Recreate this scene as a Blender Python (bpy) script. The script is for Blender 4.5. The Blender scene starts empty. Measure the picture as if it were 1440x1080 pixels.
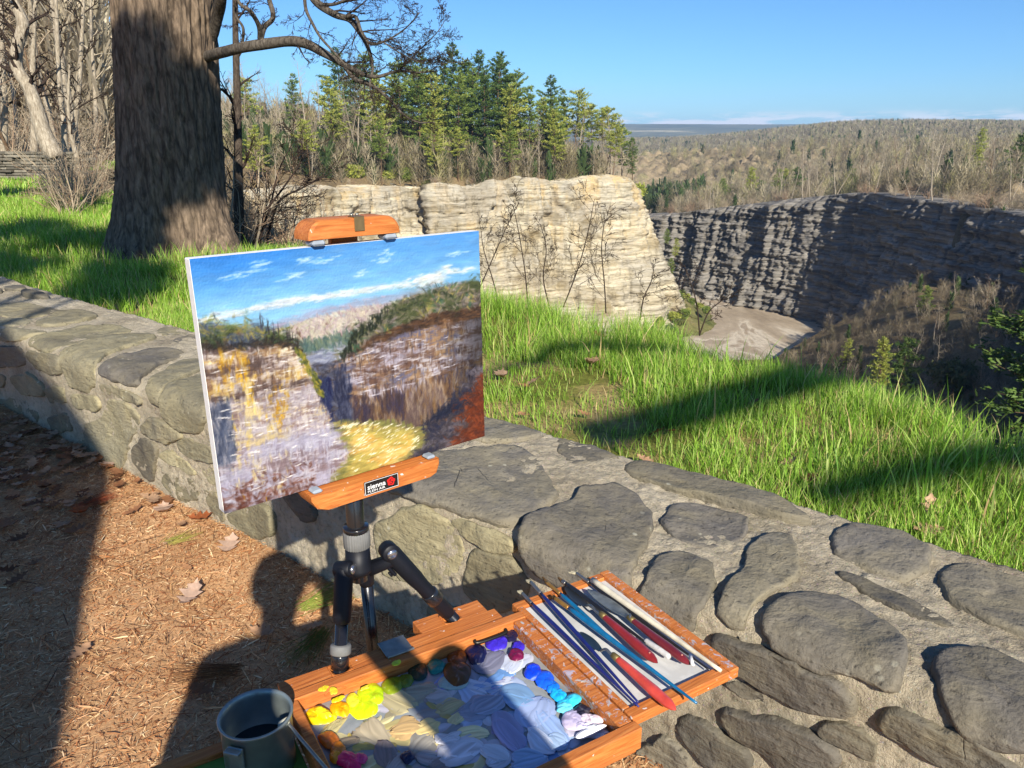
import bpy, math, random
import numpy as np
from mathutils import Vector, Matrix

rnd = random.Random(7)
RG = np.random.default_rng(7)
scene = bpy.context.scene
COL = scene.collection
A3 = lambda *a: np.array(a, dtype=float)

# ------------------------------------------------------------------ camera model (used to turn measured directions into places)
FPX, PITCH, CAM = 1090.0, math.radians(17.8), A3(0, 0, 1.5)
FW = A3(0, math.cos(PITCH), -math.sin(PITCH)); UPV = A3(0, math.sin(PITCH), math.cos(PITCH))
def ray(x, y): return (x-720)/FPX*A3(1,0,0) + FW + (540-y)/FPX*UPV
def at_z(x, y, z): r = ray(x, y); return CAM + r*((z-1.5)/r[2])
def at_y(x, y, Y): r = ray(x, y); return CAM + r*(Y/r[1])
def at_plane(x, y, P0, N): r = ray(x, y); return CAM + r*(((P0-CAM)@N)/(r@N))

# ------------------------------------------------------------------ noise
def _h(i, j, k):
    i = i.astype(np.uint32); j = j.astype(np.uint32); k = k.astype(np.uint32)
    h = i*np.uint32(374761393) + j*np.uint32(668265263) + k*np.uint32(2147483647-1013904223)
    h = (h ^ (h >> np.uint32(13)))*np.uint32(1274126177)
    h = (h ^ (h >> np.uint32(16)))*np.uint32(2246822519)
    h = h ^ (h >> np.uint32(15))
    return h.astype(np.float64)/4294967295.0
def vnoise(x, y=0., z=0.):
    x, y, z = np.broadcast_arrays(np.asarray(x, float), np.asarray(y, float), np.asarray(z, float))
    xi, yi, zi = np.floor(x), np.floor(y), np.floor(z)
    fx, fy, fz = x-xi, y-yi, z-zi
    fx = fx*fx*(3-2*fx); fy = fy*fy*(3-2*fy); fz = fz*fz*(3-2*fz)
    xi = xi.astype(np.int64); yi = yi.astype(np.int64); zi = zi.astype(np.int64)
    def g(a, b, c): return _h(xi+a, yi+b, zi+c)
    x00 = g(0,0,0)*(1-fx)+g(1,0,0)*fx; x10 = g(0,1,0)*(1-fx)+g(1,1,0)*fx
    x01 = g(0,0,1)*(1-fx)+g(1,0,1)*fx; x11 = g(0,1,1)*(1-fx)+g(1,1,1)*fx
    return ((x00*(1-fy)+x10*fy)*(1-fz)+(x01*(1-fy)+x11*fy)*fz)*2-1
def fbm(x, y=0., z=0., o=4, g=.5):
    s = 0; a = 1; t = 0
    x = np.asarray(x, float); y = np.asarray(y, float); z = np.asarray(z, float)
    for i in range(o):
        s = s + a*vnoise(x+17.3*i, y-9.1*i, z+4.7*i); t += a; a *= g; x = x*2.03; y = y*2.03; z = z*2.03
    return s/t
def sst(a, b, x): t = np.clip((x-a)/(b-a), 0, 1); return t*t*(3-2*t)

# ------------------------------------------------------------------ mesh helpers
class MB:
    def __init__(s): s.v = []; s.q = []; s.t = []; s.c = []; s.n = 0; s.sharp = False
    def add(s, v, q=None, t=None, c=None):
        v = np.asarray(v, float).reshape(-1, 3); s.v.append(v)
        if q is not None and len(q): s.q.append(np.asarray(q, np.int64).reshape(-1, 4)+s.n)
        if t is not None and len(t): s.t.append(np.asarray(t, np.int64).reshape(-1, 3)+s.n)
        if c is not None:
            c = np.asarray(c, float)
            if c.ndim == 1: c = np.tile(c, (len(v), 1))
            s.c.append(c)
        s.n += len(v); return s
    def build(s, name, mat, parent=None, smooth=True):
        V = np.concatenate(s.v) if s.v else np.zeros((0, 3))
        Q = np.concatenate(s.q) if s.q else np.zeros((0, 4), np.int64)
        T = np.concatenate(s.t) if s.t else np.zeros((0, 3), np.int64)
        me = bpy.data.meshes.new(name)
        me.vertices.add(len(V)); me.vertices.foreach_set('co', V.astype(np.float32).ravel())
        nl = len(Q)*4+len(T)*3; me.loops.add(nl)
        me.loops.foreach_set('vertex_index', np.concatenate([Q.ravel(), T.ravel()]).astype(np.int32))
        me.polygons.add(len(Q)+len(T))
        st = np.concatenate([np.arange(len(Q))*4, len(Q)*4+np.arange(len(T))*3]).astype(np.int32)
        me.polygons.foreach_set('loop_start', st)
        me.update(calc_edges=True); me.validate()
        if smooth: me.polygons.foreach_set('use_smooth', np.ones(len(me.polygons), bool))
        if smooth and s.sharp: me.set_sharp_from_angle(angle=math.radians(32))
        if s.c:
            C = np.concatenate(s.c)
            if C.shape[1] == 3: C = np.concatenate([C, np.ones((len(C), 1))], 1)
            a = me.color_attributes.new('Col', 'FLOAT_COLOR', 'POINT'); a.data.foreach_set('color', C.astype(np.float32).ravel())
        if mat: me.materials.append(mat)
        o = bpy.data.objects.new(name, me); COL.objects.link(o)
        if parent: o.parent = parent
        return o

def gridq(nu, nv, wrap=False):
    i = np.arange(nu if wrap else nu-1); j = np.arange(nv-1)
    I, J = np.meshgrid(i, j, indexing='ij'); I2 = (I+1) % nu
    return np.stack([I*nv+J, I2*nv+J, I2*nv+J+1, I*nv+J+1], -1).reshape(-1, 4)
def norm(v): v = np.asarray(v, float); return v/np.maximum(np.linalg.norm(v, axis=-1, keepdims=True), 1e-9)

def segs(mb, P0, P1, r0, r1, n=3, c=None):
    P0 = np.asarray(P0, float).reshape(-1, 3); P1 = np.asarray(P1, float).reshape(-1, 3); N = len(P0)
    if N == 0: return
    r0 = np.broadcast_to(np.asarray(r0, float), N); r1 = np.broadcast_to(np.asarray(r1, float), N)
    d = norm(P1-P0); ref = np.where(np.abs(d[:, 2:3]) < .9, A3(0,0,1), A3(1,0,0))
    a = norm(np.cross(d, ref)); b = np.cross(d, a)
    th = np.arange(n)*2*math.pi/n
    off = a[:, None, :]*np.cos(th)[None, :, None]+b[:, None, :]*np.sin(th)[None, :, None]
    V = np.concatenate([P0[:, None]+off*r0[:, None, None], P1[:, None]+off*r1[:, None, None]], 1)
    k = np.arange(n); k2 = (k+1) % n
    q = np.stack([k, k2, n+k2, n+k], -1)
    Q = (np.arange(N)[:, None, None]*(2*n)+q[None]).reshape(-1, 4)
    cc = None if c is None else np.repeat(np.broadcast_to(np.asarray(c, float), (N, 3)), 2*n, axis=0)
    mb.add(V.reshape(-1, 3), q=Q, c=cc)

def spline(P, n):
    P = np.asarray(P, float); m = len(P)
    if m < 3:
        t = np.linspace(0, 1, n)[:, None]; return P[0]*(1-t)+P[-1]*t
    t = np.linspace(0, m-1-1e-9, n); i = t.astype(int); f = (t-i)[:, None]
    p0 = P[np.maximum(i-1, 0)]; p1 = P[i]; p2 = P[np.minimum(i+1, m-1)]; p3 = P[np.minimum(i+2, m-1)]
    return .5*((2*p1)+(-p0+p2)*f+(2*p0-5*p1+4*p2-p3)*f**2+(-p0+3*p1-3*p2+p3)*f**3)

def frames(P):
    T = norm(np.gradient(P, axis=0)); a = np.zeros_like(P)
    ref = A3(0,0,1) if abs(T[0][2]) < .9 else A3(1,0,0)
    x = norm(np.cross(T[0], ref))
    for i in range(len(P)):
        x = norm(x-T[i]*(x@T[i])); a[i] = x
    return T, a, np.cross(T, a)
def tube(mb, P, R, n=8, cap=True, c=None, disp=None):
    P = np.asarray(P, float); R = np.broadcast_to(np.asarray(R, float), len(P)).copy()
    if cap:
        P = np.concatenate([P[:1], P, P[-1:]]); R = np.concatenate([[R[0]*.02], R, [R[-1]*.02]])
        T, a, b = frames(P[1:-1]); T = np.concatenate([T[:1], T, T[-1:]]); a = np.concatenate([a[:1], a, a[-1:]]); b = np.concatenate([b[:1], b, b[-1:]])
    else: T, a, b = frames(P)
    th = np.arange(n)*2*math.pi/n
    off = a[:, None]*np.cos(th)[None, :, None]+b[:, None]*np.sin(th)[None, :, None]
    V = P[:, None]+off*R[:, None, None]
    if disp is not None: V = V+off*disp(V)[..., None]
    m = len(P)
    V = V.transpose(1, 0, 2).reshape(-1, 3)
    mb.add(V, q=gridq(n, m, True)[:, ::-1], c=c)
def lathe(mb, prof, n=32, M=None, c=None):
    prof = np.asarray(prof, float); th = np.arange(n)*2*math.pi/n
    V = np.stack([prof[None, :, 0]*np.cos(th)[:, None], prof[None, :, 0]*np.sin(th)[:, None], np.broadcast_to(prof[None, :, 1], (n, len(prof)))], -1).reshape(-1, 3)
    if M is not None: V = V@M[:3, :3].T+M[:3, 3]
    mb.add(V, q=gridq(n, len(prof), True), c=c)
def box(mb, lo, hi, M=None, bev=.002, c=None):
    """box with chamfered edges, in frame M"""
    lo = np.asarray(lo, float); hi = np.asarray(hi, float); b = min(bev, .45*min(hi-lo))
    vs = []; idx = {}
    for sx in (0, 1):
        for sy in (0, 1):
            for sz in (0, 1):
                cn = A3(hi[0] if sx else lo[0], hi[1] if sy else lo[1], hi[2] if sz else lo[2])
                inw = A3(-1 if sx else 1, -1 if sy else 1, -1 if sz else 1)*b
                for k in range(3):
                    p = cn+inw; p[k] = cn[k]; idx[(sx, sy, sz, k)] = len(vs); vs.append(p)
    q = []; t = []
    for k in range(3):
        o = [i for i in range(3) if i != k]
        for s in (0, 1):
            r = []
            for (u, v) in ((0,0),(1,0),(1,1),(0,1)):
                s3 = [0,0,0]; s3[k] = s; s3[o[0]] = u; s3[o[1]] = v; r.append(idx[tuple(s3)+(k,)])
            q.append(r if (s == 1) == (k != 1) else r[::-1])
    for k in range(3):
        o = [i for i in range(3) if i != k]
        for u in (0, 1):
            for v in (0, 1):
                a = [0,0,0]; a[o[0]] = u; a[o[1]] = v; bb = list(a); a[k] = 0; bb[k] = 1
                r = [idx[tuple(a)+(o[0],)], idx[tuple(a)+(o[1],)], idx[tuple(bb)+(o[1],)], idx[tuple(bb)+(o[0],)]]
                q.append(r)
    for sx in (0, 1):
        for sy in (0, 1):
            for sz in (0, 1): t.append([idx[(sx, sy, sz, k)] for k in range(3)])
    V = np.array(vs); ctr = (lo+hi)/2
    def fix(fs):
        out = []
        for f in fs:
            nn = np.cross(V[f[1]]-V[f[0]], V[f[2]]-V[f[0]])
            out.append(f if nn@(V[list(f)].mean(0)-ctr) > 0 else f[::-1])
        return out
    q = fix(q); t = fix(t)
    if M is not None: V = V@M[:3, :3].T+M[:3, 3]
    mb.sharp = True; mb.add(V, q=q, t=t, c=c)
def frame(o, x, y, z):
    M = np.eye(4); M[:3, 0] = x; M[:3, 1] = y; M[:3, 2] = z; M[:3, 3] = o; return M
def xf(M, P): return np.asarray(P, float)@M[:3, :3].T+M[:3, 3]
def prism(mb, poly, z0, z1, M=None, bev=.0, c=None):
    """closed 2-D outline (convex-ish) extruded in z, with a rounded edge"""
    P = np.asarray(poly, float); n = len(P); ce = P.mean(0)
    rings = [(1-.0, z0)]
    V = []
    def ring(sc, z): V.append(np.concatenate([ce+(P-ce)*sc, np.full((n, 1), z)], 1))
    R = np.mean(np.linalg.norm(P-ce, axis=1)); k = 1-bev/R
    ring(.001, z0); ring(k, z0); ring(1, z0+bev); ring(1, z1-bev); ring(k, z1); ring(.001, z1)
    V = np.stack(V, 1).reshape(-1, 3)
    if M is not None: V = xf(M, V)
    mb.sharp = True; mb.add(V, q=gridq(n, 6, True), c=c)

# ------------------------------------------------------------------ objects: names, labels, groups
def tag(o, label=None, cat=None, group=None, kind=None):
    if label: o['label'] = label
    if cat: o['category'] = cat
    if group: o['group'] = group
    if kind: o['kind'] = kind
    return o
def empty(name, loc, label, cat, group=None):
    o = bpy.data.objects.new(name, None); COL.objects.link(o); o.location = tuple(loc); o.empty_display_size = .1
    return tag(o, label, cat, group)
def copy_tree(root, kids, loc, rz=0, sc=1.0, label=None, group=None):
    r = root.copy(); COL.objects.link(r); r.location = tuple(loc); r.rotation_euler = (0, 0, rz)
    r.scale = (sc, sc, sc) if not hasattr(sc, '__len__') else sc
    if label: r['label'] = label
    if group: r['group'] = group
    for k in kids:
        c = k.copy(); COL.objects.link(c); c.parent = r
    return r

# ------------------------------------------------------------------ materials
def srgb(*c):
    c = np.asarray(c, float)/255.; return np.where(c <= .04045, c/12.92, ((c+.055)/1.055)**2.4)
class NM:
    def __init__(s, name):
        s.m = bpy.data.materials.new(name); s.m.use_nodes = True; s.nt = s.m.node_tree; s.b = s.nt.nodes['Principled BSDF']; s.out = s.nt.nodes['Material Output']
    def n(s, t, **k):
        x = s.nt.nodes.new(t)
        for a, b in k.items(): setattr(x, a, b)
        return x
    def l(s, a, b): s.nt.links.new(a, b)
    def val(s, sock, v):
        if hasattr(v, 'node'): s.l(v, sock)
        else: sock.default_value = v
    def tc(s, kind='Object'): return s.n('ShaderNodeTexCoord').outputs[kind]
    def mp(s, vec, sc=(1,1,1), rot=(0,0,0)):
        m = s.n('ShaderNodeMapping'); s.l(vec, m.inputs[0]); m.inputs['Scale'].default_value = sc; m.inputs['Rotation'].default_value = rot; return m.outputs[0]
    def noise(s, vec, scale, detail=4, rough=.55, dist=0):
        x = s.n('ShaderNodeTexNoise'); s.l(vec, x.inputs['Vector']); x.inputs['Scale'].default_value = scale; x.inputs['Detail'].default_value = detail; x.inputs['Roughness'].default_value = rough; x.inputs['Distortion'].default_value = dist; return x.outputs[0]
    def voro(s, vec, scale, feat='F1', out='Distance', rnd_=1):
        x = s.n('ShaderNodeTexVoronoi', feature=feat); s.l(vec, x.inputs['Vector']); x.inputs['Scale'].default_value = scale; x.inputs['Randomness'].default_value = rnd_; return x.outputs[out]
    def ramp(s, f, stops, interp='LINEAR'):
        x = s.n('ShaderNodeValToRGB'); x.color_ramp.interpolation = interp; e = x.color_ramp.elements
        while len(e) < len(stops): e.new(.5)
        for i, (p, c) in enumerate(stops):
            e[i].position = p
            if not hasattr(c, '__len__'): c = (c, c, c)
            e[i].color = (*c[:3], 1)
        s.l(f, x.inputs[0]); return x.outputs[0]
    def mix(s, f, a, b, mode='MIX'):
        x = s.n('ShaderNodeMix', data_type='RGBA', blend_type=mode); s.val(x.inputs[0], f)
        for k, v in ((6, a), (7, b)):
            if hasattr(v, 'node'): s.l(v, x.inputs[k])
            else: x.inputs[k].default_value = (*v[:3], 1)
        return x.outputs[2]
    def math(s, op, a, b=0., c=None):
        x = s.n('ShaderNodeMath', operation=op); s.val(x.inputs[0], a); s.val(x.inputs[1], b)
        if c is not None: s.val(x.inputs[2], c)
        return x.outputs[0]
    def attr(s, name='Col'): return s.n('ShaderNodeAttribute', attribute_name=name).outputs['Color']
    def rand(s): return s.n('ShaderNodeObjectInfo').outputs['Random']
    def bump(s, h, strength=.5, dist=.01, nrm=None):
        x = s.n('ShaderNodeBump'); x.inputs['Strength'].default_value = strength; x.inputs['Distance'].default_value = dist; s.l(h, x.inputs['Height'])
        if nrm is not None: s.l(nrm, x.inputs['Normal'])
        return x.outputs[0]
    def fin(s, col=None, rough=.8, spec=.3, metal=0., nrm=None, coat=0., trans=None):
        b = s.b
        if col is not None:
            if hasattr(col, 'node'): s.l(col, b.inputs['Base Color'])
            else: b.inputs['Base Color'].default_value = (*col[:3], 1)
        s.val(b.inputs['Roughness'], rough); b.inputs['Specular IOR Level'].default_value = spec; s.val(b.inputs['Metallic'], metal)
        b.inputs['Coat Weight'].default_value = coat; b.inputs['Coat Roughness'].default_value = .15
        if nrm is not None: s.l(nrm, b.inputs['Normal'])
        if trans is not None:
            t = s.n('ShaderNodeBsdfTranslucent'); mx = s.n('ShaderNodeMixShader'); mx.inputs[0].default_value = trans
            if hasattr(col, 'node'): s.l(col, t.inputs[0])
            else: t.inputs[0].default_value = (*col[:3], 1)
            s.l(b.outputs[0], mx.inputs[1]); s.l(t.outputs[0], mx.inputs[2]); s.l(mx.outputs[0], s.out.inputs[0])
        return s.m

def m_attr(name, rough=.8, spec=.2, trans=None, nscale=0, coat=0., gain=None):
    m = NM(name); c = m.attr()
    if nscale: c = m.mix(m.ramp(m.noise(m.tc(), nscale, 4), [(.3, .75), (.7, 1.15)]), (0,0,0), c, 'MIX') if False else m.mix(1, c, m.ramp(m.noise(m.tc(), nscale, 5), [(.25, .7), (.75, 1.2)]), 'MULTIPLY')
    return m.fin(c, rough, spec, trans=trans, coat=coat)
def m_plain(name, c, rough=.6, spec=.4, metal=0., nscale=40, amt=.25, bump=.1, coat=0., bd=.002):
    m = NM(name); t = m.tc(); n = m.noise(t, nscale, 5)
    return m.fin(m.mix(1, c, m.ramp(n, [(.25, 1-amt), (.75, 1+amt*.6)]), 'MULTIPLY'), rough, spec, metal, m.bump(n, bump, bd), coat)

def mat_stone(name, cols, tint):
    m = NM(name); t = m.tc('Object'); r = m.rand()
    base = m.ramp(r, [(i/(len(cols)-1), srgb(*c)) for i, c in enumerate(cols)])
    big = m.noise(t, 6, 5, .6, .8); c = m.mix(m.ramp(big, [(.38, 0), (.62, 1)]), base, m.mix(.5, base, srgb(*tint)))
    rr2 = m.n('ShaderNodeMath', operation='FRACT'); m.l(m.math('MULTIPLY', r, 7.31), rr2.inputs[0]); c = m.mix(1, c, m.ramp(rr2.outputs[0], [(0, .78), (1, 1.18)]), 'MULTIPLY')
    st = m.noise(m.mp(t, (3, 3, 14)), 4, 5, .6, 1.2); c = m.mix(1, c, m.ramp(st, [(.3, .72), (.7, 1.12)]), 'MULTIPLY')
    dk = m.noise(t, 2.6, 3, .5); c = m.mix(m.ramp(dk, [(.52, 0), (.75, .55)]), c, srgb(62,58,54))
    pits = m.noise(t, 75, 4, .65); c = m.mix(m.ramp(pits, [(.30, .75), (.42, 0)]), c, srgb(50,46,40))
    lich = m.voro(m.mp(t), 26); ln = m.noise(t, 5, 3); lm = m.math('MULTIPLY', m.ramp(lich, [(.12, 1), (.22, 0)]), m.ramp(ln, [(.56, 0), (.66, .7)]))
    c = m.mix(lm, c, srgb(186,182,160))
    ck = m.voro(m.mp(t, (1, 1, 1.4)), 7.5, 'DISTANCE_TO_EDGE'); cn = m.noise(t, 3.3, 2); ckm = m.math('MULTIPLY', m.ramp(ck, [(0, 1), (.012, 0)]), m.ramp(cn, [(.60, 0), (.66, .8)])); c = m.mix(m.math('MULTIPLY', ckm, .6), c, srgb(52,46,40))
    h = m.math('ADD', m.math('MULTIPLY', pits, .35), m.math('ADD', m.math('MULTIPLY', m.noise(t, 22, 6, .6), .7), m.math('MULTIPLY', st, .5)))
    return m.fin(c, m.ramp(big, [(0, .7), (1, .9)]), .3, nrm=m.bump(m.math('SUBTRACT', h, m.math('MULTIPLY', ckm, .5)), .8, .014))
def mat_mortar():
    m = NM('mortar'); t = m.tc('Object'); g = m.voro(t, 120); n = m.noise(t, 46, 7, .75); b = m.noise(t, 5, 4)
    c = m.ramp(b, [(.3, srgb(160,148,126)), (.5, srgb(186,174,149)), (.7, srgb(202,190,165))]); c = m.mix(m.ramp(m.noise(t, 2.2, 5, .65), [(.54, 0), (.70, .5)]), c, srgb(124,116,96))
    c = m.mix(1, c, m.ramp(n, [(.30, .45), (.48, .95), (.7, 1.12)]), 'MULTIPLY')
    gc = m.voro(t, 120, out='Color'); c = m.mix(m.ramp(g, [(.05, .3), (.35, 0)]), c, m.mix(.5, gc, srgb(150,140,125)))
    h = m.math('ADD', m.math('MULTIPLY', n, 1.), m.math('MULTIPLY', m.noise(t, 240, 3, .7), .5))
    return m.fin(c, .95, .15, nrm=m.bump(h, 1.0, .014))
def mat_bark(name, a, b, sc=1.0):
    m = NM(name); t = m.tc('Object'); s = m.mp(t, (9*sc, 9*sc, 2.4*sc)); n0 = m.noise(s, 2.0, 6, .65, .7); v0 = m.voro(m.mp(t, (13*sc, 13*sc, 2.6*sc)), 1.0, 'DISTANCE_TO_EDGE'); n = m.math('MULTIPLY', n0, m.ramp(v0, [(.0, .74), (.16, 1.0)]))
    f = m.noise(m.mp(t, (40*sc, 40*sc, 9*sc)), 1.5, 4, .6)
    c = m.ramp(n, [(.3, a), (.7, b)]); c = m.mix(1, c, m.ramp(f, [(.25, .65), (.75, 1.2)]), 'MULTIPLY')
    return m.fin(c, .95, .1, nrm=m.bump(m.math('ADD', n, m.math('MULTIPLY', f, .5)), .8, .02/sc))
def mat_wood(name='orange_wood', paint=0.0):
    m = NM(name); t = m.tc('Object')
    gv = m.mp(t, (1, 1, 1), (0, 0, -.61)); w = m.noise(m.mp(gv, (7, 150, 150)), 1.6, 6, .65, .5); fl = m.noise(m.mp(gv, (6, 30, 30)), 1.2, 3)
    c = m.ramp(w, [(.28, srgb(146,78,34)), (.45, srgb(184,106,48)), (.6, srgb(200,124,62)), (.75, srgb(214,144,80))])
    c = m.mix(m.ramp(fl, [(.4, 0), (.75, .35)]), c, srgb(136,72,32))
    sp = m.noise(t, 90, 3, .5, .4); sm = m.ramp(sp, [(.70-.02*paint, 0), (.73-.02*paint, .8)])
    c = m.mix(sm, c, srgb(226,220,212))
    if paint:
        v = m.voro(m.mp(t, (60, 160, 160)), 1.0, out='Color'); pm = m.ramp(m.noise(m.mp(t, (1, 1, 1.6)), 60, 5, .7, 1.4), [(.57-.02*paint, 0), (.61-.02*paint, .9)])
        hsv = m.n('ShaderNodeHueSaturation'); m.l(v, hsv.inputs['Color']); hsv.inputs['Saturation'].default_value = .42; hsv.inputs['Value'].default_value = .62
        c = m.mix(pm, c, m.mix(.6, hsv.outputs[0], srgb(170,168,180)))
    h = m.math('ADD', w, m.math('MULTIPLY', sm, 1.5))
    return m.fin(c, m.ramp(fl, [(.3, .52), (.7, .75)]), .32, nrm=m.bump(h, .35, .003), coat=.04)
def mat_cliff(name, warm, cols):
    m = NM(name); t = m.tc('Object'); geo = m.n('ShaderNodeSeparateXYZ'); m.l(t, geo.inputs[0]); z = geo.outputs[2]
    warp = m.noise(t, .06, 3); zz = m.math('ADD', z, m.math('MULTIPLY', warp, 2.2))
    cb = m.n('ShaderNodeCombineXYZ'); m.l(m.math('MULTIPLY', geo.outputs[0], .05), cb.inputs[0]); m.l(m.math('MULTIPLY', geo.outputs[1], .05), cb.inputs[1]); m.l(zz, cb.inputs[2])
    band = m.noise(cb.outputs[0], .75, 6, .75); fine = m.noise(cb.outputs[0], 3.2, 5, .75)
    c = m.ramp(band, [(.28, cols[0]), (.45, cols[1]), (.58, cols[2]), (.72, cols[3])])
    c = m.mix(1, c, m.ramp(fine, [(.32, .42), (.46, .95), (.7, 1.12)]), 'MULTIPLY')
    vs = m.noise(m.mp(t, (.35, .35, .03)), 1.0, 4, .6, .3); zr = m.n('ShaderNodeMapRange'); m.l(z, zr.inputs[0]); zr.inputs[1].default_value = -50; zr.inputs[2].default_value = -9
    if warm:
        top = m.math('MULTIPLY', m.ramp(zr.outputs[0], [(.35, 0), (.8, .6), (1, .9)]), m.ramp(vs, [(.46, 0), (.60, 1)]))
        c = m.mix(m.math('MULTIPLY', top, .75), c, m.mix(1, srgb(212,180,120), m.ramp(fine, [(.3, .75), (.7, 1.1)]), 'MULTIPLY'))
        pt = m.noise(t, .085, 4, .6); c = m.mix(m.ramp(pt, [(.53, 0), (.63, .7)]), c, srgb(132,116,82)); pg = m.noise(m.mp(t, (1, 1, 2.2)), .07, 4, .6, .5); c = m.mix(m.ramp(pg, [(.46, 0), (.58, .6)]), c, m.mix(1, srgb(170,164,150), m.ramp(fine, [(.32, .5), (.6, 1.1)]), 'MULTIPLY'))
    vd = m.noise(m.mp(t, (.5, .5, .045), ), 1.3, 4, .65); c = m.mix(m.ramp(vd, [(.32, .65), (.45, 0)]), c, srgb(96,86,66))
    return m.fin(c, .95, .1, nrm=m.bump(m.math('ADD', fine, band), 1.0, .5))
def mat_soil(name, stops, sc=1.0, fine=14, bump=.6, bd=.03):
    m = NM(name); t = m.tc('Object'); n = m.noise(t, sc, 5, .6); f = m.noise(t, sc*fine, 5, .7)
    c = m.mix(1, m.ramp(n, stops), m.ramp(f, [(.25, .55), (.75, 1.25)]), 'MULTIPLY')
    return m.fin(c, .95, .1, nrm=m.bump(f, bump, bd))

STONE = mat_stone('grey_fieldstone', [(98,94,86), (116,110,98), (106,101,93), (122,115,98), (94,90,84)], (140,130,102)); STONE2 = mat_stone('olive_fieldstone', [(134,127,101), (150,142,114), (124,118,99), (144,136,111), (114,108,92)], (160,149,112)); MORTAR = mat_mortar()
WOOD = mat_wood(); WOODP = mat_wood('paint_smeared_wood', 1.0)
GRASSM = m_attr('grass_blade', .55, .3, trans=.35)
LEAFM = m_attr('dry_leaf', .8, .15, trans=.12, nscale=60)
CHIPM = m_attr('bark_chip', .85, .15)
NEEDLE = m_attr('pine_needles', .6, .25, trans=.2)
PAINTM = m_attr('oil_paint', .38, .45, coat=.15)
CANVM = m_attr('painted_canvas', .5, .35)
METAL = m_plain('dull_steel', srgb(150,150,142), .38, .5, .85, 60, .25, .1)
BRASS = m_plain('dull_brass', srgb(150,128,90), .45, .5, .8, 60, .3, .1)
RUBBER = m_plain('pale_rubber_pad', srgb(150,160,170), .55, .4)
BLACK = m_plain('black_anodised_metal', (.012,.012,.014), .22, .5, 0, 80, .2, .05, coat=.4)
DBLUE = m_plain('navy_plastic', (.006,.007,.011), .5, .28, 0, 80, .2, .08)
GREY = m_plain('grey_ridged_rubber', srgb(112,112,110), .65, .3)
SILVER = m_plain('polished_metal', srgb(175,175,180), .22, .6, .9, 60, .15, .04)



# ================================================================== SETTING: land form
U2 = A3(.777, -.629); N2 = A3(.629, .777); C0 = 1.43          # direction along the stone wall, its normal, front face offset
def so(x, y): return x*U2[0]+y*U2[1], x*N2[0]+y*N2[1]-C0
def xy(s, o): s = np.asarray(s, float); o = np.asarray(o, float)+C0; return s*U2[0]+o*N2[0], s*U2[1]+o*N2[1]
WALLH, WALLW, FIL = .5, .62, .055
RIM_S = [-60, -50, -38, -30, -22.7, -15, -11, -9.3, -8, -6.5, -5, -3.6, -2, -.3, 1.4, 4, 12]
RIM_O = [60, 40, 18, 11.5, 8.0, 5.4, 4.3, 3.7, 3.55, 3.3, 2.95, 2.75, 2.6, 2.05, 1.6, 1.5, 1.5]
def o_rim(s): return np.interp(s, RIM_S, RIM_O)
# gorge outline (interior is the void), walked from the near rim round the far wall
NEAR = [(150, 118), (130, 102), (95, 82), (62, 46), (50, 20), (60, -9), (14, -7.0), (5, .2), (3.05, 1.75), (2.05, 3.05), (1.0, 4.6), (-.2, 5.7), (-1.7, 7.6), (-3.2, 10.2), (-5, 15), (-14, 38), (-30, 72), (-50, 112), (-61, 150)]  # unseen leading corners set so that high ground shades the right bank
LTOP = [(-66, 146, -8), (-58, 166, -9.3), (-44, 178, -9.2), (-36, 189, -9.8), (-25, 196, -10.6), (-19, 191, -9.6), (-9, 194.5, -9.9), (8, 202, -9.4), (22, 207.5, -8.8), (30.5, 212.5, -8.9), (34, 223, -12), (33, 240, -19), (26, 270, -27), (16, 330, -32)]
LBASE = [(-62, 138), (-54, 157), (-41, 168), (-32, 178), (-22, 184.5), (-16, 181.5), (-6, 185.5), (11, 193.5), (29, 200.5), (45.5, 208), (52, 221), (50.5, 240), (42, 272), (31, 330)]
RTOP = [(50, 430, -38), (48, 335, -32), (50, 300, -27), (56, 280, -25), (66, 268, -22.5), (78, 253, -19.2), (88, 238, -16.3), (95, 220, -13.8), (98, 195, -13.3), (101, 166, -13.5), (107, 140, -14), (150, 120, -14)]
RBASE = [(45, 430), (43, 335), (45, 298), (50, 275), (60, 261), (72, 246), (82, 231), (87, 214), (85, 190), (86, 160), (98, 130), (120, 112)]
POLY = np.array(NEAR+[(a[0], a[1]) for a in LTOP]+[(30, 500)]+[(a[0], a[1]) for a in RTOP]+[], float)
def poly_dist(x, y, P, closed=True):
    x = np.asarray(x, float); y = np.asarray(y, float); d = np.full(x.shape, 1e9); ins = np.zeros(x.shape, bool); n = len(P)
    for i in range(n if closed else n-1):
        ax, ay = P[i]; bx, by = P[(i+1) % n]; ex, ey = bx-ax, by-ay
        t = np.clip(((x-ax)*ex+(y-ay)*ey)/(ex*ex+ey*ey+1e-12), 0, 1)
        d = np.minimum(d, np.hypot(x-ax-t*ex, y-ay-t*ey))
        if closed and ay != by:
            c = ((ay > y) != (by > y)) & (x < (bx-ax)*(y-ay)/(by-ay)+ax); ins ^= c
    return d, ins
def lawn_z(x, y):
    s, o = so(x, y); d = o-o_rim(s)
    z = .40-.03*np.clip(-s-4, 0, 6)+.05*fbm(x*.9, y*.9, 3.1, 3)-.05*sst(.6, 3, o)*(s > -4)
    hollow = sst(0, 1.6, d)*(1.2+.25*np.clip(d, 0, 8))
    steep = np.clip(d, 0, None)*1.15+sst(-.35, .2, d)*.10
    k = sst(-12, -8.5, s)
    return z-(hollow*(1-k)+steep*k)
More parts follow.
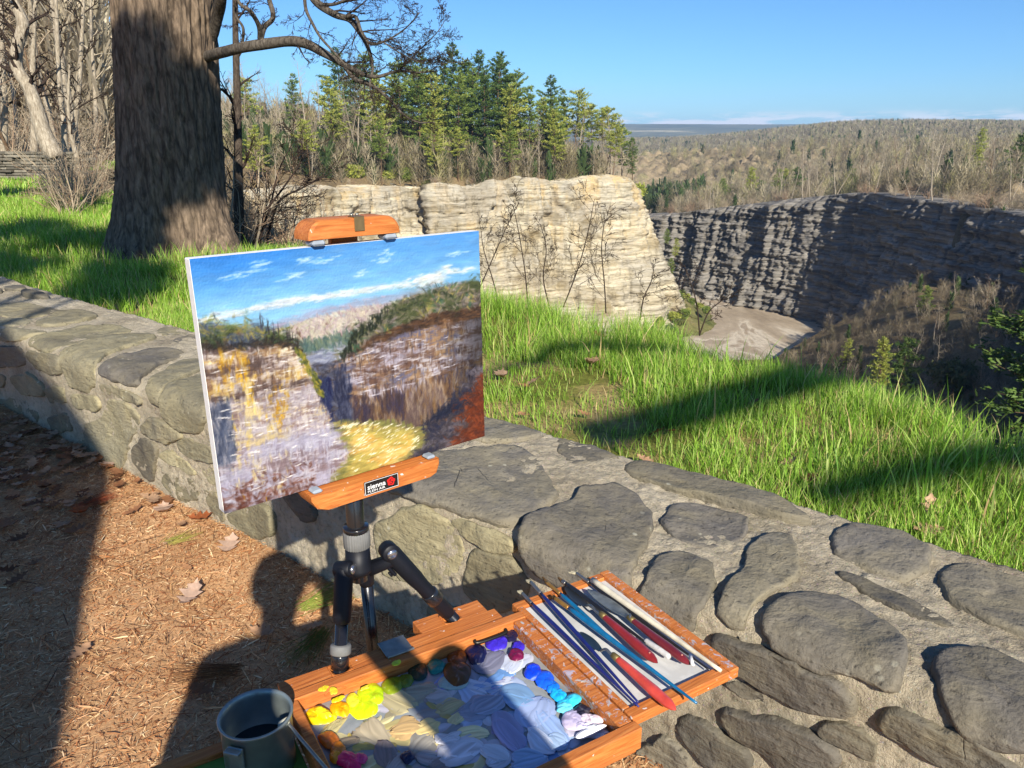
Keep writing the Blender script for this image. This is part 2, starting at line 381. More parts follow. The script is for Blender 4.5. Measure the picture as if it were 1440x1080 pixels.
# plateaux behind the cliffs ----------------------------------------------
def lz(X, Y):
    P = np.array([(a[0], a[1]) for a in LTOP]); d, _ = poly_dist(X, Y, P, False)
    zt = np.interp(X, [-66, -35, -14, 10, 35, 45], [-8, -9.5, -9.8, -9.2, -8.9, -13])
    zt = np.where((Y > 222) & (X > 12), np.minimum(zt, np.interp(Y, [222, 225, 240, 270, 330], [-9, -12, -19, -27, -32])), zt)
    _, ins = poly_dist(X, Y, POLY)
    z = zt+.3+np.where(X > 15, .05, .16)*np.clip(d-3, 0, 70)*sst(48, 5, X)+1.2*fbm(X*.08, Y*.08, 4, 4)*sst(1, 8, d)
    return np.where(ins, zt-.6-1.2*d, z-1.3*(1-sst(2.2, 6.0, d)))
def rz(X, Y):
    P = np.array([(a[0], a[1]) for a in RTOP]); d, _ = poly_dist(X, Y, P, False)
    zt = np.interp(Y, [120, 140, 166, 195, 220, 238, 253, 268, 280, 300, 335, 420], [-14, -14, -13.5, -13.3, -13.8, -16.3, -19.2, -22.5, -25, -27, -32, -38])
    _, ins = poly_dist(X, Y, POLY)
    w = sst(0, 160, d); z = zt*(1-w)+(-13)*w+.025*np.clip(d-60, 0, 300)+2.0*fbm(X*.03, Y*.03, 6, 4)*sst(2, 30, d)+3.6*sst(9, 26, d)*np.abs(fbm(X*.16, Y*.16, 8, 3))*2
    return np.where(ins, zt-.6-1.2*d, z+.3-1.3*(1-sst(2.2, 6.0, d)))
def land_z(x, y):
    """everything on our side of the gorge"""
    x = np.asarray(x, float); y = np.asarray(y, float); s, o = so(x, y)
    z = lawn_z(x, y)
    d, ins = poly_dist(x, y, POLY)
    hill = -1.2+.20*np.clip(d-10, 0, 60)+1.0*fbm(x*.05, y*.05, 9, 4); w2 = sst(110, 150, y); hill = hill*(1-w2)+(lz(x, y)-.8)*w2
    w = sst(14, 30, np.hypot(x, y))*(x < 2); z = np.where(o > .3, z*(1-w)+np.maximum(hill, -12)*w, z)
    bank = np.where(x > 30, -49+np.clip((x-48)*.64+(118-y)*.15, 0, 60), -60)+1.2*fbm(x*.06, y*.06, 2, 4); bank = np.minimum(bank, -30+2*fbm(x*.03, y*.03, 5, 3))
    dn, _ = poly_dist(x, y, np.array(NEAR, float), False)
    gz = np.maximum(.2-np.minimum(1.25*dn*(1+.25*fbm(x*.12, y*.12, 1, 4)), 52), bank)
    far = np.hypot(x, y) > 7
    out = np.where(ins & far, np.minimum(gz, z), z)
    out = np.where((x > 14) & ~ins, np.minimum(.3, -1+2*fbm(x*.04, y*.04, 4, 3)), out)
    wr = sst(100, 118, y)*(x > 60); out = np.where(~ins & (x > 60), out*(1-wr)+(rz(x, y)-.7)*wr, out)
    return out

# near turf ---------------------------------------------------------------
def sheet(name, xs, ys, zf, mat, keep=None, kind='structure', colf=None):
    X, Y = np.meshgrid(xs, ys, indexing='ij'); Z = zf(X, Y)
    q = gridq(len(xs), len(ys))
    if keep is not None:
        k = keep(X, Y).ravel(); q = q[k[q].all(1)]
    mb = MB(); mb.add(np.stack([X, Y, Z], -1).reshape(-1, 3), q=q)
    return tag(mb.build(name, mat), kind=kind)
TURF = mat_soil('turf_soil', [(.3, srgb(84,98,38)), (.48, srgb(122,124,56)), (.58, srgb(168,146,96)), (.8, srgb(186,160,118))], 1.6, 18, .8, .03)
FLOOR = mat_soil('forest_floor', [(.3, srgb(104,90,66)), (.55, srgb(134,116,86)), (.8, srgb(96,96,60))], .25, 12, .9, .15)
MULCH = mat_soil('mulch_soil', [(.3, srgb(176,134,94)), (.7, srgb(208,166,122))], 3, 40, .35, .012)
sheet('lawn', np.arange(-14, 8.01, .16), np.arange(-2.5, 20.01, .16), lawn_z, TURF, keep=lambda X, Y: (so(X, Y)[1] > .45) & (so(X, Y)[1] < o_rim(so(X, Y)[0])+3.2) & (so(X, Y)[0] > -30))
def mz(X, Y): return .012*fbm(X*3, Y*3, 0, 4)+.02*sst(.35, .0, -so(X, Y)[1])
sheet('mulch_ground', np.arange(-9, 6.01, .06), np.arange(-5, 9.01, .06), mz, MULCH, keep=lambda X, Y: so(X, Y)[1] < .35)
sheet('ground', np.arange(-60, 31, 3.), np.arange(-60, 40, 3.), lambda X, Y: np.full_like(X, -.06), MULCH, keep=lambda X, Y: so(X, Y)[1] < -2.2)
def hz(X, Y):
    z = land_z(X, Y); s, o = so(X, Y)
    near = (X > -13.4) & (X < 7.4) & (Y < 19.4) & (o < o_rim(s)+2.6)
    return z-.35*near
sheet('hillside', np.concatenate([np.arange(-150, -40, 3.), np.arange(-40, 40, 1.0), np.arange(40, 161, 2.)]), np.concatenate([np.arange(-60, 0, 2.5), np.arange(0, 50, 1.0), np.arange(50, 178, 2.)]), hz, FLOOR, keep=lambda X, Y: so(X, Y)[1] > .6)

# river bed ----------------------------------------------------------------
def mat_mud():
    m = NM('river_mud'); t = m.tc('Object'); w = m.noise(m.mp(t, (.05, .02, 1), (0, 0, -.25)), 1, 5, .6, 1.5); f = m.noise(t, .5, 5, .65)
    c = m.ramp(w, [(.3, srgb(148,132,110)), (.48, srgb(176,160,136)), (.54, srgb(206,194,172)), (.58, srgb(160,143,120)), (.68, srgb(184,168,144))])
    return m.fin(m.mix(1, c, m.ramp(f, [(.3, .8), (.7, 1.1)]), 'MULTIPLY'), .45, .4, nrm=m.bump(f, .4, .2))
sheet('river', np.arange(-80, 141, 6.), np.arange(20, 700, 10.), lambda X, Y: -50+.25*fbm(X*.05, Y*.05, 0, 3), mat_mud())

# cliffs -------------------------------------------------------------------
def resample(P, step):
    P = np.asarray(P, float); n0 = 40*len(P); Q = spline(P, n0); d = np.concatenate([[0], np.cumsum(np.linalg.norm(np.diff(Q[:, :2], axis=0), axis=1))])
    n = int(d[-1]/step)+1; s = np.linspace(0, d[-1], n); return np.stack([np.interp(s, d, Q[:, k]) for k in range(Q.shape[1])], 1), s
def cliff(name, top, base, step, rows, mat, zb=-51., prof=1.0, butt=(2.0, 1.0), seed=0., rough=1.0, fade=None, rimn=1.0, saw=None):
    n0 = 40*len(top); Q = spline(np.asarray(top, float), n0); Qb = spline(np.asarray(base, float), n0); dq = np.concatenate([[0], np.cumsum(np.linalg.norm(np.diff(Q[:, :2], axis=0), axis=1))]); n = int(dq[-1]/step)+1; s = np.linspace(0, dq[-1], n); T = np.stack([np.interp(s, dq, Q[:, k]) for k in range(3)], 1); B = np.stack([np.interp(s, dq, Qb[:, k]) for k in range(2)], 1)
    t = norm(np.gradient(T[:, :2], axis=0)); nn = np.stack([t[:, 1], -t[:, 0]], 1)      # outward, towards the void
    if np.mean(np.sum((B-T[:, :2])*nn, 1)) < 0: nn = -nn
    v = np.linspace(0, 1, rows); S, V = np.meshgrid(s, v, indexing='ij')
    topz = T[:, 2]+rimn*fbm(s*.12, seed, 0, 5, .6)
    Z = zb+(topz[:, None]-zb)*V
    k = (1-V)**prof
    X = T[:, None, 0]+(B[:, None, 0]-T[:, None, 0])*k; Y = T[:, None, 1]+(B[:, None, 1]-T[:, None, 1])*k
    bt = fbm(S*.07, Z*.012, seed, 4)*butt[0]+np.abs(fbm(S*.22, Z*.03, seed+5, 4))*butt[1]*2
    if fade: bt = bt*np.interp(s, fade, (1, .22))[:, None]
    if saw: a_, p_, s0_, s1_ = saw; q_ = s[:, None]/p_+.9*fbm(S*.03, Z*.02, 5, 3)+.2; q_ = q_-np.floor(q_); bt = bt*.45+a_*np.minimum(1-q_, q_*5)*(sst(s0_-15, s0_, s)*sst(s1_+12, s1_, s))[:, None]
    zs = Z+.5*fbm(S*.03, Z*.05, seed+3, 3)
    jt = np.abs(vnoise(S*.33+.8*vnoise(S*.05, Z*.06, 3), Z*.03, seed+6)); ledge = fbm(S*.04, zs*1.1, seed+8, 5, .75)*.7+fbm(S*.30, zs*2.6, seed+2, 4, .65)*.45+fbm(S*1.1, zs*2.0, seed+4, 4, .65)*.45-1.5*(1-sst(.0, .10, jt))
    blocks = np.round(fbm(S*.22, zs*.30, seed+11, 3)*4)/4*1.1
    off = (bt+(ledge+blocks)*rough)*sst(0, .05, 1-V)*.9+.5*ledge*rough
    X = X+nn[:, None, 0]*off; Y = Y+nn[:, None, 1]*off
    # a cap strip that runs back under the turf on top
    X = np.concatenate([X, X[:, -1:]-nn[:, None, 0]*6], 1); Y = np.concatenate([Y, Y[:, -1:]-nn[:, None, 1]*6], 1); Z = np.concatenate([Z, T[:, 2:3]+.25], 1)
    mb = MB(); mb.add(np.stack([X, Y, Z], -1).reshape(-1, 3), q=gridq(n, rows+1))
    return tag(mb.build(name, mat, smooth=False), kind='structure'), T, nn
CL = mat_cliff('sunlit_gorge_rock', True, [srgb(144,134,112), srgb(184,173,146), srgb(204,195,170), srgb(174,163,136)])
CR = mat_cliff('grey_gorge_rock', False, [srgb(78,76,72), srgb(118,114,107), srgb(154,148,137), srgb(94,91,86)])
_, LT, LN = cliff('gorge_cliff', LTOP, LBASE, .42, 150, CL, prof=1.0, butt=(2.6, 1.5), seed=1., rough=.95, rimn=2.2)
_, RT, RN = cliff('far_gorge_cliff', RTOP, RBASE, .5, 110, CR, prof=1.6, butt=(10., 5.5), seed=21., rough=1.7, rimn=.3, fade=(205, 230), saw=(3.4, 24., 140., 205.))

sheet('cliff_plateau', np.arange(-150, 61, 1.6), np.arange(140, 345, 1.6), lz, FLOOR, keep=lambda X, Y: ~poly_dist(X, Y, POLY)[1] & (poly_dist(X, Y, np.array([(a[0], a[1]) for a in LTOP]), False)[0] > 2.0) & (Y > 150-.2*(X+60)))
WOODF2 = mat_soil('wooded_plateau', [(.3, srgb(124,110,86)), (.5, srgb(150,134,106)), (.75, srgb(120,116,80))], .08, 9, .6, .3)
sheet('far_plateau', np.arange(36, 520, 1.6), np.arange(112, 560, 1.6), rz, WOODF2, keep=lambda X, Y: ~poly_dist(X, Y, POLY)[1] & (poly_dist(X, Y, np.array([(a[0], a[1]) for a in RTOP]), False)[0] > 2.0))
WOODF = mat_soil('wooded_hill', [(.3, srgb(104,96,76)), (.5, srgb(122,114,90)), (.6, srgb(110,106,78)), (.75, srgb(112,112,78))], .03, 9, .6, 1.)
def hillz(X, Y):
    d = np.hypot(X, Y)
    base = np.interp(Y, [300, 430, 600, 800, 1100, 1500, 2000, 2600], [-50, -49, -41, -32, -18, -9, -14, -40])
    right = sst(-.03, .22, (X/np.maximum(Y, 1)-.22))*np.interp(Y, [300, 500, 900, 1500, 2600], [24, 27, 31, 27, 14])
    return base+right+4*fbm(X*.006, Y*.006, 3, 4)*sst(350, 700, Y)+.5*sst(400, 520, Y)*np.abs(fbm(X*.07, Y*.07, 8, 3))*2
sheet('wooded_hills', np.concatenate([np.arange(-400, 0, 20.), np.arange(0, 1400, 5.), np.arange(1400, 2601, 20.)]), np.concatenate([np.arange(340, 1300, 5.), np.arange(1300, 2600, 12.)]), hillz, WOODF, keep=lambda X, Y: ~((X > 48) & (X < 512) & (Y < 552)) )
FARM = mat_soil('distant_hill_fields', [(.35, srgb(90,98,74)), (.56, srgb(118,118,88)), (.64, srgb(178,170,134))], .0016, 8, 0, 1.)
def farz(X, Y): return np.interp(Y, [2500, 3400, 4300, 5200], [-40, 8, 58, 40])+10*fbm(X*.0009, Y*.0009, 2, 4)
sheet('distant_hills', np.arange(-2600, 5200, 60.), np.arange(2500, 5201, 60.), farz, FARM)
# green talus under the nose of the sunlit cliff
TAL = mat_soil('mossy_talus', [(.35, srgb(86,92,50)), (.6, srgb(122,116,74)), (.8, srgb(140,124,92))], .12, 10, .8, .3)
B5 = spline(np.array([(37, 201), (46, 209), (52.5, 222), (51.5, 240), (44, 274), (33, 335)], float), 120); tt = norm(np.gradient(B5, axis=0)); ou = np.stack([tt[:, 1], -tt[:, 0]], 1)
kk = np.linspace(-1.4, 1, 24); PX = B5[:, None]+ou[:, None]*(kk[None, :, None]*9); ZZ = -50.8+4.6*np.clip(1-kk, 0, 2.4)[None]**1.25*sst(.02, .24, np.linspace(0, 1, 120))[:, None]+1.3*fbm(PX[..., 0]*.25, PX[..., 1]*.25, 3, 4)*np.clip(1.2-kk, 0, 1)[None]
mb = MB(); mb.add(np.concatenate([PX, np.broadcast_to(ZZ, PX.shape[:2])[..., None]], -1).reshape(-1, 3), q=gridq(120, 24)); tag(mb.build('talus_slope', TAL), kind='structure')

# ================================================================== STONE WALL
def prof(v):
    """wall section: v runs up the front face, round the edge and back across the top -> offset o, height z, normal"""
    v = np.asarray(v, float); h = WALLH-FIL; arc = FIL*math.pi/2
    th = np.clip((v-h)/FIL, 0, math.pi/2)
    o = np.where(v <= h, 0, np.where(v <= h+arc, FIL-FIL*np.cos(th), FIL+(v-h-arc)))
    z = np.where(v <= h, v, np.where(v <= h+arc, h+FIL*np.sin(th), WALLH))
    return o, z, -np.cos(th), np.sin(th)
VTOP = WALLH-FIL+FIL*math.pi/2+(WALLW-FIL)
vv = np.linspace(-.02, VTOP, 900); _o, _z, _, _ = prof(vv)
def px_sv(x, y):
    r = ray(x, y); ro = r[0]*N2[0]+r[1]*N2[1]; t = (C0+_o)/ro; g = (1.5+t*r[2])-_z
    # first profile point the ray reaches from outside (g changes sign)
    i = np.where((g[:-1] <= 0) != (g[1:] <= 0))[0]
    k = i[0] if len(i) else (len(vv)-1 if g[-1] > 0 else 0)
    tt = t[k]; return (r[0]*tt*U2[0]+r[1]*tt*U2[1], vv[k])
def wall_pt(s, v, h):
    o, z, no, nz = prof(v); o = o+no*h; z = z+nz*h; x, y = xy(s, o); return np.stack([x, y, z], -1)
wall = empty('stone_wall', (0, 0, 0), 'low mortared fieldstone wall running between the mulch path and the grassy rim', 'stone wall')
ss = np.concatenate([np.arange(-9.5, -3, .016), np.arange(-3, 2.4, .0075), np.arange(2.4, 4.5, .03)]); sv = np.linspace(-.05, VTOP, 150); S, V = np.meshgrid(ss, sv, indexing='ij')
H = .006*fbm(S*14, V*14, 0, 4)+.0065*fbm(S*45, V*45, 2, 3)+.003*vnoise(S*120, V*120, 2)+.014*fbm(S*2.2, V*2.2, 5, 3)-.001
M0 = wall_pt(S, V, H); bx, by = xy(ss, np.full_like(ss, WALLW+.02)); back = np.stack([bx, by, np.full_like(bx, .05)], -1)
M0 = np.concatenate([M0, back[:, None]], 1)
mb = MB(); mb.add(M0.reshape(-1, 3), q=gridq(len(ss), 151)); mb.build('mortar', MORTAR, wall)

def chaikin(P, n=2):
    P = np.asarray(P, float)
    for _ in range(n):
        Q = np.roll(P, -1, 0); P = np.stack([.84*P+.16*Q, .16*P+.84*Q], 1).reshape(-1, 2)
    return P
def add_stone(poly, thick=.03, seed=0, mat=None):
    P = np.asarray(poly, float); P = chaikin(P.mean(0)+(P-P.mean(0))*1.055)
    # even resample
    d = np.linalg.norm(np.roll(P, -1, 0)-P, axis=1); L = np.concatenate([[0], np.cumsum(d)]); per = L[-1]
    n = int(np.clip(per/.018, 36, 110)); t = np.linspace(0, per, n, endpoint=False); PP = np.vstack([P, P[:1]])
    P = np.stack([np.interp(t, L, PP[:, 0]), np.interp(t, L, PP[:, 1])], 1)
    area = .5*np.sum(P[:, 0]*np.roll(P[:, 1], -1)-P[:, 1]*np.roll(P[:, 0], -1))
    if area < 0: P = P[::-1]
    c = P.mean(0); P = P+norm(P-c)*(fbm(P[:, 0]*14, P[:, 1]*14, seed, 4)*.020+fbm(P[:, 0]*60, P[:, 1]*60, seed, 3)*.005)[:, None]
    size = math.sqrt(abs(area)); w = min(.009, size*.05)
    rings = [0, .12, .25, .38, .5, .6, .7, .79, .87, .93, .97, 1.0, 1.015, 1.02]
    R = np.mean(np.linalg.norm(P-c, axis=1)); V = []
    for r in rings:
        Q = c+(P-c)*r; dd = (1-r)*R
        if r <= 1: e = min(1, dd/w); h = thick*(1-(1-e)**2.2*.80) if r < 1 else thick*.16
        else: h = thick*.16-(r-1)/.02*.03
        o, z, _, _ = prof(Q[:, 1])
        x, y = xy(Q[:, 0], o)
        nz = fbm(x*6, y*6, z*6+seed, 4)*.014+fbm(x*26, y*26, z*26+seed, 3)*.004+np.round(fbm(x*4, y*4, z*9+seed, 2)*2.5)/2.5*.011
        tl = (fbm(seed*3.1, 1., 0)*.5)*(Q[:, 0]-c[0])*.12+(fbm(seed*2.3, 7., 0)*.5)*(Q[:, 1]-c[1])*.12
        V.append(wall_pt(Q[:, 0], np.clip(Q[:, 1], -.03, VTOP+.02), h+(nz+tl)*(1 if r < .98 else .3)))
    V = np.stack(V, 1)
    mb = MB(); mb.add(V.reshape(-1, 3), q=gridq(n, len(rings), True)); return mb.build('stone', mat or STONE, wall)
def c8(L): return [(560+x/1.636, 560+y/1.636) for x, y in L]
def c5(L): return [(x/2.769, 390+y/2.769) for x, y in L]
TR = [(c8([(-40,180),(95,135),(270,115),(320,140),(345,195),(362,225),(340,240),(250,298),(130,255),(0,215)]), .045),
 (c8([(370,95),(410,90),(470,110),(515,137),(470,140),(400,160),(370,130)]), .025),
 (c8([(525,160),(560,148),(640,165),(760,195),(850,220),(950,285),(900,285),(800,255),(640,215),(545,180)]), .03),
 (c8([(290,315),(310,280),(400,240),(430,210),(500,205),(550,225),(580,265),(575,320),(545,380),(535,440),(400,430),(340,405),(300,350)]), .05),
 (c8([(600,290),(640,245),(700,245),(805,275),(790,320),(740,345),(650,330)]), .014),
 (c8([(735,490),(760,420),(795,400),(800,350),(850,320),(900,325),(920,360),(915,410),(870,440),(820,470),(795,530),(755,515)]), .026),
 (c8([(560,440),(600,365),(660,360),(730,395),(735,430),(690,500),(680,545),(610,510),(560,470)]), .03),
 (c8([(835,520),(850,490),(930,450),(1020,470),(1110,520),(1165,570),(1165,640),(1140,680),(1080,650),(950,610),(880,580),(840,545)]), .05),
 (c8([(1000,310),(1050,295),(1130,310),(1210,350),(1225,380),(1170,420),(1080,390),(1010,360)]), .035),
 (c8([(1000,400),(1060,410),(1200,470),(1285,525),(1200,505),(1080,455)]), .014),
 (c8([(1245,400),(1290,380),(1370,400),(1480,430),(1480,550),(1350,510),(1270,470)]), .03),
 (c8([(1225,610),(1290,585),(1380,600),(1460,640),(1500,800),(1400,815),(1300,770),(1240,690)]), .045),
 (c8([(720,560),(740,545),(800,565),(900,600),(1000,640),(1050,690),(1040,730),(960,720),(850,680),(750,610)]), .035),
 (c8([(740,655),(790,655),(890,690),(880,715),(800,690)]), .014),
 (c8([(745,715),(770,710),(850,735),(950,760),(1020,810),(1000,860),(900,860),(800,790),(750,745)]), .035),
 (c8([(960,750),(1000,740),(1080,770),(1110,790),(1090,830),(1040,800),(980,780)]), .03),
 (c8([(1090,735),(1130,705),(1200,730),(1350,790),(1460,860),(1300,870),(1180,800),(1110,765)]), .035),
 (c8([(640,745),(660,725),(720,745),(800,800),(830,851),(720,851),(660,780)]), .03),
 (c8([(560,800),(620,770),(690,851),(560,880)]), .02),
 (c8([(120,285),(150,275),(260,320),(270,350),(230,355),(170,330)]), .016),
 (c8([(165,345),(250,362),(285,410),(300,460),(220,500),(150,440)]), .022),
 (c8([(-60,300),(0,262),(60,252),(125,290),(148,340),(140,410),(60,430),(-40,400)]), .02),
 (c8([(130,60),(200,48),(270,60),(335,85),(300,100),(230,105),(160,95)]), .025),
 (c5([(245,300),(300,270),(440,235),(560,222),(605,240),(540,265),(420,300),(385,330),(375,400),(345,440),(280,425),(255,370)]), .035),
 (c5([(395,360),(440,320),(600,285),(690,290),(715,305),(620,345),(550,385),(545,415),(480,410),(410,385)]), .03),
 (c5([(585,420),(610,385),(700,330),(780,318),(790,355),(690,405),(640,440),(640,500),(590,490)]), .03),
 (c5([(645,450),(680,415),(790,380),(830,420),(820,540),(770,600),(700,590),(650,550)]), .04),
 (c5([(385,420),(420,410),(530,455),(555,495),(470,475),(400,445)]), .02),
 (c5([(270,450),(380,460),(400,500),(375,525),(290,505)]), .018),
 (c5([(310,580),(400,550),(420,470),(500,500),(545,560),(500,640),(480,740),(420,730),(330,690),(310,640)]), .018),
 (c5([(550,580),(600,545),(680,575),(715,620),(680,645),(610,630),(560,605)]), .03),
 (c5([(515,660),(560,620),(610,650),(615,700),(600,790),(560,780),(520,720)]), .02),
 (c5([(625,690),(660,670),(720,710),(765,760),(740,770),(680,730)]), .018),
 (c5([(630,760),(680,765),(770,800),(770,870),(700,870),(635,800)]), .015),
 (c5([(690,640),(730,620),(825,660),(840,720),(770,710),(710,680)]), .022),
 (c5([(780,745),(830,735),(900,790),(890,830),(820,800)]), .018),
 (c5([(885,930),(950,880),(1060,900),(1070,1000),(1000,1020),(910,960)]), .02),
 (c5([(795,830),(815,825),(850,840),(880,935),(860,945),(820,910)]), .015),
 (c5([(670,250),(740,225),(800,240),(800,265),(700,265)]), .014),
 (c5([(610,210),(650,195),(740,210),(700,225),(640,228)]), .014),
 (c5([(130,180),(240,130),(330,135),(385,155),(300,180),(180,195)]), .02),
 (c5([(0,110),(80,100),(235,125),(150,150),(0,155)]), .02),
 (c5([(110,260),(230,215),(320,195),(430,192),(520,208),(400,235),(290,262),(200,295)]), .02),
 (c5([(-20,168),(90,160),(130,170),(100,192),(-20,200)]), .018),
 (c5([(-30,212),(100,202),(195,222),(100,252),(-30,245)]), .025),
 (c5([(-30,265),(90,268),(105,320),(90,345),(-30,350)]), .03), (c5([(112,282),(220,303),(240,312),(242,378),(150,360),(112,320)]), .03),
 (c5([(40,385),(120,370),(175,430),(168,462),(80,450)]), .025), (c5([(-30,480),(80,470),(155,530),(145,578),(60,572),(-30,540)]), .025),
 (c5([(180,430),(250,420),(265,490),(200,490)]), .022), (c5([(185,545),(260,520),(290,600),(215,600)]), .022), (c5([(-40,370),(25,380),(20,425),(-40,430)]), .022)]
occ = []
for i, (pp, th) in enumerate(TR):
    sv_ = np.array([px_sv(*q) for q in pp]); occ.append(sv_); add_stone(sv_, th*(.42 if i < 12 else .46), i*3.7+1, STONE if i < 19 or i == 22 or i % 7 == 3 else STONE2)
def inside(p, P):
    x, y = p; n = len(P); r = False
    for i in range(n):
        x1, y1 = P[i]; x2, y2 = P[(i+1) % n]
        if (y1 > y) != (y2 > y) and x < (x2-x1)*(y-y1)/(y2-y1)+x1: r = not r
    return r
# the stretches the trace does not cover (behind the easel and past both ends of the view)
made = []; nst = len(TR)
rs = random.Random(11)
for k in range(6000):
    if nst >= 99: break
    s0 = rs.uniform(-7.5, 2.6); v0 = rs.uniform(.06, VTOP-.07); a = rs.uniform(.08, .17); b = rs.uniform(.05, .10)
    if k > 3000: a *= .6; b *= .7
    th = np.arange(10)*2*math.pi/10; rot = rs.uniform(-.3, .3)
    ex = np.cos(th)*a; ey = np.sin(th)*b; jit = np.array([rs.uniform(.8, 1.12) for _ in th])
    P = np.stack([s0+(ex*math.cos(rot)-ey*math.sin(rot))*jit, v0+(ex*math.sin(rot)+ey*math.cos(rot))*jit], 1)
    if P[:, 1].min() < .01 or P[:, 1].max() > VTOP-.01: continue
    ok = True; Pb = P.mean(0)+(P-P.mean(0))*1.18
    for Qp in occ+made:
        if np.min(np.linalg.norm(Qp.mean(0)-P.mean(0))) > .9: continue
        if any(inside(q, Qp) for q in Pb) or any(inside(q, Pb) for q in Qp) or inside(P.mean(0), Qp): ok = False; break
    if ok: made.append(P); add_stone(P, rs.uniform(.014, .026), 200+k*.37, STONE if s0 > -.4 or k % 3 == 0 else STONE2); nst += 1

# ================================================================== GROUND COVER
def slivers(mb, P, L, W, az, tilt, cols, lift=.0):
    d = np.stack([np.cos(az)*np.cos(tilt), np.sin(az)*np.cos(tilt), np.sin(tilt)], 1); sd = np.stack([-np.sin(az), np.cos(az), RG.uniform(-.5, .5, len(az))], 1)
    a = P-d*L[:, None]/2; b = P+d*L[:, None]/2; w = sd*W[:, None]/2; m = P+np.stack([0*L, 0*L, W*.35], 1)
    V = np.stack([a-w*.6, a+w*.5, m+w, b+w*.3, b-w*.6, m-w], 1).reshape(-1, 3)
    N = len(P); q = (np.arange(N)[:, None, None]*6+np.array([[0, 1, 2, 5], [5, 2, 3, 4]])[None]).reshape(-1, 4)
    mb.add(V, q=q, c=np.repeat(cols, 6, 0))
def pick(pal, n, jit=.18):
    pal = np.array(pal); c = pal[RG.integers(0, len(pal), n)]; return np.clip(c*(1+RG.uniform(-jit, jit, (n, 1))+RG.uniform(-.04, .04, (n, 3))), 0, 1)
n = 300000
s = RG.uniform(-5.5, 1.2, n); o = -RG.uniform(0, 1, n)**1.15*3.6+.02; x, y = xy(s, o); z = mz(x, y)+RG.uniform(.0, .014, n)
mb = MB(); big = RG.random(n) < .025
chip_pal = [np.array([1.02, 1.10, 1.12])*c for c in [srgb(214,166,118), srgb(196,144,98), srgb(178,124,82), srgb(156,104,68), srgb(122,78,50), srgb(206,156,112), srgb(170,108,66), srgb(222,186,142), srgb(148,92,58)]]
slivers(mb, np.stack([x, y, z], 1), np.where(big, RG.uniform(.03, .07, n), RG.uniform(.007, .026, n)), np.where(big, RG.uniform(.003, .006, n), RG.uniform(.0010, .0034, n)), RG.uniform(0, 6.28, n), RG.normal(0, .16, n), pick(chip_pal, n))
n = 2600; s = RG.uniform(-5, 1.2, n); o = -RG.uniform(0, 1, n)*3.4-.02; x, y = xy(s, o); slivers(mb, np.stack([x, y, mz(x, y)+RG.uniform(.012, .022, n)], 1), RG.uniform(.05, .13, n), RG.uniform(.0012, .0030, n), RG.uniform(0, 6.28, n), RG.normal(0, .08, n), pick([srgb(120,78,50), srgb(176,116,70), srgb(84,58,42), srgb(214,170,120)], n))
tag(mb.build('bark_mulch', CHIPM, smooth=False), kind='stuff')
LOBES = [(.0, .0), (.10, .04), (.16, .13), (.24, .07), (.36, .22), (.45, .09), (.58, .24), (.68, .10), (.80, .15), (.88, .06), (1.0, .0)]
def oak_leaf(mb, p, size, az, curl, tilt, col):
    up = [(a, b) for a, b in LOBES]; out = []
    for sgn in (1, -1):
        for a, b in up: out.append((a-.5, sgn*b*1.5, curl*((a-.5)**2*1.6+(b*1.5)**2*2.2)))
    V = np.array(out)*size; V = V+np.stack([0*V[:, 0], 0*V[:, 0], RG.normal(0, .02, len(V))*size], 1)
    ct, st = math.cos(tilt), math.sin(tilt); V = np.stack([V[:, 0]*ct-V[:, 2]*st, V[:, 1], V[:, 0]*st+V[:, 2]*ct], 1)
    ca, sa = math.cos(az), math.sin(az); V = np.stack([V[:, 0]*ca-V[:, 1]*sa, V[:, 0]*sa+V[:, 1]*ca, V[:, 2]], 1)+p
    k = len(up); mid = V[:k]*.5+V[k:]*.5; mid[:, 2] -= .03*size
    V = np.concatenate([V, mid]); i = np.arange(k-1)
    mb.add(V, q=np.concatenate([np.stack([i, i+1, 2*k+i+1, 2*k+i], 1), np.stack([k+i+1, k+i, 2*k+i, 2*k+i+1], 1)]), c=col)
mb = MB(); leaf_pal = [srgb(160,118,84), srgb(140,98,68), srgb(176,138,106), srgb(112,76,52), srgb(184,150,120)]
for k in range(430):
    sl = -4.6+abs(rnd.gauss(0, .75)) if k < 410 else rnd.uniform(-4, .6); ol = -.03-abs(rnd.gauss(0, .75)); px_, py_ = xy(sl, ol)
    oak_leaf(mb, A3(px_, py_, float(mz(np.array(px_), np.array(py_)))+.018+rnd.uniform(0, .02)), rnd.uniform(.05, .10), rnd.uniform(0, 6.28), rnd.uniform(.05, .45), rnd.gauss(0, .14), leaf_pal[rnd.randrange(5)]*rnd.uniform(.8, 1.15))
for k in range(60):
    sl = rnd.uniform(-2.5, 2.2); ol = rnd.uniform(.75, 3.0); px_, py_ = xy(sl, ol)
    if ol > o_rim(sl): continue
    oak_leaf(mb, A3(px_, py_, float(lawn_z(np.array(px_), np.array(py_)))+.03), rnd.uniform(.06, .11), rnd.uniform(0, 6.28), rnd.uniform(.1, .9), rnd.gauss(0, .3), leaf_pal[rnd.randrange(5)]*1.15)
tag(mb.build('leaf_litter', LEAFM), kind='stuff')
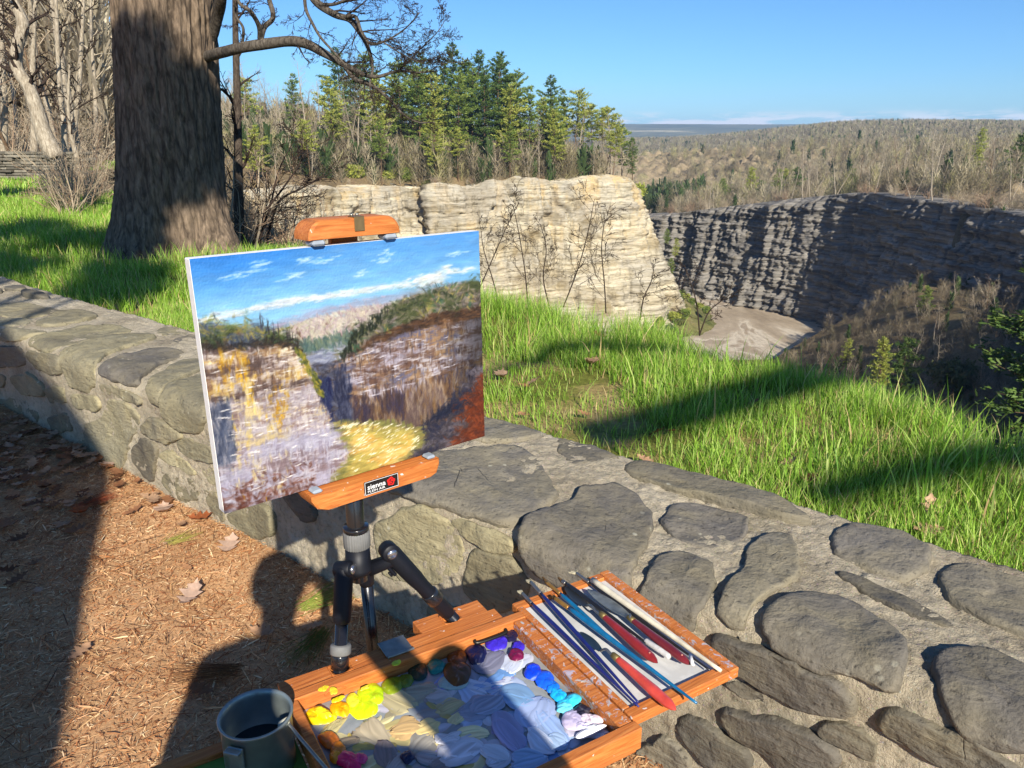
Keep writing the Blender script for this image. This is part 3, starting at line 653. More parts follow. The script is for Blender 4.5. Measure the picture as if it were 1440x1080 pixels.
# a few leaves that stand out
for (lx, ly, lab) in [(152, 655, 'pale curled oak leaf lying in sun near the edge of the tree shadow'), (230, 718, 'pale oak leaf lying flat in sun in front of the stone wall'), (268, 838, 'crumpled whitish leaf lying alone in the middle of the sunlit mulch'), (112, 720, 'reddish dry leaf on the border of shadow and sunlit mulch'), (322, 768, 'pale oak leaf beside the wall foot left of the canvas corner'), (285, 728, 'orange brown leaf on the mulch close to the wall foot')]:
    p = at_z(lx, ly, .035); mb = MB(); c = srgb(190,160,138) if 'pale' in lab or 'whit' in lab else srgb(164,96,58)
    oak_leaf(mb, A3(0, 0, 0), .12, rnd.uniform(0, 6), .5, .15, c); ob = mb.build('dry_leaf', LEAFM); ob.location = tuple(p); tag(ob, lab, 'leaf', 'dry oak leaves on the mulch')
def sprig(px, py, pal, lab, nn=150, L=.13):
    p = at_z(px, py, .02); mb = MB(); a0 = rnd.uniform(0, 6.28); P0 = []; P1 = []
    for k in range(nn):
        az = a0+rnd.gauss(0, .24); el = abs(rnd.gauss(.08, .08)); l = L*rnd.uniform(.7, 1.2); q = A3(rnd.gauss(0, .016), rnd.gauss(0, .016), .006)
        P0.append(q); P1.append(q+A3(math.cos(az)*math.cos(el), math.sin(az)*math.cos(el), math.sin(el))*l)
    segs(mb, P0, P1, .0009, .0004, 3, c=pick(pal, nn)); ob = mb.build('pine_sprig', NEEDLE); ob.location = tuple(p); tag(ob, lab, 'pine needles', 'pine sprigs on the mulch')
sprig(428, 856, [srgb(150,158,70), srgb(120,138,56)], 'green pine needle sprig half in sun behind the left tripod leg', 60, .17)
sprig(455, 890, [srgb(84,108,44), srgb(110,120,52)], 'green pine needle sprig in shadow close to the left tripod leg', 60, .17)
sprig(330, 945, [srgb(150,104,62), srgb(122,84,52)], 'dried brown pine needle sprig in the shadow above the metal can', 80, .16)
sprig(112, 712, [srgb(176,92,54), srgb(150,74,44)], 'rusty pine needle sprig at the edge of the tree shadow', 60, .12)
sprig(240, 764, [srgb(150,150,66), srgb(176,160,84)], 'small yellow green pine sprig lying in the sunlit mulch', 40, .09)
# grass ---------------------------------------------------------------------
def blades(mb, x, y, z, L, W, bend, cols):
    N = len(x); az = RG.uniform(0, 6.28, N); baz = az+RG.normal(0, .5, N)+1.57; rt = np.array([0, .38, .72, 1.0]); V = []
    for t in rt:
        w = W*(1-t**1.6)*.5+.0002; bx_ = np.cos(baz)*bend*L*t**1.8; by_ = np.sin(baz)*bend*L*t**1.8; hz_ = z+L*t*np.sqrt(np.clip(1-(bend*t*.8)**2, .05, 1))
        ex, ey = np.cos(az)*w, np.sin(az)*w
        if t < 1: V += [np.stack([x+bx_-ex, y+by_-ey, hz_], 1), np.stack([x+bx_+ex, y+by_+ey, hz_], 1)]
        else: V += [np.stack([x+bx_, y+by_, hz_], 1)]
    V = np.stack(V, 1).reshape(-1, 3); b = np.arange(N)[:, None]*7
    q = np.concatenate([b+np.array([[0, 1, 3, 2]]), b+np.array([[2, 3, 5, 4]])]); t = b+np.array([[4, 5, 6]])
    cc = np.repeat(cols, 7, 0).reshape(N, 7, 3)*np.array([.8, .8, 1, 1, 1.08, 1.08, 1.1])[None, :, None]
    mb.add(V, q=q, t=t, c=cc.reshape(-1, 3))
gp = [srgb(126,164,52), srgb(148,184,66), srgb(106,148,44), srgb(166,196,82), srgb(134,174,56), srgb(176,196,104)]; dry = [srgb(210,190,134), srgb(190,164,112)]
def sow(mb, n, s0, s1, o0, o1f, Lf, W, dens=None):
    s = RG.uniform(s0, s1, n); o = o0+(o1f(s)-o0)*RG.random(n); x, y = xy(s, o)
    cl = .5+.5*fbm(x*2.6, y*2.6, 7, 3)*1.6; bare = fbm(x*1.1, y*1.1, 12, 4)
    k = (RG.random(n) < np.clip(.25+cl, .12, 1)) & ~((bare > .24) & (RG.random(n) < .82)); ok_ = np.hypot(x+3.72, y-8.2) > 1.15+.5*fbm(x*1.5, y*1.5, 3, 3); k &= ok_ | (RG.random(n) < .12); s, o, x, y, cl = s[k], o[k], x[k], y[k], cl[k]; n = len(x)
    L = Lf(s, o, cl)*RG.uniform(.55, 1.25, n); c = pick(gp, n); dm = RG.random(n) < .09; c[dm] = pick(dry, dm.sum())
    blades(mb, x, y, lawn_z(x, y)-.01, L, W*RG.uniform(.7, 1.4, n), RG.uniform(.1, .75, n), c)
mb = MB()
sow(mb, 220000, -5.2, 2.4, .64, lambda s: o_rim(s)+.45, lambda s, o, cl: .045+.05*np.clip(cl, 0, 1)+.11*sst(-1.2, -.15, o-o_rim(s))*np.clip(cl+.2, 0, 1), .0030)
sow(mb, 3800, -5.2, 2.4, 1.0, lambda s: o_rim(s)+.1, lambda s, o, cl: .16+.12*np.clip(cl, 0, 1), .006)
sow(mb, 42000, -9.5, -5.2, .64, lambda s: o_rim(s)+.3, lambda s, o, cl: .10+.12*np.clip(cl, 0, 1), .007)
sow(mb, 45000, -17, -9.5, .64, lambda s: o_rim(s)+.2, lambda s, o, cl: .13+.14*np.clip(cl, 0, 1), .012)
sow(mb, 34000, -40, -17, .64, lambda s: o_rim(s)-.2, lambda s, o, cl: .13+.08*np.clip(cl, 0, 1), .03)
tag(mb.build('grass', GRASSM), kind='stuff')

# ================================================================== PAINTING ON ITS STRETCHER
CO = A3(-.40164883, .97390583, .99722344); CU = norm(A3(.77265845, .63481333, .0033105)); CN = norm(A3(.63449173, -.77238168, .02198878)); CV = np.cross(CN, CU)
CW, CH = .457, .3542; MC = frame(CO, CU, CV, CN)
def cxy(px, py, w=0.): q = at_plane(px, py, CO+CN*w, CN)-CO; return float(q@CU), float(q@CV)
def paint_picture(nu, nv):
    Ux, Vx = np.meshgrid((np.arange(nu)+.5)/nu, (np.arange(nv)+.5)/nv, indexing='ij')
    IMG = np.zeros((nu, nv, 3)); HT = np.zeros((nu, nv)); c8_ = lambda *a: np.array(a, float)
    ip = lambda xs, ys, u: np.interp(u, xs, ys)
    sky_far = lambda u: ip([0, .2, .23, .39, .5, .7, .75, 1], [.30, .29, .272, .24, .232, .226, .222, .214], u)
    ltree = lambda u: ip([0, .03, .056, .09, .12, .145, .18, .21, .25, .28, .30], [.24, .222, .212, .24, .26, .245, .25, .29, .315, .34, .40], u)
    ltop = lambda u: ip([0, .08, .155, .22, .28], [.335, .35, .355, .365, .395], u)
    ledge = lambda v: ip([.38, .443, .54, .618, .75, .83, .88, .95, 1.02], [.275, .305, .338, .352, .384, .405, .425, .40, .34], v)
    rtree = lambda u: ip([.40, .46, .487, .55, .619, .68, .739, .85, 1], [.46, .41, .364, .32, .279, .25, .224, .218, .208], u)
    rtop = lambda u: ip([.3, .42, .465, .53, .60, .645, .75, .85, 1], [.47, .48, .469, .445, .425, .415, .405, .400, .402], u)
    rbot = lambda u: ip([.38, .42, .54, .62, .71, .8, 1], [.74, .755, .80, .835, .872, .80, .62], u)
    river_r = lambda v: ip([.74, .80, .86, .916, .96, 1.01], [.42, .60, .715, .733, .715, .62], v)
    MH_ = [np.argsort(np.argsort((fbm(Ux*fu, Vx*fv, sd_, 4, .6)).ravel())).reshape(Ux.shape)/Ux.size for fu, fv, sd_ in ((6, 26, 1), (22, 7, 2), (9, 9, 3), (3, 11, 4))]
    def pk(P, u, v, m, r, jit=.16):
        q = MH_[m][min(int(u*nu), nu-1), min(int(v*nv), nv-1)]+r.gauss(0, jit); return P[int(max(0, min(.999, q))*len(P))]
    def col(u, v, r):
        n1 = r.gauss(0, 1)
        if v > ledge(v)*0+.74 and ledge(v)+.006 < u < river_r(v):
            b = pk([c8_(168,156,86), c8_(196,180,100), c8_(206,188,104), c8_(216,174,92), c8_(220,190,116), c8_(214,204,140)], u, v, 3, r, .12)
            if u > river_r(v)-.04 or u < ledge(v)+.03: b = b*.5+c8_(92, 104, 66)*.5
            return b, 0
        if u < ledge(v) and v > (ltop(u) if u < .285 else .38) and u < .44:
            d = v
            if v > .86 and u < .3 and r.random() < (v-.84)*5: return [c8_(112,66,50), c8_(140,100,88), c8_(92,58,52), c8_(158,150,160)][r.randrange(4)], 2
            if u < .06 and .55 < v < .80: return [c8_(64,74,98), c8_(96,104,124), c8_(150,150,160)][r.randrange(3)], 1
            yel = math.exp(-((u-.115)/.025)**2)+.7*math.exp(-((u-.20)/.022)**2)+.5*math.exp(-((u-.06)/.02)**2)+.6*math.exp(-((u-.25)/.02)**2)*(v < .6)
            if r.random() < yel*.62*(1 if v < .72 else .45)*(MH_[1][min(int(u*nu), nu-1), min(int(v*nv), nv-1)] > .35): return pk([c8_(190,140,30), c8_(214,164,30), c8_(226,190,84), c8_(224,204,140), c8_(206,190,150)], u, v, 2, r), 1
            if d < .55: P = [c8_(232,222,198), c8_(206,176,110), c8_(150,118,84), c8_(216,206,196), c8_(120,96,84), c8_(186,176,176), c8_(92,76,72)]
            elif d < .75: P = [c8_(196,188,190), c8_(170,160,170), c8_(214,206,200), c8_(140,116,108), c8_(160,150,158), c8_(208,190,150)]
            else: P = [c8_(176,172,190), c8_(196,194,206), c8_(158,150,166), c8_(206,200,208), c8_(140,122,126)]
            return pk(P, u, v, 0, r), (0 if r.random() < .6 else 1)
        if u < .30 and v > ltree(u)+.012*n1 and v < .42:
            P = [c8_(58,76,48), c8_(84,100,56), c8_(40,52,42), c8_(120,126,70), c8_(104,110,128), c8_(150,140,80), c8_(70,84,104)]
            if v > ltop(u)-.025: P = [c8_(46,42,40), c8_(70,60,48), c8_(38,40,48)]
            return pk(P, u, v, 2, r), 2
        if u > .41 and v > rtree(u)+.010*n1 and v < rtop(u):
            f = (v-rtree(u))/max(rtop(u)-rtree(u), .01)
            if f > .72: return [c8_(72,54,40), c8_(96,70,52), c8_(58,46,42), c8_(120,88,62)][r.randrange(4)], 0
            P = [c8_(84,92,60), c8_(52,62,44), c8_(128,122,100), c8_(150,140,134), c8_(104,96,88), c8_(170,156,86), c8_(62,96,72), c8_(96,84,78), c8_(136,126,132)]
            return pk(P, u, v, 2, r), 2
        if v > rtop(u) and v < rbot(u)+.01*n1 and u > .40+.04*max(0, .56-v)*4:
            dk = max(0, (u-.80)/.2)+max(0, (v-.66)*1.6)*(u < .8)
            if u < .47 and v > .5 and u < .405+.05: return [c8_(52,58,86), c8_(38,44,72), c8_(92,96,116)][r.randrange(3)], 1
            P = [c8_(190,184,196), c8_(160,152,164), c8_(120,92,78), c8_(96,74,68), c8_(206,202,208), c8_(140,112,92), c8_(172,140,104), c8_(110,108,130)]
            c = pk(P, u, v, 0, r, .12)
            if v > .64+.03*n1: c = pk([c8_(70,62,84), c8_(82,66,66), c8_(110,84,70), c8_(146,116,84), c8_(170,150,130), c8_(120,100,96)], u, v, 1, r, .14)
            return c*(1-.58*min(1, dk)), (0 if (v < .64 and r.random() < .6) else 1)
        if v >= rbot(u)-.02 and u > .6 or (v > .70 and u > river_r(v)):
            q = (u-.70)/.3+(v-.70)/.9
            if q+.10*n1 > .86 and (v-.70) > (.97-u)*.9: return [c8_(122,58,30), c8_(104,50,30), c8_(142,74,42), c8_(88,46,36)][r.randrange(4)], 2
            return pk([c8_(34,40,62), c8_(40,44,70), c8_(58,58,74), c8_(72,66,72), c8_(110,104,112)], u, v, 3, r), 2
        if v > .36 and v < .80:
            if v < .415: return [c8_(84,112,104), c8_(104,124,116), c8_(70,94,96), c8_(126,140,116)][r.randrange(4)], 3
            if v < .47: return [c8_(150,156,176), c8_(120,126,150), c8_(176,180,192)][r.randrange(3)], 0
            if u < .385 and v > .53: return [c8_(26,34,78), c8_(40,50,92), c8_(60,70,100)][r.randrange(3)], 1
            return [c8_(84,88,106), c8_(62,64,80), c8_(112,114,130), c8_(74,66,66)][r.randrange(4)], (0 if r.random() < .5 else 2)
        if v > sky_far(u)+.004*n1:
            f = (v-sky_far(u))/.13
            if f < .22: return [c8_(150,178,206), c8_(160,170,196), c8_(176,168,188)][r.randrange(3)], 0
            P = [c8_(196,178,178), c8_(206,196,176), c8_(180,164,170), c8_(190,188,168), c8_(170,150,152), c8_(210,204,190)]
            return P[r.randrange(len(P))], 2
        # sky
        t = v/.26; left = max(0, 1-abs(u-.12)/.35)*max(0, 1-t*1.6)
        a = c8_(88, 156, 222); b = c8_(150, 206, 240); c = a*(1-t)+b*t; c = c*(1-.8*left)+c8_(34,124,214)*.8*left
        c = c*(1-.35*max(0, u-.55))+c8_(92,146,206)*.35*max(0, u-.55)
        if r.random() < .10: c = c*.75+c8_(220,236,246)*.25
        if r.random() < .04: c = c*.8+c8_(150,160,196)*.2
        cl = v-ip([0, .08, .34, .6, .82, .9], [.235, .219, .208, .201, .206, .20], u); up = .022+.02*max(0, math.sin(u*23+1))*max(0, math.sin(u*9))
        if u < .86 and -up < cl < .012: c = c*.25+[c8_(238,232,226), c8_(226,220,222), c8_(240,236,214)][r.randrange(3)]*.75
        cl2 = v-.172-.01*(.86-u)*3
        if .70 < u < 1 and -(.012+.028*math.exp(-((u-.86)/.035)**2)) < cl2 < .01: c = c*.2+c8_(244,240,226)*.8
        return c, 0
    r = random.Random(5)
    order = []
    def stroke(u, v, L, Wd, ang, c, alpha, hgt):
        k = max(L, Wd)*.75; i0, i1 = max(0, int((u-k)*nu)), min(nu, int((u+k)*nu)+2); j0, j1 = max(0, int((v-k*1.29)*nv)), min(nv, int((v+k*1.29)*nv)+2)
        if i1 <= i0 or j1 <= j0: return
        dx = Ux[i0:i1, j0:j1]-u; dy = (Vx[i0:i1, j0:j1]-v)/1.29; ca, sa = math.cos(ang), math.sin(ang); p = dx*ca+dy*sa; q = -dx*sa+dy*ca
        sd = r.random()*99; e = np.clip(1.3-np.abs(p)/(L/2), 0, 1)*np.clip((1.15-np.abs(q+.15*Wd*np.sin(p/L*6+sd))/(Wd/2))*2.5, 0, 1)
        br = .62+.38*vnoise(p*14/L*.3+sd, q/Wd*7+sd, sd); m = np.clip(e*1.4*br, 0, 1)*alpha
        IMG[i0:i1, j0:j1] = IMG[i0:i1, j0:j1]*(1-m[..., None])+c*(1+.06*vnoise(q/Wd*6, sd)[..., None])*m[..., None]
        HT[i0:i1, j0:j1] = HT[i0:i1, j0:j1]*(1-.6*m)+hgt*m*br
    ANG = {0: (0, .10), 1: (1.57, .14), 2: (.8, .8), 3: (1.35, .5)}
    IMG[:] = c8_(110, 84, 70)
    for (N, Ls, Ws, al) in ((1500, .10, .030, .95), (4200, .050, .014, .75), (5200, .028, .0070, .6)):
        for _ in range(N):
            u, v = r.random(), r.random(); c, kind = col(u, v, r); a0, da = ANG[kind]; sky = v < .27 and kind == 0 and c[2] > c[0]+30
            L = Ls*r.uniform(.6, 1.3)*(1.5 if sky else (.75 if kind == 3 else 1)); W_ = Ws*r.uniform(.6, 1.3)*(1.5 if sky else .9)
            if sky and Ls < .04: L *= 2; W_ *= 1.6
            stroke(u, v, L, W_, r.gauss(a0, da*(.4 if sky else 1))-(.55 if (kind == 2 and u > .6) else 0), np.clip(c*r.uniform(.9, 1.08), 0, 255), al*(.6 if sky and Ls < .09 else 1), r.uniform(.2, 1)*(.3 if sky else 1))
    for k in range(26):   # bare trunks and a spruce against the painted sky
        u = r.choice([r.uniform(.17, .29), r.uniform(.5, .62)]); v = float(ltree(u) if u < .35 else rtree(u))+.01; stroke(u, v, r.uniform(.03, .06), .003, 1.57, c8_(52,48,52), .8, .4)
    for k in range(60):
        u = .43+.16*r.random(); v = float(rtree(u))+r.uniform(0, .05); stroke(u, v, .02, .008, r.uniform(1.0, 2.1), c8_(34,44,34), .9, .7)
    for k in range(140):
        u = .30+.08*r.random(); v = .39+.22*r.random(); u = float(ledge(v))+r.gauss(.0, .006); stroke(u, v, .018, .006, r.uniform(.6, 1.6), [c8_(120,124,54), c8_(70,80,44), c8_(164,150,60)][r.randrange(3)], .9, .7)
    for k in range(140):
        v = r.uniform(.76, .99); u = r.uniform(float(ledge(v))+.02, float(river_r(v))-.02); stroke(u, v, r.uniform(.012, .03), .0035, r.gauss(-.25, .12), c8_(244,238,206), .95, 1)
    for k in range(60):
        v = r.uniform(.42, .95); u = r.uniform(.03, float(ledge(v))-.01); stroke(u, v, r.uniform(.012, .04), r.uniform(.002, .005), r.gauss(.02, .12), c8_(240,236,232), .95, 1)
    for k in range(40):
        u = r.uniform(.47, .9); v = r.uniform(float(rtop(u))+.01, .66); stroke(u, v, r.uniform(.012, .05), r.uniform(.002, .004), r.gauss(0, .06), c8_(216,212,220), .9, .9)
    for u0 in (.50, .545, .585, .615, .70, .86):
        for k in range(7): stroke(u0+r.gauss(0, .004), r.uniform(.42, .72), .05, .004, 1.57, c8_(66,56,60), .45, .5)
    for (u0, v0, w0) in ((.20, .05, .05), (.14, .075, .07), (.34, .045, .05), (.38, .055, .08), (.60, .085, .05), (.62, .05, .035), (.30, .10, .07), (.52, .13, .04), (.90, .09, .06)):
        for k in range(9): stroke(u0+r.gauss(0, w0*.35), v0+r.gauss(0, .008), w0*r.uniform(.3, .9), .006, r.gauss(-.12, .1), c8_(198,226,244), .5, .5)
    edge = (Ux < .006) | (Ux > .994)
    return np.clip(IMG, 0, 255), HT
NU, NV = 440, 340
IMG, HT = paint_picture(NU, NV)
cv = empty('painting', CO, 'oil painting of a river gorge under blue sky, clamped in the field easel', 'painting')
def local(o, root):            # keep world-space meshes under an Empty that stands at their base
    o.parent = root; o.matrix_parent_inverse = Matrix.Translation(-root.location); return o
HT = HT+.25*vnoise(*np.meshgrid(np.arange(NU)*.9, np.arange(NV)*.9, indexing='ij'))
gu = (np.arange(NU)+.5)/NU; gv = (np.arange(NV)+.5)/NV; gu[0], gu[-1], gv[0], gv[-1] = 0, 1, 0, 1
Ug, Vg = np.meshgrid(gu, gv, indexing='ij')
LIN = np.where(IMG/255 <= .04045, IMG/255/12.92, ((IMG/255+.055)/1.055)**2.4)**1.12*.68
mb = MB(); mb.add(xf(MC, np.stack([Ug*CW, (1-Vg)*CH, .0008+.0011*HT], -1).reshape(-1, 3)), q=gridq(NU, NV)[:, ::-1], c=LIN.reshape(-1, 3)); local(mb.build('painted_face', CANVM), cv)
mb = MB(); box(mb, (0, 0, -.019), (CW, CH, .0004), MC, .0012); local(mb.build('canvas_edge', m_plain('primed_canvas', srgb(226,224,220), .8, .2, 0, 120, .10, .1)), cv)
mb = MB()
for (lo, hi) in (((.004, .004, -.024), (.045, CH-.004, -.0192)), ((CW-.045, .004, -.024), (CW-.004, CH-.004, -.0192)), ((.0455, .004, -.024), (CW-.0455, .045, -.0192)), ((.0455, CH-.045, -.024), (CW-.0455, CH-.004, -.0192))): box(mb, lo, hi, MC, .001)
local(mb.build('stretcher_bar', m_plain('pine_bar', srgb(190,150,100), .7, .2, 0, 20, .2, .1)), cv)

# ================================================================== FIELD EASEL ON ITS TRIPOD
colT = at_plane(498, 705, CO-CN*.006, CN); YH = colT[1]; colx = colT[0]
zc = lambda px, py: at_y(px, py, YH)[2]
es = empty('field_easel', (colx, YH, 0), 'orange wooden easel on a black tripod, holding the painting', 'easel')
x0, y0 = cxy(435.3, 339.6, .012); x1, y1 = cxy(563.6, 327, .012); _, y2 = cxy(500, 306, .012); _, yb = cxy(486.5, 342, .012)
mb = MB(); r_ = .024; pl = []; zb0 = (y0+y1)/2
for (cx_, cy_, a0, a1) in ((x0+r_, y2-r_, 180, 90), (x1-r_, y2-r_, 90, 0)):
    for k in range(7): a = math.radians(a0+(a1-a0)*k/6); pl.append((cx_+r_*math.cos(a), cy_+r_*math.sin(a)))
pl = [(x0, zb0)]+pl+[(x1, zb0)]
dense = []
for k in range(len(pl)):
    p, q = np.array(pl[k]), np.array(pl[(k+1) % len(pl)]); m_ = max(1, int(np.linalg.norm(q-p)/.006))
    for j in range(m_): dense.append(p+(q-p)*j/m_)
prism(mb, dense[::-1], -.040, .012, MC, .003); cl = local(mb.build('top_clamp', WOOD), es)
mb = MB(); lx = (x0+x1)/2+.006; box(mb, (lx-.009, y2-.019, .0122), (lx+.007, y2+.001, .0138), MC, .0006); box(mb, (lx-.009, y2+.0002, -.006), (lx+.007, y2+.0018, .0138), MC, .0005); lc = mb.build('latch', BRASS); local(lc, es); 
mb = MB()
for sx_ in (-.005, .004): lathe(mb, [(.0001, .0), (.0024, .0), (.0024, .003), (.0001, .0035)], 10, MC@np.array([[1,0,0,lx+sx_],[0,0,1,y2+.0015],[0,-1,0,-.002],[0,0,0,1]], float))
local(mb.build('screw', METAL), es)
for xx in (x0+.014, x1-.016):
    mb = MB(); box(mb, (xx-.010, CH+.0015, -.014), (xx+.010, zb0-.0004, .0135), MC, .003); local(mb.build('clamp_pad', RUBBER), es)
mxc = (x0+x1)/2
mb = MB(); box(mb, (mxc-.022, -.05, -.037), (mxc+.022, zb0+.004, -.026), MC, .0015); local(mb.build('mast', WOOD), es)
# ledge
lxa, lyt = cxy(438.5, 700, .026); lxb, lyt2 = cxy(618, 644, .026); _, lyb = cxy(458, 718.6, .026)
lyt = (lyt+lyt2)/2; mb = MB(); out = [(lxa, lyt), (lxb, lyt), (lxb, lyt-.010), (lxb-.006, lyb+.004), (lxb-.016, lyb), (lxa+.022, lyb), (lxa+.008, lyb+.006), (lxa, lyt-.008)]
dense = []
for k in range(len(out)):
    p, q = np.array(out[k]), np.array(out[(k+1) % len(out)]); m_ = max(1, int(np.linalg.norm(q-p)/.006))
    for j in range(m_): dense.append(p+(q-p)*j/m_)
prism(mb, dense, -.034, .026, MC, .002); local(mb.build('ledge', mat_wood('smeared_ledge_wood', .0)), es)
for xx in (lxa+.012, lxb-.013):
    mb = MB(); box(mb, (xx-.008, lyt+.0006, .004), (xx+.008, lyt+.007, .024), MC, .003); local(mb.build('ledge_pad', RUBBER), es)
for xx in (lxa+.036, lxb-.022):
    mb = MB(); box(mb, (xx-.006, lyb-.004, .006), (xx+.006, lyb-.0004, .022), MC, .001); local(mb.build('hinge_tab', METAL), es)
# maker's plate
pa, pt = cxy(511.5, 682, .0265); pb, _ = cxy(559.5, 664, .0265); ph0, ph1 = lyb+.004, lyt-.0015
mb = MB(); box(mb, (pa, ph0, .0262), (pb, ph1, .0276), MC, .0005); npl = local(mb.build('name_plate', m_plain('black_enamel', (.01,.01,.011), .35, .5, 0, 60, .2, .02)), es)
mb = MB(); pw = pb-pa; phh = ph1-ph0
for (lo, hi) in (((pa+.001, ph0+.0008, .0277), (pb-.001, ph0+.0015, .0279)), ((pa+.001, ph1-.0015, .0277), (pb-.001, ph1-.0008, .0279)), ((pa+.001, ph0+.0017, .0277), (pa+.0017, ph1-.0017, .0279)), ((pb-.0017, ph0+.0017, .0277), (pb-.001, ph1-.0017, .0279))): box(mb, lo, hi, MC, .0001)
WHITE = m_plain('white_print', srgb(226,226,224), .6, .3, 0, 90, .1, 0); RED = m_plain('red_print', srgb(214,34,30), .5, .3, 0, 90, .1, 0)
local(mb.build('plate_border', WHITE), es)
def lettering(txt, x, y, size, mat, name, bold=0., fitw=None, w=.0278):
    cu = bpy.data.curves.new(name, 'FONT'); cu.body = txt; cu.size = size; cu.extrude = .0002; cu.offset = bold; cu.align_x = 'LEFT'
    ob = bpy.data.objects.new(name, cu); COL.objects.link(ob); dg = bpy.context.evaluated_depsgraph_get(); dg.update()
    me = bpy.data.meshes.new_from_object(ob.evaluated_get(dg)); bpy.data.objects.remove(ob); me.materials.clear(); me.materials.append(mat)
    P = np.zeros(len(me.vertices)*3); me.vertices.foreach_get('co', P); P = P.reshape(-1, 3)
    if fitw: P[:, 0] *= fitw/(P[:, 0].max()-P[:, 0].min())
    P[:, 0] -= P[:, 0].min(); P = xf(MC, P+A3(x, y, w)); me.vertices.foreach_set('co', P.astype(np.float32).ravel()); me.update()
    o2 = bpy.data.objects.new(name, me); COL.objects.link(o2); return local(o2, es)
lettering('sienna', pa+pw*.09, ph0+phh*.40, phh*.50, WHITE, 'lettering', .0001, pw*.52)
lettering('PLEIN AIR', pa+pw*.09, ph0+phh*.16, phh*.24, WHITE, 'lettering', 0, pw*.50)
th = np.linspace(0, 2*math.pi, 26)[:-1]; mb = MB(); rr_ = 1+.12*np.sin(th*5+.6)
prism(mb, np.stack([pa+pw*.77+np.cos(th)*phh*.30*rr_, ph0+phh*.52+np.sin(th)*phh*.30*rr_], 1), .0277, .0281, MC, .00005); local(mb.build('red_emblem', RED), es)
lettering('S', pa+pw*.72, ph0+phh*.32, phh*.56, m_plain('emblem_gap', (.02,.01,.01), .5, .3, 0, 90, .1, 0), 'emblem_letter', 0, phh*.30, .0282)
# column, collar, hub
zl0 = (CO+CV*lyb)[2]; z1, z2, z3 = zc(500, 742), zc(503, 768), zc(506, 800)
def vt(zlo, zhi, r, mat, name, n=28, prof_=None):
    mb = MB(); T_ = np.eye(4); T_[:3, 3] = (colx, YH, 0)
    P = prof_ or [(.0005, zlo), (r-.0008, zlo), (r, zlo+.0008), (r, zhi-.0008), (r-.0008, zhi), (.0005, zhi)]
    lathe(mb, P, n, T_); return local(mb.build(name, mat), es)
vt(z3-.02, zl0+.004, .0140, BLACK, 'column')
vt(z1-.004, z1+.004, .0205, BLACK, 'column_lock')
mb = MB(); T_ = np.eye(4); T_[:3, 3] = (colx, YH, 0); th = np.arange(96)*2*math.pi/96; rr = .0208+.0006*np.sign(np.sin(th*32))
V = np.stack([np.stack([rr*s_*np.cos(th), rr*s_*np.sin(th), np.full(96, z_)], 1) for (s_, z_) in ((.96, z1-.0045), (1, z1-.006), (1, z2+.001), (.96, z2))], 1).reshape(-1, 3)+T_[:3, 3]; mb.add(V, q=gridq(96, 4, True)[:, ::-1]); local(mb.build('grip_collar', GREY), es)
vt(z3, z2, .0205, DBLUE, 'hub', prof_=[(.0005, z3-.008), (.016, z3-.008), (.024, z3), (.0245, z3+.006), (.0205, z3+.014), (.0195, z2-.0005), (.001, z2-.0005)])
hole1 = at_z(478, 936, .70); hole2 = at_z(634, 866, .70)
def leg(J, Hh, stages, name_lab, foot_ring=True):
    d = norm(Hh-J); Lh = np.linalg.norm(Hh-J); G = J+d*(J[2]/-d[2]); Lg = np.linalg.norm(G-J)
    mb = MB(); ts = []; rs_ = []
    for (t, r) in stages: ts.append(t*Lh); rs_.append(r)
    tube(mb, [J+d*t for t in ts], rs_, 20); lg = local(mb.build('leg', DBLUE), es)
    t1 = ts[-1]; mb = MB(); tube(mb, [J+d*t for t in (t1-.001, Lg*.72, Lg*.721, Lg-.004)], [.0105, .0100, .0085, .0085], 18); ch = mb.build('leg_tube', BLACK); ch.parent = lg
    mb = MB(); tube(mb, [G-d*.03, G-d*.012, G-d*.001], [.010, .013, .012], 14); f = mb.build('rubber_foot', GREY); f.parent = lg
    return lg, d, Lh
def joint(lg, J, axis, r, L):
    mb = MB(); tube(mb, [J-axis*L, J-axis*(L-.002), J+axis*(L-.002), J+axis*L], [r*.9, r, r, r*.9], 20); k = mb.build('hinge_knuckle', DBLUE); k.parent = lg
    mb = MB(); tube(mb, [J+axis*L, J+axis*(L+.003), J+axis*(L+.005)], [r*.55, r*.6, r*.35], 16); k = mb.build('pivot_bolt', SILVER); k.parent = lg
J1 = at_y(484, 797, YH-.022); l1, d1, L1 = leg(J1, hole1, [(0, .0135), (.02, .0150), (.50, .0145), (.56, .0135), (.57, .0115)], '')
toc = norm(CAM-J1); sd1 = norm(np.cross(d1, toc)); joint(l1, J1+d1*.004, norm(sd1*-.9+toc*.5), .0135, .014)
mb = MB(); tube(mb, [hole1-d1*.034, hole1-d1*.032, hole1-d1*.02, hole1-d1*.018], [.0150, .0165, .0168, .0150], 24); k = mb.build('grey_ring', GREY); k.parent = l1
mb = MB(); tube(mb, [hole1-d1*.018, hole1-d1*.016, hole1+d1*.004], [.0135, .0142, .0142], 22); k = mb.build('lock_sleeve', BLACK); k.parent = l1
J2 = at_y(547, 775, YH+.012); l2, d2, L2 = leg(J2, hole2, [(0, .0140), (.04, .0160), (.40, .0145), (.52, .0125), (.62, .0130), (.95, .0120), (.97, .0105)], '')
toc = norm(CAM-J2); sd2 = norm(np.cross(d2, toc)); joint(l2, J2, norm(toc-d2*(toc@d2)), .0150, .012)
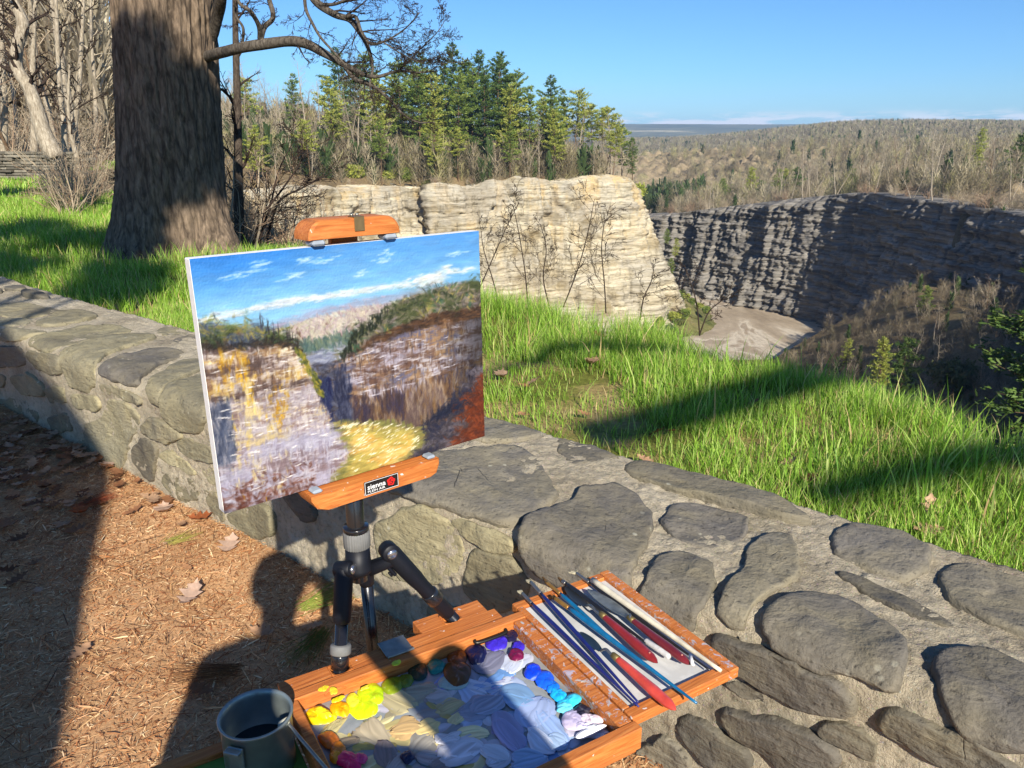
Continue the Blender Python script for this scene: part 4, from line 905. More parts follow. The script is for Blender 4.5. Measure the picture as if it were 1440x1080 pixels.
mb = MB(); Ml = frame(J2+d2*.03+sd2*-.0*1, d2, norm(np.cross(toc, d2)), norm(np.cross(d2, np.cross(toc, d2)))); box(mb, (-.016, -.022, -.006), (.012, -.0155, .006), Ml, .002); box(mb, (.0, -.026, -.004), (.009, -.0215, .004), Ml, .0015); k = mb.build('release_lever', DBLUE); k.parent = l2
mb = MB(); tube(mb, [J2+d2*L2*.62, J2+d2*L2*.63, J2+d2*L2*.74, J2+d2*L2*.75], [.0138, .0148, .0148, .0138], 20); k = mb.build('lock_sleeve', BLACK); k.parent = l2
J3 = at_y(513, 793, YH+.010); B3 = at_y(524, 905, YH+.055); leg(J3, B3, [(0, .0115), (.03, .0130), (.18, .0130), (.22, .0125)], '')
for J in (J1, J2, J3):
    mb = MB(); c_ = A3(colx, YH, z3-.002); tube(mb, [c_+(A3(J[0], J[1], z3-.004)-c_)*.3, A3(J[0], J[1], z3-.004)*.6+J*.4, J], [.013, .012, .011], 14); local(mb.build('leg_bracket', DBLUE), es)

# ================================================================== PALETTE BOX
BO = A3(-.36261761, .9973037, .70); E1 = norm(A3(.857, .5145, 0)); EY = A3(-E1[1], E1[0], 0); MBX = frame(BO, E1, EY, A3(0,0,1))
def inb(px, py, z=.70): q = at_z(px, py, z)-BO; return float(q@E1), float(-(q@EY))
pbx = empty('palette_box', BO, 'open orange wooden palette box full of wet paint, hung on the tripod legs', 'palette box')
def bbox(name, a, b, z, mat, bev=.0015, parent=None):
    mb = MB(); box(mb, (a[0], -b[1], z[0]), (a[1], -b[0], z[1]), MBX, bev); return local(mb.build(name, mat), pbx)
h1 = inb(478, 936); h2 = inb(634, 866)
# mounting bar with real leg holes
mb = MB()
def bar_piece(a0, a1, z0=-.028, z1=-.003): box(mb, (a0, -.036, z0), (a1, -.002, z1), MBX, .0012)
bar_piece(.0, h1[0]-.017); bar_piece(h1[0]+.017, .385)
lb = h2[1]; 
for a0_, a1_, y0_, y1_ in ((h2[0]-.062, h2[0]-.017, -.0018, .038), (h2[0]+.017, .372, -.0018, .038), (h2[0]-.0172, h2[0]+.0172, -lb+.0165, .038)): box(mb, (a0_, y0_, -.026), (a1_, y1_, -.004), MBX, .001)
local(mb.build('mounting_bar', WOOD), pbx)
for (ha, hb) in (h1, h2):
    mb = MB(); th = np.linspace(0, 2*math.pi, 33)[:-1]; inn = np.stack([ha+.0155*np.cos(th), -hb+.0155*np.sin(th)], 1); k = np.maximum(np.abs(np.cos(th))/1, np.abs(np.sin(th))/1)
    sq = np.stack([ha+.0168*np.cos(th)/k, -hb+.0168*np.sin(th)/k], 1); sq[:, 1] = np.clip(sq[:, 1], -.0358, -.0022) if hb > 0 else np.clip(sq[:, 1], -.0015, .037)
    V = np.stack([np.c_[inn, np.full(32, -.027)], np.c_[inn, np.full(32, -.0032)], np.c_[sq, np.full(32, -.0032)], np.c_[sq, np.full(32, -.027)]], 1).reshape(-1, 3); mb.add(xf(MBX, V), q=gridq(32, 4, True)[:, ::-1]); local(mb.build('leg_hole', WOOD), pbx)
FA = .418; FB = .368
bbox('rear_rail', (0, FA), (.0365, .056), (-.034, 0), WOOD)
bbox('left_rail', (0, .016), (.0565, FB-.0185), (-.034, -.0004), WOOD)
bbox('divider_rail', (.392, FA-.003), (.0565, FB-.0185), (-.034, -.0006), WOODP)
bbox('front_rail', (0, FA+.0), (FB-.018, FB), (-.036, .0006), WOOD)
bbox('base_board', (.003, FA-.006), (.04, FB-.003), (-.042, -.0365), WOOD)
PALM = NM('grey_palette_glass'); t_ = PALM.tc(); PALM = PALM.fin(PALM.mix(PALM.ramp(PALM.noise(t_, 22, 5, .6, 1.0), [(.35, 0), (.65, 1)]), srgb(132,138,140), srgb(160,164,164)), .3, .5)
bbox('palette_panel', (.0165, .3915), (.0565, FB-.0185), (-.0300, -.0240), PALM, .0005)
ha_, hb_ = inb(560, 910); mb = MB(); box(mb, (ha_-.026, -.0365, -.0012), (ha_+.020, .006, .0004), MBX, .0004); tube(mb, [xf(MBX, A3(ha_-.026, -.038, .0016)), xf(MBX, A3(ha_+.020, -.038, .0016))], .0026, 10); local(mb.build('hinge_plate', METAL), pbx)
hx_, hy_ = inb(606, 897); mb = MB(); tube(mb, spline([xf(MBX, A3(a, -.0568-c, z)) for a, c, z in ((.315, .0, -.010), (.318, .006, -.012), (.345, .008, -.012), (.372, .006, -.012), (.375, 0, -.010))], 24), .0032, 8); local(mb.build('finger_latch', m_plain('dark_steel', srgb(60,58,54), .4, .5, .8)), pbx)
for (ax, ay) in ((465, 960), (700, 870)):
    a, b = inb(ax, ay, .69); mb = MB(); P = [xf(MBX, A3(a+.016*math.cos(q), -.0563, -.012+.007*math.sin(q))) for q in np.linspace(0, 6.28, 20)]; tube(mb, P, .0012, 6, cap=False); local(mb.build('routed_groove', WOOD), pbx)
# side tray
TA, TB, T0, T1 = .4185, .634, .008, .345
bbox('tray_inner_rail', (TA-.0005, TA+.012), (T0+.0185, T1-.0205), (-.016, .0), WOODP)
bbox('tray_outer_rail', (TB-.020, TB), (T0, T1), (-.018, .001), mat_wood('splashed_wood', .5))
bbox('tray_rear_rail', (TA-.0005, TB-.0205), (T0, T0+.018), (-.018, -.001), WOOD)
bbox('tray_front_rail', (TA-.0005, TB-.0205), (T1-.020, T1), (-.018, .0), WOOD)
TPM = NM('pale_grey_tray_paper'); t_ = TPM.tc(); TPM = TPM.fin(TPM.mix(TPM.ramp(TPM.noise(t_, 14, 5, .6, .8), [(.40, 0), (.62, 1)]), srgb(188,188,184), srgb(208,208,204)), .7, .3)
bbox('tray_panel', (TA+.012, TB-.0205), (T0+.0185, T1-.0205), (-.014, -.007), TPM, .0004)
# left tray, lower, with a green sheet
a0, b0 = inb(320, 1040, .672); a1, b1 = inb(247, 1075, .672)
bbox('tray_rear_rail', (-.215, -.002), (b0-.002, b0+.020), (-.046, -.028), WOOD); bbox('tray_panel', (-.205, -.002), (b0+.0205, FB-.0), (-.044, -.036), m_plain('green_tray_sheet', srgb(96,140,62), .7, .2, 0, 30, .25, .05), .0005)
bbox('tray_outer_rail', (-.222, -.2055), (b0+.0205, FB), (-.046, -.028), WOOD)

def dab(px, py, rx, ry, col, h, seed, rot=0., z=-.0238, rough=.0, name='paint_dab'):
    """one squeeze or smear of oil paint on the palette"""
    nt, nr = 44, 12; th = np.arange(nt)*2*math.pi/nt; c = at_z(px, py, .70+z)
    ex = at_z(px+math.cos(rot)*rx, py+math.sin(rot)*rx, .70+z)-c; ey = at_z(px-math.sin(rot)*ry, py+math.cos(rot)*ry, .70+z)-c
    R = 1+(.30 if h > .003 else .42)*fbm(np.cos(th)*.9+seed, np.sin(th)*.9, seed, 2)*1.5+.05*fbm(np.cos(th)*5+seed, np.sin(th)*5, seed, 2)
    f = np.array([0, .15, .3, .45, .58, .7, .8, .88, .94, .975, 1.0, 1.002]); V = []
    for i, q in enumerate(f):
        x_ = np.cos(th)*q*R; y_ = np.sin(th)*q*R; P = c+x_[:, None]*ex+y_[:, None]*ey
        hh = h*(1-q**5)*(.85+.5*fbm(x_*2.0+seed, y_*2.0, seed, 3)+(.30 if h > .003 else .16)*np.abs(fbm(x_*4+seed, y_*9, seed+2, 3)))
        ridge = h*.45*math.exp(-((q-.9)/.07)**2)*(h < .003)
        P[:, 2] += hh+ridge if i < nr-1 else -.0004
        V.append(P)
    V = np.stack(V, 1).reshape(-1, 3); X = np.repeat(np.arange(nt), nr)
    dx_ = math.cos(seed*1.3); dy_ = math.sin(seed*1.3); st = fbm((V[:, 0]*dx_+V[:, 1]*dy_)*420+6*fbm(V[:, 0]*40, V[:, 1]*40, seed, 2), (V[:, 1]*dx_-V[:, 0]*dy_)*45+seed, seed, 3)
    c3 = np.clip(srgb(*col)[None]*(1+.42*st[:, None]+.05*fbm(V[:, 0]*400, V[:, 1]*400, seed, 2)[:, None]), 0, 1)
    if h > .003: c3 = np.clip(c3+np.clip(st-.35, 0, 1)[:, None]*.5, 0, 1)
    mb = MB(); mb.add(V, q=gridq(nt, nr, True), c=c3); return local(mb.build(name, PAINTM), pbx)
AZ = lambda x, y: (380+x/4, 840+y/4); BZ = lambda x, y: (620+x/4, 840+y/4)
thin = [  # broad mixes first, lowest
 (BZ, 270,470,140,150,(78,90,112)), (BZ, 470,480,90,110,(104,120,140)), (AZ, 900,520,150,80,(128,140,134)), (AZ, 620,700,190,60,(150,150,130)), (BZ, 640,560,110,120,(126,140,160)), (AZ, 480,800,150,60,(128,122,88)), (BZ, 480,840,230,120,(92,124,160)), (AZ, 900,760,170,110,(150,152,156)),
 (AZ, 600,755,78,112,(168,148,100)), (AZ, 720,590,58,110,(178,160,84)), (AZ, 845,530,70,88,(140,136,94)), (AZ, 945,560,66,66,(164,158,150)), (AZ, 1020,615,72,62,(176,154,50)), (AZ, 1060,675,52,46,(216,198,112)), (AZ, 760,740,72,80,(210,160,40)), (AZ, 885,735,72,66,(222,190,84)), (AZ, 850,825,88,80,(120,112,92)), (AZ, 1060,855,122,110,(176,172,186)), (AZ, 1130,768,76,62,(236,218,140)), (AZ, 650,870,66,100,(74,40,30)), (AZ, 720,945,90,60,(150,146,140)), (AZ, 1035,480,72,62,(140,172,152)), (AZ, 1180,610,84,96,(112,124,152)), (AZ, 430,820,70,40,(150,120,50)), (AZ, 330,735,72,36,(176,160,70)), (AZ, 890,905,60,70,(110,108,112)), (AZ, 960,930,60,70,(60,44,44)),
 (BZ, 430,360,90,60,(176,186,206)), (BZ, 280,350,80,95,(18,26,84)), (BZ, 430,560,86,100,(58,136,190)), (BZ, 350,765,82,140,(124,124,178)), (BZ, 540,640,104,118,(132,158,206)), (BZ, 610,730,80,140,(112,152,206)), (BZ, 500,925,92,76,(96,150,200)), (BZ, 320,900,60,70,(178,188,206)), (BZ, 255,610,70,90,(116,128,158)), (BZ, 100,860,110,90,(188,190,200)), (BZ, 640,820,60,60,(140,176,214)), (AZ, 1250,880,60,80,(196,206,220)), (BZ, 560,800,60,90,(190,204,226)), (AZ, 1000,800,70,40,(206,204,210)), (BZ, 830,770,92,46,(226,226,230)), (BZ, 740,700,90,60,(190,184,206))]
# a film of knife-mixed paint that covers the middle of the palette
mb = MB(); rf = random.Random(21)
def field_col(a, b):
    L_ = [(196,180,120), (176,160,92), (206,184,96), (160,150,120), (214,202,150)]; C_ = [(160,156,160), (186,182,190), (150,146,140), (200,196,196), (140,140,150)]; R__ = [(150,172,206), (176,190,214), (110,150,200), (200,206,218), (150,146,190)]
    q = a+.12*rf.gauss(0, 1); return (L_ if q < .38 else C_ if q < .60 else R__)[rf.randrange(5)]
for k in range(120):
    a = rf.random(); b = rf.random(); c = xf(MBX, A3(.05+.29*a, -(.10+.235*b), -.0239+.00003*(k % 9))); az = rf.uniform(0, 6.28) if rf.random() < .4 else rf.gauss(.5, .5); L_ = rf.uniform(.012, .034); W_ = rf.uniform(.006, .014); nn_ = 16; mm_ = 7
    u = np.linspace(-1, 1, nn_); v = np.linspace(-1, 1, mm_); Ug_, Vg_ = np.meshgrid(u, v, indexing='ij'); sd_ = k*1.7
    hw = W_*np.sqrt(np.clip(1-np.abs(Ug_)**3, .02, 1))*(1+.3*vnoise(Ug_*2+sd_, 0, 0)); X_ = Ug_*L_+.004*vnoise(Vg_*4+sd_, 1, 0)*np.abs(Ug_); Y_ = Vg_*hw+.25*W_*np.sin(Ug_*1.5+sd_)
    Z_h = .0004+.0009*np.abs(vnoise(Vg_*3.5+sd_, Ug_*.6, 2))*(1-Vg_**4)*(1-np.abs(Ug_)**5)-.0004*(np.abs(Vg_) > .99)-.0004*(np.abs(Ug_) > .99)
    P_ = c+np.stack([X_*math.cos(az)-Y_*math.sin(az), X_*math.sin(az)+Y_*math.cos(az), Z_h], -1); col = srgb(*field_col(a, b))*(1+.25*vnoise(Vg_*5+sd_, Ug_*.8, 5))[..., None]
    mb.add(P_.reshape(-1, 3), q=gridq(nn_, mm_), c=np.clip(col, 0, 1).reshape(-1, 3))
tag(local(mb.build('paint_film', PAINTM), pbx), kind='stuff')
def kstroke(mb, c, az, L_, W_, base, sd_, nn_=18, mm_=9):
    u = np.linspace(-1, 1, nn_); v = np.linspace(-1, 1, mm_); Ug_, Vg_ = np.meshgrid(u, v, indexing='ij')
    hw = W_*np.sqrt(np.clip(1-np.abs(Ug_)**2.3, .01, 1))*(1+.16*vnoise(Ug_*2+sd_, 0, 0)); X_ = Ug_*L_*(1+.10*vnoise(Vg_*3+sd_, 1, 0)); Y_ = Vg_*hw+.3*W_*np.sin(Ug_*1.5+sd_); edge = (np.abs(Vg_) > .99) | (np.abs(Ug_) > .99)
    Z_h = .0004+.0006*np.abs(vnoise(Vg_*4+sd_, Ug_*.6, 2))*(1-Vg_**4)*(1-np.abs(Ug_)**5)+.0005*np.exp(-((np.abs(Vg_)-.8)/.12)**2)*(1-np.abs(Ug_)**4)-.0009*edge
    P_ = c+np.stack([X_*math.cos(az)-Y_*math.sin(az), X_*math.sin(az)+Y_*math.cos(az), Z_h], -1)
    mb.add(P_.reshape(-1, 3), q=gridq(nn_, mm_), c=np.clip(base*(1+.30*vnoise(Vg_*5+sd_, Ug_*.7, 5)+.12*vnoise(Vg_*13+sd_, Ug_, 7))[..., None], 0, 1).reshape(-1, 3))
for i, (Z_, x, y, rx, ry, c_) in enumerate(thin[8:]):
    mb = MB(); c = at_z(*Z_(x, y), .70-.0238+.00012*i); mm = np.linalg.norm(at_z(Z_(x, y)[0]+1, Z_(x, y)[1], c[2])-c); a0 = .55+.6*math.sin(i*1.7); big = max(rx, ry)/4*mm; sm = min(rx, ry)/4*mm
    for k in range(3): kstroke(mb, c+A3(rf.gauss(0, .13)*big, rf.gauss(0, .13)*big, .00022*k), a0+rf.gauss(0, .3)+(1.57 if ry > rx*1.3 else 0), big*rf.uniform(.95, 1.15), sm*(1.05, .85, .6)[k], srgb(*c_)*rf.uniform(.85, 1.15)*(1-.24)+.24*srgb(222, 220, 216), i*3.1+k)
    local(mb.build('paint_dab', PAINTM), pbx)
thick = [(AZ,270,668,78,44,(246,214,8)), (AZ,395,628,50,40,(244,176,10)), (AZ,520,600,92,76,(214,236,20)), (AZ,575,545,60,50,(190,220,24)), (AZ,470,580,40,44,(236,240,60)), (AZ,690,490,60,36,(128,144,20)), (AZ,760,465,40,32,(96,116,22)), (AZ,830,410,52,42,(18,48,30)), (AZ,935,390,44,38,(24,124,108)), (AZ,1060,335,60,50,(120,62,14)), (AZ,1055,420,60,60,(96,60,14)), (AZ,1160,320,50,54,(16,20,60)), (AZ,1280,255,54,46,(64,44,190)), (AZ,1350,210,42,36,(30,26,56)), (AZ,1395,275,36,30,(60,44,196)), (AZ,1385,325,40,30,(112,14,56)), (AZ,330,800,52,44,(206,112,34)), (AZ,380,855,40,40,(224,130,22)), (AZ,370,900,34,30,(230,150,20)), (AZ,440,925,66,42,(230,18,96)), (AZ,505,915,34,30,(236,60,120)), (AZ,770,895,32,32,(24,22,58)), (BZ,520,415,48,46,(14,66,224)), (BZ,590,462,52,48,(24,96,232)), (BZ,628,500,34,36,(20,120,232)), (BZ,660,545,48,36,(30,176,236)), (BZ,720,590,60,36,(60,204,236)), (BZ,700,625,46,26,(110,214,232)), (BZ,740,690,60,44,(188,178,204)), (BZ,790,645,54,30,(34,32,48)), (BZ,835,690,52,30,(222,206,214)), (BZ,800,725,40,22,(206,196,220)), (BZ,840,755,70,26,(236,236,238)), (BZ,420,320,40,30,(108,16,60)), (AZ,300,650,50,24,(250,226,30))]
for i, (Z_, x, y, rx, ry, c_) in enumerate(thick): dab(*Z_(x, y), rx/4*1.12, ry/4*1.12, c_, .0048, 100+i*1.9, rot=.4*math.sin(i*2.1), z=-.0178+.0001*i if False else -.0236+.00025*i)
for i, (x, y, rx, ry, c_) in enumerate([(300,510,26,14,(250,214,40)), (350,530,24,20,(240,214,50)), (380,570,40,12,(236,220,30)), (710,365,26,16,(214,220,30)), (530,510,30,10,(230,214,60))]): dab(*AZ(x, y), rx/4, ry/4, c_, .001, 300+i, rot=-.35, z=.0005-.012*(i in (2, 4)), name='paint_smear')

# ================================================================== BRUSHES AND KNIVES ON THE TRAY
DZ = lambda x, y, z: at_z(720+x/4.235, 780+y/4.235, z)
HAND = lambda nm, c, r=.35: m_plain(nm, c, r, .5, 0, 50, .3, .08, coat=.3)
FERR = m_plain('brush_ferrule', srgb(150,146,140), .35, .5, .85, 90, .3, .1); GOLD = m_plain('gold_ferrule', srgb(196,144,72), .35, .5, .7, 90, .3, .1)
BRIS = m_plain('bristle', srgb(186,178,150), .8, .2, 0, 200, .35, .5); BRISD = m_plain('dark_bristle', srgb(110,84,54), .8, .2, 0, 200, .35, .5)
def brush(name, tip, fer, han, end, z, rmax, hmat, fmat, bmat, lab, flat=1.0, tail=None):
    Pt, Pf, Ph, Pe = [DZ(*q, z) for q in (tip, fer, han, end)]; d = norm(Pe-Pt); root = empty(name, (Pt+Pe)/2, lab, 'paint brush', 'paint brushes lying on the side tray')
    n_ = 22; t = np.linspace(0, 1, n_); rr = rmax*np.interp(t, [0, .12, .3, .75, 1], [.72, .95, 1.0, .62, .38]); mb = MB(); tube(mb, [Ph+(Pe-Ph)*k for k in t], rr, 14); local(mb.build('handle', hmat), root)
    mb = MB(); sdv = norm(np.cross(d, A3(0,0,1))); k = np.linspace(0, 1, 8); tube(mb, [Pf+(Ph-Pf)*q for q in k], rmax*np.array([.78, .8, .8, .86, .78, .84, .80, .80]), 14); f = local(mb.build('ferrule', fmat), root)
    mb = MB(); nb = 70; P0 = []; P1 = []
    for i in range(nb):
        a = rnd.uniform(-1, 1); b = rnd.uniform(-1, 1)*.5; P0.append(Pf+sdv*a*rmax*.7+A3(0,0,1)*b*rmax*.8); P1.append(Pt+d*rnd.uniform(-.002, .002)+sdv*a*rmax*flat+A3(0,0,1)*b*rmax*.5)
    segs(mb, P0, P1, rmax*.16, rmax*.07, 4); local(mb.build('bristles', bmat), root)
    if tail:
        mb = MB(); p0, p1 = DZ(*tail[0], z), DZ(*tail[1], z); tube(mb, [p0, p0+(p1-p0)*.03, p0+(p1-p0)*.95, p1], [.0042, .0048, .0050, .0046], 14); local(mb.build('paint_crust', m_plain('white_paint_crust', srgb(206,204,200), .6, .3, 0, 90, .3, .4)), root)
    return root
NAVY = HAND('navy_brush_handle', srgb(28,36,104)); TEAL = HAND('teal_brush_handle', srgb(12,104,150)); BLK = HAND('black_brush_handle', (.012,.012,.014)); CREAM = HAND('cream_brush_handle', srgb(220,210,184), .5)
brush('paint_brush', (45,215), (62,232), (118,290), (755,905), .7065, .0040, NAVY, FERR, BRIS, 'dark blue brush nearest the wet paint, its flat bristles pointing to the wall', 1.3)
brush('paint_brush', (98,150), (112,165), (172,232), (752,880), .7075, .0043, NAVY, FERR, BRIS, 'second dark blue brush, touching its twin at the thin handle end', 1.4)
brush('paint_brush', (185,135), (205,165), (288,232), (700,600), .7075, .0040, TEAL, GOLD, BRISD, 'teal brush with pointed brown tip partly under the longer teal brush', .25)
brush('paint_brush', (245,245), (255,258), (338,318), (1100,885), .7125, .0050, TEAL, GOLD, BRISD, 'long teal brush whose thin end juts past the tray front', .8)
brush('paint_brush', (278,138), (300,160), (320,172), (800,525), .7085, .0052, BLK, FERR, BRISD, 'black brush with white crusted end lying between two red knife handles', .25, tail=((795,512), (940,608)))
brush('fan_brush', (362,98), (385,112), (460,166), (1180,690), .7045, .0040, BLK, FERR, BRIS, 'black fan brush with splayed pale bristles beside the cream stick', 2.6)
p0, p1 = DZ(478, 150, .7105), DZ(1245, 692, .7085); mb = MB(); tube(mb, [p0+(p1-p0)*k for k in np.linspace(0, 1, 16)], np.interp(np.linspace(0, 1, 16), [0, .1, .5, 1], [.0054, .0060, .0050, .0030]), 14); ob = mb.build('wooden_stick', CREAM); tag(ob, 'long cream brush handle lying along the outer tray rail', 'brush handle')
STEEL = m_plain('knife_steel', srgb(150,150,146), .28, .6, .9, 60, .2, .08); MUCK = m_plain('paint_caked_steel', srgb(146,152,148), .5, .4, .3, 60, .45, .4)
def knife(blade, neck, h0, h1, z, wb, wh, hm, bm, lab, rivet=True, white=None):
    B0, B1, N1, H0, H1 = DZ(*blade[0], z-.004), DZ(*blade[1], z-.003), DZ(*neck, z+.002), DZ(*h0, z), DZ(*h1, z); root = empty('palette_knife', (H0+H1)/2, lab, 'palette knife', 'palette knives on the side tray')
    d = norm(B1-B0); s_ = norm(np.cross(A3(0,0,1), d)); L = np.linalg.norm(B1-B0); t = np.linspace(0, 1, 16); w = wb*np.sin(np.clip(t*1.02, 0, 1)*math.pi*.86+.10)**.7; w[0] = .0006
    P = B0+d*L*t[:, None]; V = np.stack([P-s_*w[:, None]-A3(0,0,.0004), P+s_*w[:, None]-A3(0,0,.0004), P+s_*w[:, None]+A3(0,0,.0004), P-s_*w[:, None]+A3(0,0,.0004)], 1)
    mb = MB(); mb.add(V.reshape(-1, 3), q=gridq(16, 4).tolist()+[[i*4+3, i*4, i*4+4, i*4+7] for i in range(15)]); local(mb.build('blade', bm), root)
    mb = MB(); tube(mb, spline([B1, B1+(N1-B1)*.5+A3(0,0,.006), N1, H0], 18), .0022, 10); local(mb.build('neck', STEEL), root)
    dh = norm(H1-H0); sh = norm(np.cross(A3(0,0,1), dh)); Lh = np.linalg.norm(H1-H0); n_ = 26; t = np.linspace(0, 1, n_); r = wh*np.interp(t, [0, .03, .10, .35, .65, .88, .97, 1.0], [.45, .62, .68, .82, 1.0, .86, .45, .1]); th = np.arange(18)*2*math.pi/18
    V = (H0+dh*Lh*t[:, None])[:, None]+sh*(np.cos(th)[None, :, None]*r[:, None, None])+A3(0,0,1)*(np.sin(th)[None, :, None]*r[:, None, None]*.72); mb = MB(); mb.add(V.transpose(1, 0, 2).reshape(-1, 3), q=gridq(18, n_, True)[:, ::-1]); local(mb.build('handle', hm), root)
    mb = MB(); c0 = H0+dh*Lh*.0; tube(mb, [c0-dh*.012, c0-dh*.010, c0+dh*.003], [wh*.42, wh*.52, wh*.60], 14); local(mb.build('collar', m_plain('worn_brass_collar', srgb(122,106,66), .5, .4, .6, 90, .3, .2)), root)
    if rivet: mb = MB(); q = H0+dh*Lh*.86+A3(0,0,1)*wh*.62; lathe(mb, [(.0001, .0012), (.0014, .0010), (.0018, 0), (.0018, -.002)], 10, frame(q, sh, dh, A3(0,0,1))); local(mb.build('rivet', m_plain('copper_rivet', srgb(206,140,116), .4, .5, .5)), root)
    if white: mb = MB(); tube(mb, [DZ(*white[0], z+.006), DZ(*white[1], z+.004)], [.0030, .0026], 12); local(mb.build('paint_crust', m_plain('white_crust', srgb(226,222,216), .7, .3, 0, 90, .2, .4)), root)
RH = HAND('red_knife_handle', srgb(142,38,36)); MH = HAND('maroon_knife_handle', srgb(112,34,38)); SH = HAND('salmon_knife_handle', srgb(206,72,58))
knife(((318,190), (440,305)), (500,338), (548,368), (866,645), .7130, .011, .0098, RH, STEEL, 'red handled palette knife lying in the middle of the tray under the black brush', True)
knife(((450,205), (700,372)), (705,380), (718,390), (1062,655), .7130, .012, .0092, MH, MUCK, 'maroon handled palette knife with caked blade beside the cream stick', True, ((1062,600), (1078,660)))
knife(((408,460), (528,572)), (590,592), (625,618), (976,926), .7130, .0085, .0100, SH, STEEL, 'salmon red palette knife closest to the photographer, its handle over the tray edge', False)

# ================================================================== METAL CAN
cc_ = at_z(359, 1002, .752); CR_ = .0478; zb_ = .70-.0358+.0005; can = empty('metal_can', (cc_[0], cc_[1], zb_), 'grey metal solvent can with open rim standing at the left corner of the palette box', 'can')
CANM = m_plain('galvanised_can', srgb(150,160,156), .38, .5, .65, 30, .3, .1); hC = cc_[2]-zb_
T_ = np.eye(4); T_[:3, 3] = (cc_[0], cc_[1], zb_); T_ = T_@np.array(Matrix.Rotation(math.radians(0), 4, 'Y'))
mb = MB(); lathe(mb, [(.0005, 0), (CR_-.003, 0), (CR_-.001, .002), (CR_-.001, hC-.008), (CR_+.0012, hC-.006), (CR_+.0022, hC-.002), (CR_+.001, hC), (CR_-.001, hC-.001), (CR_-.0030, hC-.004), (CR_-.0036, hC-.010), (CR_-.0036, .006), (.0005, .006)], 56, T_); local(mb.build('body', CANM), can)
mb = MB(); lathe(mb, [(CR_-.0040, .030), (.0005, .030)], 48, T_); local(mb.build('solvent', m_plain('murky_solvent', srgb(34,48,52), .08, .5, 0, 20, .2, .02)), can)
b0_ = at_z(330, 1062, .728); rad = norm(A3(b0_[0]-cc_[0], b0_[1]-cc_[1], 0)); sdc = np.cross(A3(0,0,1), rad); Mb = frame(A3(cc_[0], cc_[1], 0)+rad*CR_, rad, sdc, A3(0,0,1)); mb = MB(); box(mb, (.0004, -.011, .695), (.004, .011, .738), Mb, .001); box(mb, (.004, -.011, .733), (.013, .011, .738), Mb, .001); local(mb.build('hook_bracket', CANM), can)
mb = MB(); q0, q1 = at_z(405, 1018, .738), at_z(462, 1085, .700); tube(mb, spline([q0-(q1-q0)*.12+A3(0,0,-.006), q0, q0+(q1-q0)*.3, q1], 18), .0026, 10); local(mb.build('wire_handle', METAL), can)
mb = MB(); P = at_z(400, 1020, .733); tube(mb, [P-A3(.004,0,.010), P, P+A3(.006,-.003,.010)], [.006, .009, .004], 14, disp=lambda V: .003*fbm(V[..., 0]*200, V[..., 1]*200, V[..., 2]*200, 2)); local(mb.build('dried_paint', m_plain('dried_white_paint', srgb(196,194,172), .8, .3, 0, 90, .3, .5)), can)

# ================================================================== THE PHOTOGRAPHER (behind the view, seen as a shadow) AND THE PHONE
def skin(name, pts, edges, mat, parent=None, sub=2):
    me = bpy.data.meshes.new(name); me.from_pydata([p[:3] for p in pts], edges, []); me.materials.append(mat)
    o = bpy.data.objects.new(name, me); COL.objects.link(o)
    if parent: o.parent = parent
    m = o.modifiers.new('Skin', 'SKIN'); m.use_smooth_shade = True
    if not me.skin_vertices: me.attributes.update() if False else None
    sk = me.skin_vertices[0].data
    for i, p in enumerate(pts): sk[i].radius = (p[3], p[4] if len(p) > 4 else p[3]); sk[i].use_root = (i == 0)
    o.modifiers.new('Sub', 'SUBSURF').levels = sub; o.modifiers['Sub'].render_levels = sub
    return o
pts = [(-.09,-.44,.94,.13,.10), (-.09,-.44,1.12,.125,.095), (-.085,-.43,1.30,.14,.10), (-.08,-.41,1.43,.075), (-.075,-.395,1.505,.052), (-.072,-.375,1.56,.068,.075), (-.07,-.365,1.64,.078,.092), (-.07,-.37,1.715,.06,.07), (-.07,-.275,1.61,.014),
 (-.25,-.43,1.39,.058), (-.315,-.44,1.13,.044), (-.29,-.33,.91,.03), (-.285,-.31,.84,.036,.02),
 (.10,-.42,1.39,.058), (.315,-.24,1.20,.044), (.125,-.085,1.42,.030), (.075,-.055,1.475,.036,.02),
 (-.185,-.44,.86,.085), (-.19,-.42,.50,.058), (-.19,-.45,.10,.042), (-.195,-.34,.04,.035), (.01,-.44,.86,.085), (.02,-.41,.50,.058), (.02,-.44,.10,.042), (.03,-.33,.04,.035)]
ed = [(0,1),(1,2),(2,3),(3,4),(4,5),(5,6),(6,7),(6,8),(2,9),(9,10),(10,11),(11,12),(2,13),(13,14),(14,15),(15,16),(0,17),(17,18),(18,19),(19,20),(0,21),(21,22),(22,23),(23,24)]
pts = [(p[0]+.055, p[1]+.05, p[2]+(.012 if p[2] > .3 else 0), *p[3:]) if i not in (15, 16) else p for i, p in enumerate(pts)]
def finger(base, d, side, n0): 
    b = A3(*pts[base][:3]); i0 = len(pts)
    p = b+side*1.0; pts.append((*p, .009)); ed.append((base, i0))
    for k in range(2): p = p+d*.032+A3(0,0,-.004*k); pts.append((*p, .0085-.001*k)); ed.append((len(pts)-2, len(pts)-1))
for k in range(4): finger(16, A3(-.85,.18,.10), A3(-.012,.030,.030-.020*k), k)
finger(16, A3(-.6,-.2,.6), A3(.0,-.01,.035), 4)
for k in range(4): finger(12, A3(.05,.25,-.95), A3(.002,.024-.016*k,-.03), k)
finger(12, A3(.5,.3,-.7), A3(.02,.015,-.01), 4)
SKINM = m_plain('skin', srgb(206,160,134), .5, .4, 0, 30, .1, .05)
per = skin('person', pts, ed, SKINM); tag(per, 'standing photographer in dark jacket holding up a phone, seen only as a shadow', 'person')
